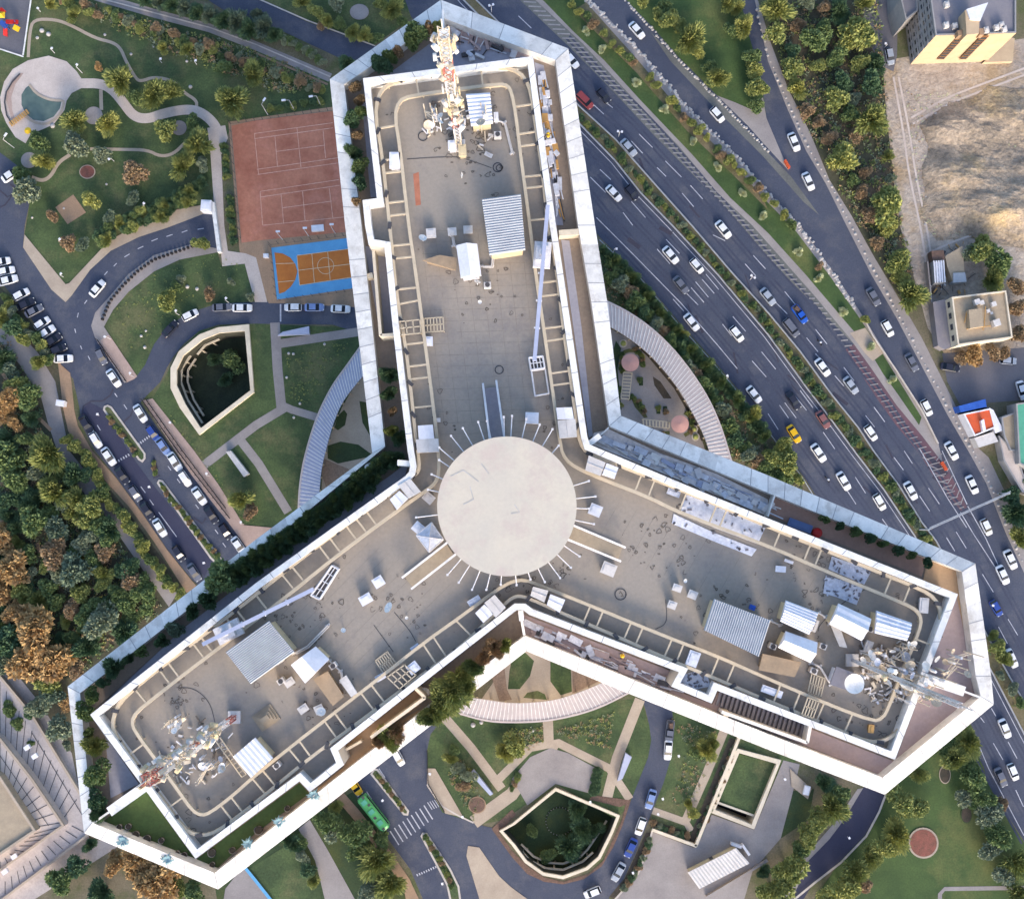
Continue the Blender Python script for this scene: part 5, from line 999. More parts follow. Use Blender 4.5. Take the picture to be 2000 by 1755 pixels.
for i, (x, y, d) in enumerate([(236, 1612, 'beside the thick white wall'), (254, 1611, 'second from the thick white wall'), (268, 1627, 'third from the thick white wall'), (290, 1635, 'fourth from the thick white wall'), (318, 1638, 'fifth from the thick white wall'), (349, 1662, 'left of the roof corner'), (362, 1667, 'just left of the roof corner'), (416, 1662, 'just right of the roof corner'), (417, 1685, 'in the outer corner of the lawn'), (456, 1657, 'right of the roof corner'), (563, 1576, 'on the lawn near the parapet step'), (507, 1618, 'midway along the right lawn')]):
    c = P(x, y, ZT); r_ = rnd.uniform(.25, .5); q = MB().tube((c.x, c.y, ZT), (c.x, c.y, ZT + .6), r_ * .7, 14, r_, mi=0, cap=False); q.disc(c, r_ * .85, ZT, ZT + .5, 14, 1)
    q.build('garden_pot', ['stone_white', 'soil_dark'], label='pale round pot on the roof lawn, ' + d, category='plant pot', group='pots on the west tip roof lawn')
for i, (x, y, d) in enumerate([(240, 1641, 'leftmost, over the lower left parapet'), (327, 1677, 'above the lower left parapet near the corner'), (545, 1604, 'on the lower right parapet'), (612, 1551, 'beside the parapet step'), (485, 1646, 'between the corner and the step')]):
    c = P(x, y, ZT + 1.5); q = MB().tube((c.x, c.y, ZT), (c.x, c.y, ZT + 1.5), .08); r_ = random.Random(i)
    for k in range(16):
        a = k * 6.28 / 16 + r_.uniform(-.2, .2); L = r_.uniform(.45, .85); d1 = Vector((math.cos(a), math.sin(a), .5)) * L * .55; d2 = Vector((math.cos(a), math.sin(a), -.1)) * L; s_ = Vector((-math.sin(a), math.cos(a), 0)) * .11
        q.face([c, c + d1 - s_, c + d2, c + d1 + s_])
    q.build('frond_plant', 'frond_blue', label='pale blue fronded plant on the roof lawn, ' + d, category='plant', group='blue fronded plants on the roof lawn')
# ================================================================ CANOPIES AND BUILDINGS ON THE GROUND
def canopy(out_, in_, h, label, m, nseg=46):
    def res(pl, n):
        d = [0]
        for i in range(len(pl) - 1): d.append(d[-1] + math.dist(pl[i], pl[i + 1]))
        o = []
        for k in range(n + 1):
            t = d[-1] * k / n; i = 0
            while i < len(pl) - 2 and d[i + 1] < t: i += 1
            o.append(lerp(pl[i], pl[i + 1], (t - d[i]) / (d[i + 1] - d[i])))
        return o
    a, b = res(chaikin(out_, False, 2), nseg), res(chaikin(in_, False, 2), nseg); z = h
    c = P(*a[nseg // 2], z); t = thing('arcade_roof', label, 'arcade roof', (c.x, c.y, 0), 'curved arcade roofs around the tower')
    q = MB(); A = [P(*p, z) for p in a]; B = [P(*p, z) for p in b]; dn = Vector((0, 0, -.5))
    for k in range(nseg):
        q.face([A[k], A[k + 1], B[k + 1], B[k]]); q.face([A[k] + dn, A[k + 1] + dn, A[k + 1], A[k]]); q.face([B[k + 1] + dn, B[k] + dn, B[k], B[k + 1]])
    q.build('roof', m, t); q = MB()
    for k in range(nseg + 1): q.beam(A[k] + Vector((0, 0, .1)), B[k] + Vector((0, 0, .1)), .16, .12)
    q.build('seams', 'cap_white', t); q = MB()
    for k in range(0, nseg + 1, 4):
        for p in (A[k].lerp(B[k], .12), A[k].lerp(B[k], .88)): q.tube((p.x, p.y, 0), (p.x, p.y, z - .5), .25, 8)
    q.build('columns', 'pit_wall', t); q = MB()
    for k in range(nseg): q.beam(A[k] + Vector((0, 0, .16)), A[k + 1] + Vector((0, 0, .16)), .4, .3)
    q.build('gutter', 'canopy_pink', t)
canopy([(705, 675), (676, 716), (650, 751), (625, 799), (608, 846), (593, 900), (585, 950), (583, 995)], [(712, 730), (686, 761), (665, 791), (650, 829), (638, 872), (628, 913), (624, 955), (622, 995)], 4.5, 'blue-grey curved arcade roof in the west garden, beside the left wing', 'canopy_blue')
canopy([(1180, 586), (1226, 608), (1276, 643), (1326, 693), (1376, 763), (1406, 826), (1430, 905)], [(1185, 634), (1226, 658), (1271, 693), (1321, 751), (1356, 811), (1378, 856), (1392, 905)], 4.5, 'pale curved arcade roof on the highway side, between north and east wings', 'canopy_pink', 52)
canopy([(888, 1390), (951, 1408), (1000, 1410), (1063, 1408), (1125, 1396), (1176, 1379), (1232, 1350)], [(905, 1360), (951, 1366), (1000, 1374), (1075, 1369), (1120, 1356), (1171, 1336), (1200, 1318)], 4.5, 'pink-grey curved arcade roof on the south garden side of the tower', 'canopy_pink', 44)
def block(name, label, px, h, wallm, roofm, parapet=.5, cat='building'):
    v = [P(*p, h) for p in px]; c = sum(v, Vector()) / len(v); t = thing(name, label, cat, (c.x, c.y, 0))
    MB().wall(v, 0, h + parapet).build('walls', wallm, t); i_ = offset(v, .35)
    MB().flat3([[Vector((p.x, p.y, h)) for p in i_]]).build('roof', roofm, t)
    q = MB().flat3([[Vector((p.x, p.y, h + parapet)) for p in v], [Vector((p.x, p.y, h + parapet)) for p in i_]]); q.wall(i_, h, h + parapet); q.build('parapet', wallm, t)
    return t, v
# apartment block top right
bpx = [(1826, 71), (1983, 66), (1983, 0), (1990, -60), (1808, -60), (1816, 0)]
t, v = block('apartment_block', 'tan and grey apartment block with two bronze window strips, top right corner', bpx, 16, 'facade_grey', 'roof_grey')
a, b = v[0], v[1]; so_ = Vector((0, -.06, 0))
MB().face([(a.x, a.y - .06, 0), (b.x, b.y - .06, 0), (b.x, b.y - .06, 16.5), (a.x, a.y - .06, 16.5)]).build('south_facade', 'facade_tan', t)
for fx in (.33, .62):
    q = MB(); g_ = MB(); m_ = a.lerp(b, fx)
    q.face([(m_.x - .9, a.y - .1, 3), (m_.x + .9, a.y - .1, 3), (m_.x + .9, a.y - .1, 16.6), (m_.x - .9, a.y - .1, 16.6)])
    fr = q.build('window_strip', 'brown_frame', t)
    for k in range(9): z = 3.5 + k * 1.4; g_.face([(m_.x - .75, a.y - .14, z), (m_.x + .75, a.y - .14, z), (m_.x + .75, a.y - .14, z + .85), (m_.x - .75, a.y - .14, z + .85)])
    o = g_.build('panes', 'glass', t)
# west facade windows
A, B = v[0], v[5]; dr = (B - A).normalized(); nn = Vector((-1, 0, 0)); q = MB(); L = (B - A).length
for fl in range(5):
    for k in range(int(L / 2.4) + 4):
        p = A + dr * (1.0 + k * 2.0) + nn * .08; z = 1.2 + fl * 3.15
        w2 = dr * 1.0; MB().face([(p.x, p.y, z), (p.x + w2.x, p.y + w2.y, z), (p.x + w2.x, p.y + w2.y, z + 1.8), (p.x, p.y, z + 1.8)]).build('window', 'glass', t)
q = MB()
for fl in range(1, 6): q.beam(A + nn * .1 + Vector((0, 0, fl * 3.15 - .4 - 16)) , A + dr * 14 + nn * .1 + Vector((0, 0, fl * 3.15 - .4 - 16)), .25, .35)
q.build('floor_ledges', 'facade_grey', t)
q = MB().pprism([(1888, 68), (1912, 66), (1914, 20), (1885, 20)], 16, 20); q.build('stair_tower', 'facade_tan', t); MB().pprism([(1888, 18), (1930, 5), (1915, 40), (1895, 38)], 20, 20.4).build('stair_roof', 'shed_white', t)
MB().pprism([(1870, 60), (1886, 56), (1888, 68), (1872, 70)], 16, 18).pprism([(1912, 56), (1920, 55), (1922, 68), (1914, 68)], 16, 18).build('chimneys', 'paving_brown', t)
q = MB()
for x, y in ((1848, 10), (1847, 50), (1864, 52), (1945, 55), (1955, 50), (1960, 58), (1925, 60)): c = P(x, y, 16.5); q.box((c.x, c.y, 16.6), (1.1, 1.3, 1.1), .2); q.tube((c.x, c.y, 17.1), (c.x, c.y, 17.4), .35, 10)
q.build('roof_coolers', 'box_pale', t)
MB().beam(P(1983, 68, 0) , P(1983, -30, 0), .1, .1).build('drain_pipe', 'dark_metal', t)
MB().pprism([(1921, 122), (1978, 120), (1982, 75), (1968, 72)], 0, 1.2).build('side_yard_wall', 'facade_tan', t)
t, v = block('street_house', 'pale grey-blue building beyond the west face of the apartment block', [(1756, -60), (1758, 0), (1768, 42), (1792, 22), (1788, -60)], 9, 'facade_grey', 'roof_grey')
# small office building right
t, v = block('flat_roof_building', 'small tan flat-roofed building with a raised roof room beside the road', [(1857, 581), (1963, 568), (1976, 660), (1869, 675)], 6.5, 'pit_wall', 'roof_tan', .6)
MB().pprism([(1892, 605), (1918, 602), (1921, 637), (1895, 641)], 6.5, 8.5).build('roof_room', 'roof_tan', t)
q = MB()
for x, y, s_ in ((1905, 591, 1.3), (1915, 592, 1.0), (1938, 595, 1.1), (1942, 632, 1.6), (1928, 608, .8), (1935, 612, .6)): c = P(x, y, 6.6); q.box((c.x, c.y, 6.6 + s_ / 2), (s_, s_, s_), .3)
q.build('roof_coolers', 'box_pale', t)
q = MB(); 
for a in ([(1888, 642), (1935, 636)], [(1914, 625), (1921, 645)], [(1925, 598), (1922, 640)], [(1888, 610), (1884, 630)]): q.tube(P(*a[0], 7.2), P(*a[1], 7.2), .12, 6)
q.build('roof_pipes', 'wood_tan', t)
MB().pprism([(1822, 590), (1852, 583), (1866, 675), (1844, 682), (1832, 675)], 0, 3).build('annex', 'roof_grey', t)
A, B = v[0], v[3]; q = MB()
for fl in range(2):
    for k in range(4): p = A.lerp(B, (k + .3) / 4.3); p2 = A.lerp(B, (k + .8) / 4.3); z = 1.2 + fl * 3; MB().face([(p.x - .07, p.y, z), (p2.x - .07, p2.y, z), (p2.x - .07, p2.y, z + 1.5), (p.x - .07, p.y, z + 1.5)]).build('window', 'glass', t)
# shacks
t, v = block('scrap_shack', 'ramshackle shack with white ribbed sheets and red roof bay beside the dirt lot', [(1822, 510), (1843, 508), (1846, 552), (1826, 553)], 3, 'facade_grey', 'tarp_white', .1)
q = MB()
for i in range(5): a = lerp((1824, 509), (1843, 508), i / 4); q.beam(P(*a, 3.25), P(a[0] + 3, a[1] + 43, 3.25), .25, .2)
q.build('roof_ribs', 'shed_white', t)
MB().pprism([(1819, 490), (1843, 488), (1846, 508), (1822, 510)], 0, 2.6).build('rust_bay', 'bed_red', t); MB().pprism([(1846, 500), (1880, 480), (1885, 545), (1862, 552), (1850, 520)], 0, 2.6).build('grey_bay', 'roof_tan', t)
MB().pprism([(1862, 533), (1885, 532), (1888, 550), (1862, 552)], 0, 3.0).build('sheet_roof', 'corrugated', t)
clutter([(1815, 485), (1890, 475), (1892, 570), (1818, 580)], 60, 'scrap and boards piled around the shack by the dirt lot', 12, ['tarp_white', 'steel_white', 'dark_metal', 'wood_tan', 'bed_red'], base=.3)
MB().beam(P(1812, 510, 2), P(1820, 590, 2), .3, 2).beam(P(1820, 590, 2), P(1831, 675, 2), .3, 2).build('yard_wall', 'paving_grey', label='grey yard wall running from the shack to the tan building', category='wall')
t, v = block('roadside_shop', 'shop with orange-red roof, blue awning and white annex by the slip road', [(1881, 808), (1934, 797), (1944, 835), (1903, 852)], 3.5, 'shed_white', 'roof_orange', .2)
MB().pprism([(1872, 793), (1925, 779), (1927, 794), (1877, 805)], 0, 3.6).build('awning', 'roof_blue', t); MB().pprism([(1925, 793), (1940, 800), (1960, 840), (1944, 846), (1934, 797)], 0, 3.2).build('annex', 'shed_white', t)
MB().pprism([(1903, 855), (1940, 843), (1950, 862), (1912, 874)], 0, 3).build('rear_annex', 'box_pale', t); q = MB().pprism([(1916, 822), (1922, 818), (1926, 840), (1920, 843)], 3.6, 4.6); q.build('roof_cooler', 'shed_white', t)
t, v = block('green_roof_shed', 'long shed with a green roof at the right edge of the photo', [(1984, 788), (2080, 775), (2080, 950), (1990, 905)], 5, 'facade_grey', 'roof_green', .2)
t, v = block('grey_workshop', 'grey cluttered workshop roofs between the orange shop and green shed', [(1955, 815), (1982, 805), (1990, 880), (1972, 880), (1960, 850)], 3.5, 'facade_grey', 'roof_tan', .3)
t, v = block('rubble_roof_shed', 'pale patched shed roof below the grey workshop at the right edge', [(1950, 850), (1985, 885), (2000, 930), (2080, 960), (2080, 1000), (1995, 960), (1960, 900)], 3, 'facade_grey', 'paving_pale', .2)
clutter([(1940, 855), (1975, 870), (2000, 940), (1990, 960), (1955, 890)], 60, 'clutter heaped beside the sheds right of the slip road', 13, ['stone_white', 'dark_metal', 'tarp_white', 'roof_tan'], base=.3)
# white ribbed bus-shelter like shed bottom right
t = shed([(1343, 1703), (1438, 1655), (1464, 1685), (1366, 1735)], 3, 'parking_canopy', 'pale ribbed canopy in the forecourt at the bottom of the photo', 'canopy', roof='box_pale', ridges=16, axis=0, base=0)
q = MB().pprism([(1429, 1645), (1449, 1652), (1448, 1657), (1428, 1650)], 0, 1.6).pprism([(1452, 1648), (1466, 1668), (1462, 1671), (1449, 1652)], 0, 1.6); q.build('information_board', 'shed_white', label='white angled boards at the end of the forecourt canopy', category='board')
MB().beam(P(1380, 1752, 1), P(1500, 1680, 1), .5, 1).build('low_wall', 'paving_grey', label='low grey wall behind the forecourt canopy', category='wall')
def wedge(px, label, m='box_pale'):
    MB().pprism(px, 0, 1.4).build('stair_cover', m, label=label, category='stair cover', group='pale stair covers in the gardens')
wedge([(542, 655), (552, 648), (603, 637), (604, 652)], 'pale blue wedge-shaped stair cover below the garden drive', 'canopy_blue')
wedge([(441, 882), (451, 880), (486, 925), (476, 931)], 'pale wedge-shaped stair cover on the west garden path')
wedge([(1222, 1470), (1234, 1478), (1216, 1520), (1206, 1525)], 'pale wedge-shaped stair cover right of the south plaza', 'canopy_blue')
wedge([(918, 1510), (925, 1503), (963, 1550), (957, 1553)], 'pale wedge-shaped stair cover on the south-west garden path', 'canopy_blue')
MB().pprism([(393, 390), (413, 391), (412, 413), (391, 411)], 0, 3).pprism([(396, 393), (410, 394), (409, 410), (394, 408)], 3, 3.2).build('guard_booth', 'shed_white', label='white square booth at the top end of the curved ramp', category='booth')
MB().beam(P(415, 395, 1.6), P(428, 492, 1.6), .9, 1.6).build('ramp_wall', 'cap_white', label='tall white wall closing the top end of the curved ramp', category='wall')
for x, y, d in ((1231, 708, 'upper'), (1328, 828, 'lower')):
    c = P(x, y, 3); t = thing('parasol', 'round pink shade disc, %s one in the east courtyard' % d, 'parasol', (c.x, c.y, 0), 'round pink shades in the courtyard')
    q = MB(); R_ = 2.15
    for k in range(28): a0, a1 = k * math.pi / 14, (k + 1) * math.pi / 14; q.face([(c.x, c.y, 3.35), (c.x + R_ * math.cos(a0), c.y + R_ * math.sin(a0), 3), (c.x + R_ * math.cos(a1), c.y + R_ * math.sin(a1), 3)])
    q.build('shade', 'pink_parasol', t); MB().tube((c.x, c.y, 0), (c.x, c.y, 3.3), .08).build('pole', 'steel_white', t)
for px, d in (([(1218, 727), (1235, 728), (1229, 779), (1213, 778)], 'upright'), ([(1256, 818), (1308, 824), (1307, 836), (1257, 831)], 'lying across')):
    v = [P(*p, 2.4) for p in px]; q = MB(); L0, L1 = (v[0], v[3]) if d == 'upright' else (v[0], v[1]); M0, M1 = (v[1], v[2]) if d == 'upright' else (v[3], v[2])
    for k in range(9): q.beam(L0.lerp(L1, k / 8), M0.lerp(M1, k / 8), .3, .12)
    q.beam(L0 + Vector((0, 0, -.12)), L1 + Vector((0, 0, -.12)), .2, .2).beam(M0 + Vector((0, 0, -.12)), M1 + Vector((0, 0, -.12)), .2, .2)
    for p in v: q.tube((p.x, p.y, 0), (p.x, p.y, 2.2), .1, 6)
    q.build('pergola', 'rail_cream', label='cream slatted pergola in the east courtyard, %s' % d, category='pergola')
for x, y, d in ((1217, 671, 'top of the east courtyard'), (1358, 853, 'bottom of the east courtyard'), (1355, 838, 'beside the lower pink shade')): 
    c = P(x, y); q = MB().disc(c, 1.0, 0, .4, 20); q.dome((c.x, c.y, .4), .7, .5, 10, 3, 1); q.build('round_planter', ['kerb_stone', 'leaf_olive'], label='round stone planter with a shrub at the ' + d, category='planter')
# gantry over the highway
t = thing('sign_gantry', 'long grey truss gantry spanning the highway at the right', 'gantry', P(1970, 964)); a, b = P(1814, 1034, 6.5), P(1972, 963, 6.5); q = MB()
n = 26; off = Vector((.25, .5, 0))
for k in range(n):
    p, p2 = a.lerp(b, k / n), a.lerp(b, (k + 1) / n); q.tube(p, p2, .1, 5); q.tube(p + off, p2 + off, .1, 5); q.tube(p, p2 + off, .06, 4); q.tube(p, p + off, .06, 4)
q.build('truss', 'corrugated', t)
for e in (a, b): MB().tube((e.x, e.y, 0), e, .22, 8).build('post', 'corrugated', t)
MB().beam(P(1962, 966, 6.4), P(1925, 983, 6.4), .5, .2).build('sign_arm', 'steel_white', t)
# street lamps
def lamp(x, y, dx, dy, label, h=9, double=False):
    h = max(2.5, min(9, 270 * math.hypot(dx, dy) / max(200, math.dist((x, y), (1000, 1010))))); b = P(x + dx, y + dy, 0); hd = P(x, y, h); t = thing('street_lamp', label, 'street lamp', b, 'street lamps along the roads and gardens')
    MB().tube(b, (b.x, b.y, h - .3), .09, 6, .06).build('pole', 'steel_white', t)
    q = MB(); u = Vector((hd.x - b.x, hd.y - b.y, 0)); u = u.normalized() * (1.1 if h > 6 else .4) if u.length > .1 else Vector((.4, 0, 0)); q.tube((b.x, b.y, h - .3), (b.x + u.x, b.y + u.y, h), .05, 5)
    if double: q.tube((b.x, b.y, h - .3), (b.x - u.x, b.y - u.y, h), .05, 5)
    q.build('arm', 'steel_white', t)
    for s_ in ((1, -1) if double else (1,)): c = Vector((b.x + s_ * u.x * 1.2, b.y + s_ * u.y * 1.2, h)); MB().box(c, (1.0, .45, .18) if h > 6 else (.5, .5, .18), math.atan2(u.y, u.x)).build('lamp_head', 'shed_white', t)
for a in ((1212, 257, -4, 10, 'double-headed lamp in the highway median, near the north wing', True), (1468, 538, -3, 8, 'double-headed lamp in the highway median, middle of the three', True), (952, 12, 8, 12, 'double-headed lamp above the tower north tip', True), (1201, 486, -3, 6, 'lamp on the near highway edge, left of the tree row start', False), (1420, 733, -4, 8, 'lamp on the near highway edge beside the thick tree row', False),
          (1923, 1183, 10, -3, 'lamp by the highway right of the east wing tip', False), (1724, 84, 3, 10, 'lamp with pale head by the side street, top right', False), (200, 807, -6, 4, 'lamp at the tip of the upper street island', False), (298, 948, -4, 4, 'lamp at the tip of the second street island', False), (407, 1096, -6, 3, 'lamp near the lower end of the second street island', False),
          (752, 1557, -5, 3, 'lamp beside the bus on the lower street island', False), (862, 1718, 4, 4, 'lamp on the lowest street island', False), (118, 465, 8, 12, 'lamp at the point of the park lawn', False), (118, 535, 6, 6, 'pair lamp at the point of the corner pavement', False),
          (440, 584, 8, 8, 'garden lamp above the curved drive, right one', False), (342, 609, 8, 6, 'garden lamp above the curved drive, left one', False), (328, 825, 8, 2, 'garden lamp on the pavement below the sunken court', False), (403, 925, 6, 4, 'garden lamp beside the west garden path', False), (470, 1021, 6, 2, 'garden lamp at the lower corner of the west garden', False), (255, 727, 6, 8, 'garden lamp at the mouth of the garden drive', False), (228, 672, -12, -10, 'garden lamp on the curved inner pavement', False),
          (511, 202, 12, 22, 'floodlight above the tennis court, left of three', False), (563, 195, 12, 20, 'floodlight above the tennis court, middle of three', False), (616, 187, 10, 18, 'floodlight above the tennis court, right of three', False), (538, 452, 14, 16, 'floodlight below the tennis court, left of three', False), (591, 445, 12, 16, 'floodlight below the tennis court, middle of three', False), (643, 438, 12, 18, 'floodlight below the tennis court, right of three', False),
          (97, 94, 10, 10, 'lamp above the round plaza, left', False), (149, 128, 12, 15, 'lamp above the round plaza, right', False), (8, 267, 20, 22, 'lamp below the round plaza', False), (310, 115, 6, 8, 'lamp in the middle of the park lawn', False), (380, 118, 4, 8, 'lamp on the right of the park lawn', False), (215, 309, 8, 6, 'lamp on the lower park lawn path', False), (280, 398, 8, 10, 'lamp by the dark hedge above the ramp', False), (83, 23, -4, 0, 'lamp near the playground corner', False),
          (1324, 1471, 0, 4, 'garden lamp beside the south drive, upper', False), (1293, 1554, 0, 4, 'garden lamp beside the south drive, lower', False), (1281, 1583, 4, 4, 'garden lamp at the south path start', False), (1235, 1697, 0, 4, 'garden lamp on the bed by the forecourt', False), (1152, 1560, 0, 4, 'garden lamp on the sunken garden rim', False), (838, 1505, 4, 4, 'garden lamp on the south-west garden edge', False), (902, 1590, 3, 3, 'garden lamp at the tip of the south-west garden', False), (1527, 1515, 4, 4, 'garden lamp right of the walled lawn', False), (1655, 1630, 0, 3, 'small pale light on the dark south-east road', False)):
    lamp(*a[:5], h=9 if 'garden' not in a[4] else 4, double=a[5])
# boxes, kiosks
vent(sq(117, 787, 16, 12, 10), 2.2, 'white kiosk beside the promenade in the west wood', 'shed_white', 'kiosk', 'kiosk', 0, None); vent(sq(1576, 1543, 11, 18, 15), 1.6, 'white box in the small paved bay right of the lawn court', 'shed_white', 'cabinet', 'cabinet', 0, None); vent(sq(620, 445, 24, 12, -5), 1.5, 'white canopy box between the two courts', 'shed_white', 'cabinet', 'cabinet', 0, None); vent(sq(519, 499, 10, 8, 0), 1.6, 'white cabinet left of the basketball court', 'shed_white', 'cabinet', 'cabinet', 0, None)
vent([(1543, 1500), (1585, 1540), (1578, 1560), (1546, 1535)], .4, 'low pale slab beside the walled lawn court', 'paving_beige', 'slab', 'slab', 0, None)
# wooden bridge and parasol at the pool
q = MB()
for k in range(9): a = lerp((18, 238), (50, 214), k / 8); b = lerp((24, 246), (56, 222), k / 8); q.beam(P(*a, .5), P(*b, .5), .45, .12)
q.build('footbridge', 'wood_tan', label='tan wooden footbridge over the end of the teal pool', category='bridge')
c = P(54, 255, 2.4); q = MB()
for k in range(8): a0, a1 = k * math.pi / 4, (k + 1) * math.pi / 4; q.face([(c.x, c.y, 2.7), (c.x + .9 * math.cos(a0), c.y + .9 * math.sin(a0), 2.3), (c.x + .9 * math.cos(a1), c.y + .9 * math.sin(a1), 2.3)])
q.tube((c.x, c.y, 0), (c.x, c.y, 2.7), .05); q.build('small_parasol', 'plastic_yellow', label='small yellow parasol below the teal pool', category='parasol')
# playground frame
b0 = P(12, 45); t = thing('play_structure', 'red yellow and blue play structure on the grey playground', 'play structure', b0)
def seg(a, b, z0, z1, wd, m, nm): MB().beam(P(*a, z0), P(*b, z1), wd, .25).build(nm, m, t)
seg((0, 17), (9, 25), 2.2, 1.2, 1.0, 'plastic_red', 'slide'); seg((11, 42), (35, 43), 2.2, 2.2, 1.0, 'plastic_red', 'bridge'); seg((10, 55), (10, 70), 1.8, .5, 1.1, 'plastic_red', 'slide'); seg((26, 52), (37, 58), 2.4, 1.6, 1.3, 'plastic_yellow', 'slide'); seg((0, 42), (12, 53), 2.2, 2.2, 1.2, 'plastic_blue', 'bridge')
q = MB()
for x, y in ((3, 30), (11, 45), (28, 50), (12, 52), (30, 43)): c = P(x, y, 2); q.tube((c.x, c.y, 0), (c.x, c.y, 2.6), .12, 8)
q.build('posts', 'plastic_blue', t); q = MB(); c = P(2, 28, 3); q.face([(c.x - .8, c.y - .8, 2.6), (c.x + .8, c.y - .8, 2.6), (c.x, c.y, 3.4)]).face([(c.x + .8, c.y - .8, 2.6), (c.x + .8, c.y + .8, 2.6), (c.x, c.y, 3.4)]).face([(c.x + .8, c.y + .8, 2.6), (c.x - .8, c.y + .8, 2.6), (c.x, c.y, 3.4)]).face([(c.x - .8, c.y + .8, 2.6), (c.x - .8, c.y - .8, 2.6), (c.x, c.y, 3.4)]); q.build('tower_roof', 'plastic_yellow', t)
# white boulders on the lawns
bd = [(82, 60, 5), (95, 67, 5), (73, 74, 3.5), (103, 246, 5), (372, 170, 4), (256, 106, 3), (365, 120, 3), (208, 360, 2.5), (366, 560, 4), (385, 564, 4), (276, 656, 3), (285, 646, 2.5), (283, 678, 3.5), (63, 425, 2.5), (125, 407, 2.5), (564, 690, 3), (573, 691, 3), (560, 737, 3), (634, 672, 3), (586, 788, 3), (574, 815, 3), (924, 1415, 5), (940, 1410, 4), (1041, 1426, 3), (205, 68, 3), (300, 92, 2)]
for i, (x, y, r) in enumerate(bd):
    c = P(x, y); MB().dome((c.x, c.y, 0), r / 8, r / 9, 9, 3).build('boulder', 'stone_white', smooth=True, label='white boulder on the lawn, %s from the top of the photo' % ordn(1 + sorted(b_[1] for b_ in bd).index(y)), category='boulder', group='white boulders dotted on the lawns')
# black bollards along the curved pavement
bl = along([(376, 482), (301, 508), (268, 532), (240, 560), (215, 590), (199, 630)], 8.4)
proto = None
for i, (x, y) in enumerate(bl):
    c = P(x, y)
    if proto is None: proto = MB().tube((0, 0, 0), (0, 0, .8), .35, 8).dome((0, 0, .8), .35, .2, 8, 2).build('bollard', 'black', atzero=1); o = proto
    else: o = proto.copy(); C.objects.link(o)
    o.location = c; o['label'] = 'black bollard on the curved pavement, %s from its upper end' % ordn(i + 1); o['category'] = 'bollard'; o['group'] = 'black bollards along the curved pavement'
# railings beside the street
def railing(pl, label, h=1.1):
    q = MB()
    for k in range(len(pl) - 1):
        a, b = P(*pl[k], h), P(*pl[k + 1], h); q.beam(a, b, .12, .1); q.beam(a - Vector((0, 0, .6)), b - Vector((0, 0, .6)), .1, .1)
    for x, y in along(pl, 14): c = P(x, y); q.tube((c.x, c.y, 0), (c.x, c.y, h), .07, 5)
    q.build('railing', 'black', label=label, category='railing')
railing([(188, 662), (246, 745)], 'black railing on the kerb above the garden drive mouth'); railing([(276, 780), (346, 880), (380, 925), (448, 1012)], 'long black railing between street and west garden pavement'); railing([(283, 778), (353, 877), (387, 922), (440, 992)], 'second black railing just inside the street railing')
railing([(834, 1465), (836, 1531), (853, 1560), (868, 1585)], 'black railing on the kerb of the south-west garden')
def fence(pl, label, h=3, m='dark_metal'):
    q = MB()
    for x, y in along(pl, 16): c = P(x, y); q.tube((c.x, c.y, 0), (c.x, c.y, h), .06, 5)
    for k in range(len(pl) - 1):
        for z in (h, h * .5): q.beam(P(*pl[k], z), P(*pl[k + 1], z), .05, .05)
    q.build('court_fence', m, label=label, category='fence')
fence([(450, 242), (660, 214)], 'thin fence along the top of the tennis courts'); fence([(450, 242), (471, 477)], 'thin fence along the left of the tennis courts'); fence([(529, 483), (541, 588), (700, 566)], 'thin fence round the basketball court')
fence([(528, 478), (680, 460)], 'thin fence between tennis and basketball courts')
for lab, pl in (('low steel barrier along the near side of the highway median', ml), ('low steel barrier along the far side of the highway median', mr_)):
    q = MB(); 
    for k in range(len(pl) - 1): q.beam(P(*pl[k], .75), P(*pl[k + 1], .75), .15, .3)
    for x, y in along(pl, 28): c = P(x, y); q.tube((c.x, c.y, 0), (c.x, c.y, .6), .06, 4)
    q.build('crash_barrier', 'corrugated', label=lab, category='barrier')
q = MB(); pl = [(1171, 468), (1251, 543), (1324, 631), (1387, 701), (1424, 744), (1464, 794), (1498, 838), (1568, 933), (1600, 985)]
for k in range(len(pl) - 1): q.beam(P(*pl[k], .75), P(*pl[k + 1], .75), .15, .3)
q.build('crash_barrier', 'corrugated', label='low steel barrier along the near highway edge by the tree row', category='barrier')
pl = [(1833, 866), (1801, 801), (1751, 723), (1705, 655), (1690, 625)]; q = MB()
for k in range(len(pl) - 1): q.beam(P(*pl[k], .8), P(*pl[k + 1], .8), .3, .6)
q.build('crash_barrier', 'kerb_stone', label='pale concrete barrier between the lower verge and the slip road', category='barrier')
for x, y, r, d in ((1536, 322, 60, 'where the two slip roads meet'), (1842, 910, 60, 'on the chevron gore')):
    q = MB(); c = P(x, y); 
    for k in range(5): q.tube((c.x + (k - 2) * .45 * math.cos(R(-r)), c.y + (k - 2) * .45 * math.sin(R(-r)), 0), (c.x + (k - 2) * .45 * math.cos(R(-r)), c.y + (k - 2) * .45 * math.sin(R(-r)), 1.0), .3, 10)
    q.build('crash_cushion', 'roof_orange', label='orange crash barrels ' + d, category='crash barrels')

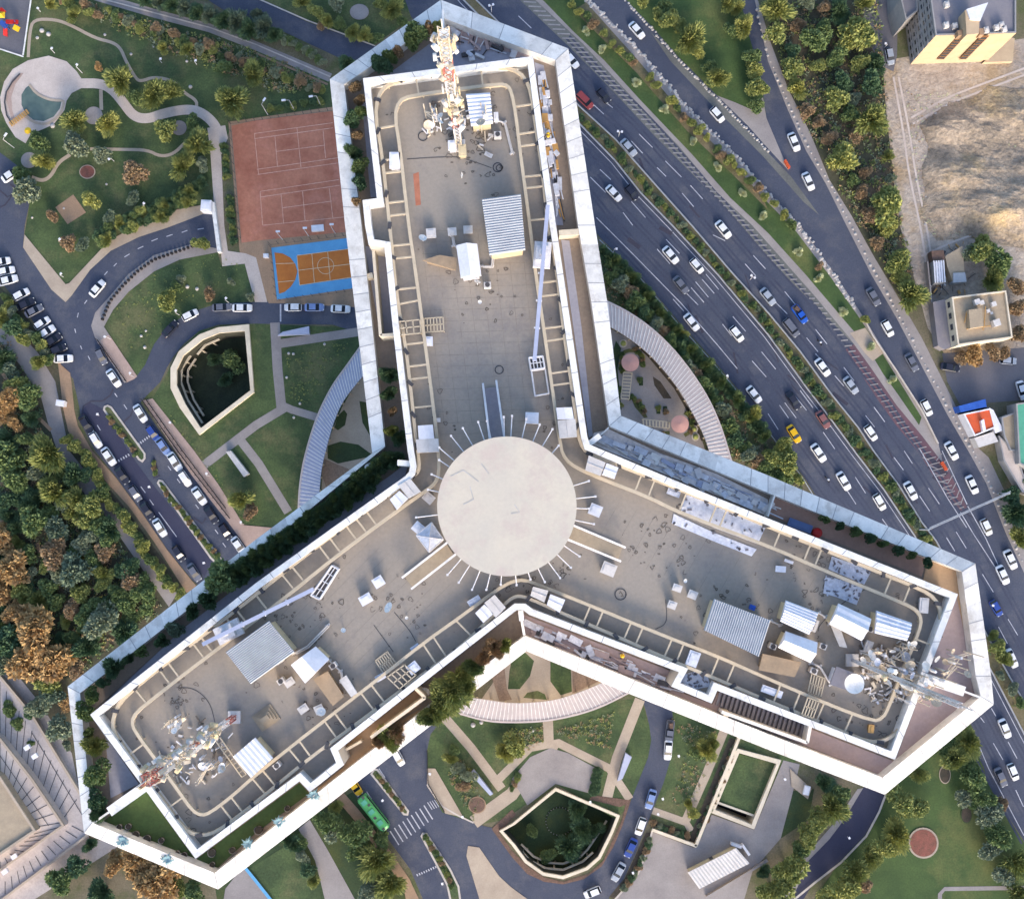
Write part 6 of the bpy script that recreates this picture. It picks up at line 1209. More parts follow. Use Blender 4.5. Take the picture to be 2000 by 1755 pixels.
# ================================================================ VEHICLES
def car_proto(kind):
    L, Wd, hh = dict(hatch=(4.1, 1.78, 1.5), sedan=(4.7, 1.85, 1.42), van=(5.0, 1.95, 1.9), pickup=(5.1, 1.85, 1.7), bus=(9.4, 2.35, 2.9))[kind]
    t = bpy.data.objects.new('car', None); C.objects.link(t); ORG[t.name] = Vector((0, 0, 0)); h2 = Wd / 2
    def loft(rows, m, name, parent):
        q = MB(); pr = None
        for x, w_, zb, zt, r_ in rows:
            cur = [Vector((x, -w_, zb)), Vector((x, -w_, zt - r_)), Vector((x, -w_ + r_ * 1.2, zt)), Vector((x, w_ - r_ * 1.2, zt)), Vector((x, w_, zt - r_)), Vector((x, w_, zb))]
            if pr:
                for k in range(5): q.face([pr[k], cur[k], cur[k + 1], pr[k + 1]])
            else: q.face(list(reversed(cur)))
            pr = cur
        q.face(pr); return q.build(name, m, parent)
    if kind in ('sedan', 'hatch', 'van', 'pickup'):
        bh = .92 if kind in ('sedan', 'hatch') else 1.0
        loft([(-L / 2, h2 * .72, .35, bh * .82, .1), (-L / 2 + .15, h2 * .88, .25, bh * .93, .1), (-L / 2 + .6, h2, .22, bh, .1), (0, h2, .22, bh, .1), (L / 2 - .9, h2, .22, bh * .92, .12), (L / 2 - .3, h2 * .9, .25, bh * .8, .12), (L / 2, h2 * .65, .35, bh * .68, .1)], 'paint_white', 'body', t)
        if kind == 'sedan': cab = (-L / 2 + .55, -L / 2 + 1.25, .35, 1.15)
        elif kind == 'hatch': cab = (-L / 2 + .12, -L / 2 + .62, .35, 1.1)
        elif kind == 'van': cab = (-L / 2 + .15, -L / 2 + .45, .9, 1.55)
        else: cab = (-.45, -.2, .9, 1.5)
        x0, x1, x2, x3 = cab; w0, w1 = h2 * .9, h2 * .72
        def band(xa, xb, za, zb, wa, wb, nm, m='car_glass'):
            MB().face([(xa, -wa, za), (xb, -wb, zb), (xb, wb, zb), (xa, wa, za)]).build(nm, m, t)
        band(x0, x1, bh, hh - .04, w0, w1, 'rear_window'); band(x3, x2, bh - .03, hh - .04, w0, w1, 'windshield')
        MB().face([(x0, -w0, bh), (x3, -w0, bh), (x2, -w1, hh - .04), (x1, -w1, hh - .04)]).build('side_window', 'car_glass', t); MB().face([(x0, w0, bh), (x3, w0, bh), (x2, w1, hh - .04), (x1, w1, hh - .04)]).build('side_window', 'car_glass', t)
        MB().prism([(x1 - .05, -w1 - .03), (x2 + .05, -w1 - .03), (x2 + .05, w1 + .03), (x1 - .05, w1 + .03)], hh - .06, hh).build('roof', 'paint_white', t)
        if kind == 'pickup':
            MB().prism([(-L / 2 + .15, -h2 * .8), (-.55, -h2 * .8), (-.55, h2 * .8), (-L / 2 + .15, h2 * .8)], bh, bh + .03).build('load_bed', 'dark_metal', t)
            MB().box((-1.3, .1, bh + .25), (1.2, .8, .45), .2).build('load', 'bed_red', t)
        for s_ in (-1, 1): MB().box((L / 2 - .12, s_ * h2 * .6, bh * .66), (.2, .36, .14)).build('headlight', 'lamp_glass', t); MB().box((-L / 2 + .08, s_ * h2 * .62, bh * .7), (.12, .32, .14)).build('tail_light', 'plastic_red', t)
        wx = ((L * .31, L * .31), (-L * .3, -L * .3))
    else:
        loft([(-L / 2, h2 * .85, .4, 2.8, .25), (-L / 2 + .5, h2, .35, 3.0, .25), (L / 2 - .6, h2, .35, 3.0, .25), (L / 2, h2 * .8, .4, 2.7, .25)], 'paint_green', 'body', t)
        for s_ in (-1, 1): MB().box((0, s_ * (h2 + .005), 2.0), (L * .86, .05, .9)).build('side_window', 'car_glass', t)
        for x in (-3.3, -.6, 2.6): MB().box((x, 0, 3.08), (1.1, 1.3, .16)).build('roof_unit', 'roof_green', t)
        for x in (-4.4, -2.2, 1.0, 4.2): MB().box((x, .55 if x < 0 else -.2, 3.04), (.6, .6, .1)).build('roof_hatch', 'dark_metal', t)
        MB().box((L / 2 - .06, 0, 1.9), (.15, h2 * 1.5, 1.1)).build('windshield', 'car_glass', t); wx = ((3.2, 3.2), (-3, -3))
    for a, b in wx:
        for s_ in (-1, 1): MB().tube((a, s_ * (h2 - .22), .33), (a, s_ * (h2 - .01), .33), .33, 12).build('wheel', 'rubber', t)
    KIDS[t.name] = [o for o in C.objects if o.parent == t]
    return t
PROTO = {k: car_proto(k) for k in ('sedan', 'hatch', 'van', 'pickup', 'bus')}; USED = {}
AREAS = {'a1': 'on the near highway carriageway', 'a2': 'on the middle highway carriageway', 'b': 'on the far slip road', 'c': 'on the narrow top right slip road', 'd': 'on the far right lanes after the merge', 'e': 'parked at an angle on the west street', 'f': 'on the right side of the west street', 'g': 'on the left side of the west street', 'h': 'on the garden drive of the west', 'i': 'on the curved south drive', 'j': 'on the side streets at the right', 'k': 'on the ramp road', 'm': 'at the lower street below the tower'}
cars = [(1244, 59, 50, 'white', 'b'), (1401, 224, 50, 'white', 'b'), (1116, 117, 50, 'white', 'a2'), (1142, 196, 45, 'red', 'a2', 'van'), (1179, 187, 48, 'dark', 'a2'), (1228, 288, 50, 'silver', 'a2'), (1199, 377, 47, 'white', 'a1'), (1234, 376, 50, 'dark', 'a1'),
        (1551, 277, 68, 'white', 'c'), (1579, 354, 66, 'white', 'c'), (1738, 110, 80, 'silver', 'j'), (1413, 448, 52, 'white', 'a2'), (1310, 498, 50, 'white', 'a1'), (1361, 519, 50, 'white', 'a1'), (1330, 556, 52, 'grey', 'a1'), (1351, 629, 52, 'white', 'a1'), (1439, 652, 52, 'white', 'a1'), (1473, 770, 52, 'white', 'a1'),
        (1500, 579, 52, 'silver', 'a2'), (1562, 613, 54, 'vividblue', 'a2', 'pickup'), (1545, 640, 52, 'grey', 'a2', 'van'), (1706, 579, 60, 'grey', 'b'), (1734, 641, 62, 'white', 'b'), (1607, 717, 54, 'white', 'a2'), (1662, 752, 54, 'silver', 'a2'), (1701, 845, 56, 'white', 'a2'), (1550, 782, 56, 'dark', 'a1'), (1608, 819, 58, 'maroon', 'a1'), (1551, 847, 58, 'yellow', 'a1'), (1599, 884, 56, 'white', 'a1'),
        (1781, 707, 62, 'grey', 'b'), (1810, 796, 64, 'white', 'b'), (1859, 880, 62, 'white', 'b'), (1996, 762, 75, 'white', 'j'), (1969, 704, 5, 'silver', 'j'), (1856, 717, 10, 'dark', 'j'), (1648, 939, 60, 'white', 'a1'), (1718, 980, 60, 'white', 'a1'), (1779, 958, 62, 'white', 'a2'), (1899, 946, 66, 'white', 'd'), (1927, 1029, 66, 'white', 'd'), (1974, 1092, 66, 'white', 'd'), (1959, 1122, 66, 'white', 'd'), (1946, 1187, 60, 'blue', 'd'), (1976, 1285, 66, 'white', 'd'),
        (1963, 1422, 68, 'white', 'a1'), (1979, 1507, 68, 'white', 'a1'), (1955, 1517, 66, 'grey', 'a1'), (21, 341, -35, 'white', 'g'), (3, 511, -12, 'white', 'e'), (10, 529, -12, 'white', 'e'), (15, 547, -15, 'white', 'e'), (41, 575, -30, 'white', 'e'), (50, 594, -25, 'dark', 'e'), (66, 607, -28, 'grey', 'e'), (82, 631, -35, 'white', 'e'), (90, 649, -35, 'white', 'e'), (103, 665, -35, 'dark', 'e'), (114, 682, -22, 'dark', 'e'), (123, 700, -3, 'white', 'e'),
        (190, 563, -50, 'white', 'k'), (198, 696, 64, 'grey', 'f'), (222, 738, 56, 'white', 'f'), (274, 807, 58, 'white', 'f'), (298, 845, 55, 'blue', 'f'), (318, 871, 55, 'lightblue', 'f'), (341, 901, 57, 'white', 'f'), (361, 934, 56, 'white', 'f'), (389, 968, 55, 'white', 'f'), (412, 1004, 56, 'dark', 'f'), (440, 1037, 57, 'dark', 'f'), (466, 1065, 55, 'white', 'f'),
        (168, 828, 57, 'dark', 'g'), (187, 859, 58, 'white', 'g'), (212, 891, 56, 'white', 'g'), (238, 927, 56, 'dark', 'g'), (264, 963, 56, 'grey', 'g'), (287, 996, 56, 'dark', 'g'), (312, 1030, 58, 'white', 'g'), (349, 1080, 57, 'dark', 'g'), (379, 1117, 57, 'grey', 'g'),
        (332, 642, -48, 'dark', 'h'), (371, 615, -27, 'white', 'h'), (433, 600, -3, 'grey', 'h'), (473, 601, 0, 'white', 'h'), (572, 600, 180, 'white', 'h'), (614, 600, 0, 'lightblue', 'h'), (665, 603, 3, 'white', 'h'), (778, 1479, 60, 'white', 'm'), (693, 1535, 55, 'yellow', 'm'), (731, 1584, 51, 'green', 'm', 'bus'),
        (1308, 1427, 98, 'grey', 'i', 'pickup'), (1305, 1464, 95, 'white', 'i'), (1271, 1560, 107, 'lightblue', 'i'), (1251, 1613, 110, 'white', 'i'), (1232, 1655, 115, 'blue', 'i'), (1208, 1702, 120, 'silver', 'i'), (1157, 1742, 158, 'white', 'i')]
from collections import defaultdict
byk = defaultdict(list)
for ci, cdef in enumerate(cars): byk[(cdef[3], cdef[4], cdef[5] if len(cdef) > 5 else 'hatch' if ci % 3 == 1 and cdef[3] != 'yellow' else 'sedan')].append(cdef)
WORD = dict(white='white', silver='silver', grey='grey', dark='dark', blue='blue', lightblue='pale blue', red='red', maroon='brownish red', yellow='yellow taxi', green='bright green', vividblue='bright blue')
GRP = {'a1': 'cars driving on the near highway carriageway', 'a2': 'vehicles driving on the middle highway carriageway', 'e': 'cars parked at an angle on the west street', 'f': 'cars along the right kerb of the west street', 'g': 'cars along the left kerb of the west street', 'h': 'cars on the west garden drive', 'i': 'cars along the south drive', 'd': 'cars on the merged right lanes', 'b': 'cars on the far slip road', 'c': 'cars on the narrow slip road'}
for (col, ar, kind), L in byk.items():
    L = sorted(L, key=lambda c_: c_[1])
    for i, cdef in enumerate(L):
        t = PROTO[kind] if kind not in USED else copy_tree(PROTO[kind])
        first = kind not in USED; USED[kind] = 1
        x, y, ang = cdef[:3]; p = P(x, y, .8); t.location = (p.x, p.y, .06); t.rotation_euler = (0, 0, R(-ang)); 
        s_ = 1.03 * (.97 + .07 * ((i * 37 + len(L) * 13) % 10) / 10); t.scale = (s_, s_, s_)
        nm = {'sedan': 'car', 'hatch': 'car', 'van': 'van', 'pickup': 'pickup_truck', 'bus': 'bus'}[kind]; t.name = nm
        kids = [o for o in C.objects if o.parent == t]
        for ch in kids:
            if ch.name.split('.')[0] in ('body', 'roof') and ch.material_slots: ch.material_slots[0].link = 'OBJECT'; ch.material_slots[0].material = MATS['paint_' + col]
        w_ = WORD[col] + ('' if col == 'yellow' else ' ' + {'sedan': 'saloon car', 'hatch': 'hatchback', 'van': 'van', 'pickup': 'pickup with open load bed', 'bus': 'bus with dark roof hatches'}[kind])
        t['label'] = w_ + ' ' + AREAS[ar] + (', %s from the top' % ordn(i + 1) if len(L) > 1 else '')
        t['category'] = {'sedan': 'taxi' if col == 'yellow' else 'car', 'hatch': 'car', 'van': 'van', 'pickup': 'pickup truck', 'bus': 'bus'}[kind]
        if ar in GRP: t['group'] = GRP[ar]
        KIDS.setdefault(t.name, kids)
def bike(x, y, ang, label):
    b = P(x, y, .06); t = thing('motorcycle', label, 'motorcycle', b); d = Vector((math.cos(R(-ang)), math.sin(R(-ang)), 0)); z = Vector((0, 0, 1))
    for s_ in (-.65, .65): c = b + d * s_ + z * .32; n_ = Vector((-d.y, d.x, 0)) * .06; MB().tube(c - n_, c + n_, .32, 12).build('wheel', 'rubber', t)
    MB().tube(b + d * -.5 + z * .7, b + d * .45 + z * .8, .16, 8).build('body', 'dark_metal', t)
    q = MB().tube(b + z * .8, b + d * .15 + z * 1.35, .2, 10, .24); q.dome(b + d * .2 + z * 1.45, .15, .2, 10, 3); q.build('rider', 'tarp_white', t)
bike(1615, 936, 55, 'motorcycle with rider on the near highway carriageway above the east wing'); bike(1600, 669, 54, 'motorcycle between the lane dashes of the middle carriageway')

# ================================================================ TREES AND SHRUBS
LEAFM = {}
def crown_mesh(seed, col, style='bushy', n=1500):
    key = (seed, col, style)
    if key in LEAFM: return LEAFM[key]
    r_ = random.Random(seed * 17 + 5); V = []; Fc = []
    lobes = []
    for i in range(13 if style != 'column' else 7):
        a = r_.uniform(0, 6.283); rad = r_.uniform(0, .66) if i else 0; lobes.append((rad * math.cos(a), rad * math.sin(a), 1.0 + r_.uniform(-.2, .3) - rad * .45, r_.uniform(.28, .46)))
    for i in range(n):
        lx, ly, lz, lr = lobes[r_.randrange(len(lobes))]
        u = Vector((r_.gauss(0, 1), r_.gauss(0, 1), abs(r_.gauss(.25, .9)))).normalized(); k = lr * r_.uniform(.55, 1.15) ** .7
        p = Vector((lx, ly, lz)) + u * k
        out = Vector((p.x, p.y, max(.1, p.z - .7))).normalized(); s_ = r_.uniform(.06, .13)
        if style == 'spiky': d = (out + Vector((r_.uniform(-.3, .3), r_.uniform(-.3, .3), r_.uniform(-.2, .3)))).normalized(); ln_, wd = s_ * 2.6, s_ * .55
        else: d = (u + Vector((r_.uniform(-.8, .8), r_.uniform(-.8, .8), r_.uniform(-.5, .5)))).normalized(); ln_, wd = s_ * 1.5, s_ * .9
        sd_ = d.cross(Vector((r_.uniform(-1, 1), r_.uniform(-1, 1), r_.uniform(.2, 1)))).normalized() * wd; j = len(V)
        nrm = d.cross(sd_).normalized() * wd * .35
        V += [tuple(p - d * ln_ * .5), tuple(p + sd_ + nrm), tuple(p + d * ln_), tuple(p - sd_ + nrm)]; Fc.append((j, j + 1, j + 2, j + 3))
    me = bpy.data.meshes.new('crown'); me.from_pydata(V, [], Fc); me.materials.append(MATS['leaf_' + col]); me.update(); LEAFM[key] = me
    return me
TR = []
def trunk_mesh():
    r_ = random.Random(2); q = MB().tube((0, 0, 0), (0, 0, .8), .07, 8, .045)
    for k in range(6): a = k * 1.05 + r_.uniform(-.3, .3); q.tube((0, 0, .45 + k * .06), (.45 * math.cos(a), .45 * math.sin(a), 1.0 + r_.uniform(0, .2)), .03, 5, .012)
    me = bpy.data.meshes.new('trunk'); me.from_pydata(q.v, [], q.f); me.materials.append(MATS['bark']); me.update(); return me
TRUNK = trunk_mesh(); tseed = random.Random(99)
TREES = []
def tree(x, y, r, col, style=None, zone='', base=0.0, shrub=False): TREES.append((x, y, r, col, style or ('spiky' if col in ('olive', 'yellow', 'dark') and tseed.random() < .6 else 'bushy'), zone, base, shrub))
def trees(L, zone, **k):
    for a in L: tree(a[0], a[1], a[2], a[3], zone=zone, **k)
WOOD = 'in the west wood'
trees([(15, 775, 26, 'orange'), (27, 825, 16, 'orange'), (2, 800, 22, 'orange'), (5, 1050, 26, 'orange'), (18, 1112, 32, 'orange'), (-2, 1150, 26, 'orange'), (72, 1228, 46, 'orange'), (105, 1285, 36, 'orange'), (50, 1290, 34, 'orange'), (30, 1195, 24, 'orange'), (112, 1078, 28, 'brown'), (68, 1020, 28, 'green'), (108, 1040, 26, 'blue'), (145, 1118, 30, 'blue'), (201, 1118, 17, 'olive'), (50, 1085, 18, 'green'), (95, 885, 32, 'olive'), (52, 770, 24, 'green'), (5, 900, 30, 'green'), (28, 935, 26, 'green'), (105, 960, 28, 'olive'), (55, 990, 20, 'dark'), (180, 990, 24, 'olive'), (205, 1080, 18, 'brown'), (200, 1215, 34, 'grey'), (170, 1265, 24, 'dark'), (255, 1135, 20, 'brown'), (15, 860, 20, 'dark'), (0, 985, 20, 'dark'), (145, 930, 20, 'dark'), (95, 1150, 18, 'green'), (60, 1150, 14, 'dark'), (215, 1035, 20, 'dark'), (160, 1060, 18, 'grey'), (75, 705, 15, 'olive'), (30, 640, 18, 'dark'), (3, 620, 16, 'olive'), (45, 665, 14, 'olive'), (20, 720, 18, 'blue'), (60, 815, 14, 'dark'), (240, 1235, 22, 'dark'), (140, 1190, 18, 'brown'), (10, 1260, 30, 'dark'), (150, 1310, 16, 'brown'), (245, 1180, 20, 'green'), (215, 1170, 16, 'dark'), (145, 870, 12, 'olive'), (130, 860, 12, 'olive'), (242, 1243, 6, 'yellow'), (170, 925, 14, 'dark'), (5, 700, 20, 'dark'), (285, 1190, 14, 'green')], WOOD)
avoidL = [(t_[0], t_[1], t_[2] + 9) for t_ in TREES]
for x, y in scatter([(0, 660), (75, 800), (120, 910), (170, 985), (215, 1035), (300, 1170), (160, 1305), (60, 1300), (0, 1300)], 21, 48, random.Random(4), [(a_, b_, c_ * .75) for a_, b_, c_ in avoidL]): tree(x, y, random.Random(int(x * 7 + y)).uniform(13, 21), random.Random(int(x + y)).choice(['green', 'dark', 'olive', 'grey', 'olive', 'green']), zone=WOOD)
for i, (x, y) in enumerate(along([(162, 880), (190, 935), (215, 985), (240, 1010), (270, 1050), (290, 1085), (320, 1125), (350, 1160)], 13, 3, random.Random(5))): tree(x, y, 9 + (i * 7 % 5), ['olive', 'yellow', 'olive', 'green'][i % 4], zone='beside the promenade', style='bushy')
for i, (x, y) in enumerate(along([(8, 580), (40, 630), (78, 670), (100, 712)], 17, 3, random.Random(6))): tree(x, y, 10 + (i * 5 % 4), ['green', 'olive', 'grey'][i % 3], zone='behind the angled parking', style='bushy')
PARK = 'in the north-west park'
trees([(143, 27, 15, 'olive'), (178, 24, 12, 'olive'), (97, 6, 13, 'yellow'), (318, 93, 12, 'yellow'), (235, 157, 24, 'olive'), (297, 185, 26, 'olive'), (335, 180, 20, 'olive'), (265, 190, 14, 'green'), (145, 235, 21, 'olive'), (210, 240, 22, 'yellow'), (78, 275, 20, 'green'), (85, 315, 18, 'yellow'), (150, 280, 24, 'grey'), (325, 255, 20, 'olive'), (385, 282, 24, 'olive'), (355, 322, 24, 'olive'), (450, 196, 28, 'olive'), (435, 130, 16, 'green'), (492, 145, 22, 'olive'), (376, 240, 15, 'green'), (50, 370, 24, 'grey'), (40, 345, 16, 'green'), (177, 390, 18, 'yellow'), (258, 387, 14, 'blue'), (265, 335, 22, 'brown'), (213, 425, 15, 'blue'), (102, 424, 12, 'brown'), (191, 130, 9, 'orange'), (135, 475, 15, 'brown'), (160, 477, 14, 'blue'), (200, 300, 16, 'grey'), (395, 320, 14, 'grey'), (365, 95, 14, 'olive'), (410, 85, 13, 'brown'), (470, 240, 0.1, 'green')][:-1], PARK)
for i, (x, y) in enumerate(along([(195, 455), (235, 435), (280, 410), (320, 400), (360, 375), (395, 360)], 13, 4, random.Random(8)) + along([(200, 470), (250, 445), (310, 420), (350, 398), (390, 382)], 14, 4, random.Random(9))): tree(x, y, 10 + i % 4, ['dark', 'dark', 'green', 'olive'][i % 4], zone='in the hedge above the ramp road')
for i, (x, y) in enumerate(along([(120, 2), (200, 22), (260, 45), (330, 68), (400, 95), (460, 115), (530, 140), (600, 165), (640, 180)], 15, 7, random.Random(10))): tree(x, y, 8 + i * 3 % 6, ['brown', 'olive', 'green', 'brown', 'grey'][i % 5], zone='in the scrub above the park', style='bushy')
for i, (x, y) in enumerate([(285, -4), (310, 2), (335, 8), (360, 14), (385, 24), (410, 30), (437, 38), (462, 42), (488, 56), (515, 52), (535, 66), (505, 30)]): tree(x, y, [14, 15, 16, 15, 17, 16, 20, 21, 19, 22, 17, 14][i], ['dark', 'blue'][i % 2], 'spiky', 'beside the north-west road')
for i, (x, y) in enumerate(along([(555, 78), (590, 92), (620, 110), (640, 125)], 11, 3, random.Random(12))): tree(x, y, 9, ['grey', 'green'][i % 2], zone='at the right end of the north-west road')
tree(678, 122, 14, 'dark', zone='against the tower by the north-west road')
trees([(590, 3, 14, 'olive'), (618, 22, 15, 'olive'), (640, 40, 14, 'yellow'), (655, 8, 14, 'grey'), (688, 62, 15, 'olive'), (712, 70, 14, 'yellow'), (738, 72, 12, 'green'), (765, 18, 20, 'olive'), (785, 45, 12, 'green'), (745, 5, 14, 'olive'), (665, 45, 12, 'green'), (625, 50, 9, 'brown')], 'on the wedge beside the north tip')
trees([(1285, 30, 15, 'olive'), (1308, 40, 22, 'olive'), (1345, 76, 28, 'olive'), (1300, 12, 14, 'green'), (1403, 150, 21, 'olive'), (1385, 128, 14, 'green'), (1430, 60, 15, 'green'), (1455, 52, 20, 'yellow'), (1468, 112, 19, 'green'), (1475, 135, 16, 'yellow'), (1480, 175, 20, 'olive'), (1478, 205, 14, 'green'), (1420, 6, 18, 'olive'), (1256, 0, 14, 'olive'), (1330, 50, 16, 'olive'), (1440, 15, 14, 'yellow'), (1360, 100, 16, 'yellow')], 'on the lawn between the two slip roads')
for i, (x, y) in enumerate([(1118, 8), (1130, 22), (1148, 32), (1160, 48), (1180, 63), (1195, 85), (1213, 98), (1228, 112), (1236, 122), (1268, 150), (1281, 165), (1313, 198), (1322, 212), (1336, 231), (1351, 238), (1366, 253), (1380, 268), (1401, 290), (1409, 303), (1424, 311), (1434, 320), (1448, 336), (1464, 351), (1482, 368), (1495, 385), (1512, 398), (1530, 420), (1545, 440), (1600, 520), (1690, 625)]): tree(x, y, 8 + (i * 5 % 4), ['olive', 'yellow', 'green', 'brown', 'olive'][i % 5], zone='on the verge by the slip road', style='bushy')
for i, (x, y) in enumerate([(1177, 96), (1244, 160), (1297, 214), (1355, 276), (1402, 326), (1451, 376), (1489, 421), (1560, 490), (1599, 543), (1648, 608), (1700, 676), (1743, 741), (1145, 60)]): tree(x, y, 8, 'pale', 'spiky', 'pale star-shaped plants on the grass verge', shrub=True)
mid = [(lerp(a, b, .5)) for a, b in zip([(1133, 243), (1201, 313), (1251, 376), (1313, 440), (1401, 535), (1500, 653), (1575, 756), (1625, 821), (1670, 882), (1726, 955), (1786, 1045), (1830, 1110)], [(1140, 215), (1201, 271), (1276, 356), (1351, 440), (1426, 528), (1500, 610), (1563, 686), (1625, 771), (1676, 834), (1756, 948), (1801, 1020), (1850, 1090)])]
for i, (x, y) in enumerate(along(mid, 15, 3, random.Random(13))): tree(x, y, [7, 8, 6, 9][i % 4] + (2 if y > 690 else 0), ['dark', 'olive', 'dark', 'green', 'grey'][i % 5], zone='in the highway median', shrub=True, style='bushy')
trees([(1950, 1262, 15, 'olive'), (1962, 1288, 14, 'olive'), (1938, 1240, 10, 'olive'), (1980, 1345, 12, 'grey'), (1955, 1318, 9, 'grey'), (1992, 1372, 12, 'green')], 'in the median beyond the east tip')
for i, (x, y) in enumerate(along([(1178, 492), (1205, 515), (1240, 545), (1275, 590), (1310, 632), (1345, 680), (1385, 722), (1425, 765), (1460, 810), (1500, 860)], 15, 2, random.Random(14))): tree(x, y, 12 + i % 3, ['dark', 'dark', 'green'][i % 3], zone='in the dark row at the highway edge', style='spiky')
for i, (x, y) in enumerate(along([(1192, 545), (1225, 575), (1262, 612), (1300, 655), (1340, 712), (1380, 760), (1420, 815), (1450, 870), (1480, 905), (1550, 935)], 21, 5, random.Random(15))): tree(x, y, 14 + i * 3 % 5, ['green', 'grey', 'brown', 'green', 'dark'][i % 5], zone='in the looser row behind the highway edge')
trees([(1470, 808, 15, 'yellow'), (1525, 872, 19, 'yellow'), (1537, 905, 24, 'olive'), (1510, 895, 20, 'olive'), (1333, 652, 10, 'yellow'), (1240, 590, 18, 'green'), (1560, 935, 12, 'olive'), (1500, 930, 16, 'green')], 'among the row above the east wing')
EW = 'in the wood east of the slip road'
trees([(1518, 20, 26, 'olive'), (1515, 62, 20, 'olive'), (1590, 80, 28, 'green'), (1640, 22, 22, 'dark'), (1680, 62, 34, 'olive'), (1612, 60, 20, 'green'), (1550, 132, 20, 'olive'), (1557, 173, 18, 'yellow'), (1598, 130, 16, 'olive'), (1645, 160, 20, 'dark'), (1630, 190, 22, 'olive'), (1700, 162, 24, 'dark'), (1712, 125, 18, 'dark'), (1703, 232, 28, 'olive'), (1660, 225, 16, 'green'), (1645, 312, 26, 'yellow'), (1690, 5, 18, 'olive'), (1732, 400, 34, 'olive'), (1545, 98, 14, 'dark'), (1578, 218, 14, 'brown'), (1620, 270, 14, 'brown'), (1672, 265, 14, 'brown'), (1690, 335, 13, 'brown'), (1600, 240, 12, 'brown'), (1575, 5, 16, 'grey'), (1610, 15, 14, 'brown'), (1560, 50, 14, 'brown'), (1635, 110, 20, 'green'), (1680, 120, 18, 'olive'), (1670, 195, 14, 'grey'), (1735, 305, 10, 'olive'), (1750, 510, 24, 'olive'), (1778, 575, 26, 'olive'), (1735, 445, 18, 'yellow'), (1758, 542, 15, 'yellow'), (1700, 420, 16, 'brown'), (1680, 375, 14, 'brown'), (1715, 475, 13, 'brown'), (1740, 350, 10, 'grey'), (1665, 350, 12, 'green'), (1655, 90, 18, 'yellow')], EW)
trees([(1920, 490, 28, 'olive'), (1945, 515, 28, 'green'), (1938, 545, 24, 'olive'), (1900, 495, 18, 'grey'), (1985, 560, 20, 'brown'), (1990, 600, 18, 'brown'), (1900, 692, 22, 'orange'), (1940, 688, 16, 'brown'), (1990, 655, 16, 'brown'), (1880, 700, 12, 'brown'), (1960, 690, 12, 'brown')], 'around the small tan building at the right')
trees([(1975, 965, 18, 'dark'), (1988, 1000, 26, 'dark'), (1993, 1050, 22, 'olive'), (2000, 940, 14, 'green')], 'right of the sign gantry')
SE = 'on the lawn at the bottom right'
trees([(1892, 1450, 24, 'olive'), (1868, 1482, 24, 'olive'), (1902, 1520, 26, 'green'), (1918, 1558, 24, 'green'), (1932, 1592, 24, 'grey'), (1950, 1625, 26, 'green'), (1935, 1662, 20, 'grey'), (1985, 1685, 24, 'olive'), (1965, 1708, 20, 'grey'), (1992, 1745, 20, 'olive'), (1885, 1560, 16, 'grey'), (1762, 1566, 28, 'olive'), (1790, 1578, 22, 'olive'), (1752, 1630, 26, 'yellow'), (1730, 1655, 22, 'yellow'), (1700, 1675, 20, 'olive'), (1672, 1702, 24, 'olive'), (1650, 1735, 28, 'yellow'), (1620, 1760, 22, 'yellow'), (1795, 1510, 16, 'olive'), (1850, 1460, 16, 'green'), (1690, 1725, 16, 'brown'), (1960, 1570, 12, 'brown')], SE)
trees([(1625, 1578, 25, 'olive'), (1600, 1605, 24, 'olive'), (1640, 1555, 18, 'green'), (1582, 1632, 22, 'olive'), (1540, 1695, 30, 'olive'), (1512, 1738, 30, 'olive'), (1610, 1530, 18, 'dark'), (1560, 1660, 16, 'green'), (1490, 1700, 12, 'dark')], 'left of the dark south-east road')
trees([(692, 1622, 28, 'green'), (640, 1600, 24, 'green'), (650, 1625, 20, 'grey'), (735, 1680, 30, 'olive'), (762, 1725, 26, 'olive'), (722, 1740, 22, 'grey'), (700, 1660, 20, 'green'), (575, 1650, 14, 'dark'), (590, 1672, 14, 'grey'), (600, 1700, 14, 'dark'), (590, 1640, 12, 'green'), (655, 1575, 14, 'olive'), (612, 1720, 12, 'olive'), (560, 1640, 12, 'dark'), (745, 1640, 18, 'green')], 'in the garden by the lower street')
trees([(262, 1675, 34, 'orange'), (300, 1722, 38, 'orange'), (225, 1688, 22, 'orange'), (150, 1695, 20, 'dark'), (120, 1722, 24, 'green'), (200, 1742, 24, 'dark'), (380, 1745, 22, 'green'), (330, 1690, 24, 'orange'), (175, 1650, 12, 'dark'), (350, 1730, 18, 'olive')], 'below the bottom left tower corner')
trees([(90, 1330, 26, 'olive'), (75, 1375, 24, 'grey'), (112, 1420, 22, 'grey'), (60, 1395, 12, 'dark'), (125, 1370, 16, 'orange'), (100, 1358, 22, 'blue'), (18, 1385, 14, 'green'), (35, 1410, 12, 'green'), (60, 1450, 9, 'green'), (132, 1455, 10, 'grey')], 'over the stepped stone terraces')
trees([(455, 705, 22, 'green'), (440, 740, 14, 'dark'), (420, 700, 14, 'dark')], 'inside the dark sunken court', base=-8)
trees([(1130, 1580, 20, 'dark'), (1140, 1620, 22, 'dark'), (1110, 1655, 22, 'dark'), (1070, 1668, 16, 'green'), (1040, 1620, 12, 'green'), (1160, 1620, 16, 'dark')], 'inside the sunken garden', base=-5)
trees([(392, 475, 15, 'olive'), (330, 585, 20, 'olive'), (345, 560, 12, 'green'), (407, 575, 13, 'brown'), (352, 545, 9, 'grey'), (451, 550, 8, 'grey'), (490, 580, 8, 'grey'), (470, 975, 20, 'olive'), (490, 1000, 16, 'brown'), (475, 705, 0.1, 'green')][:-1], 'on the west garden lawns')
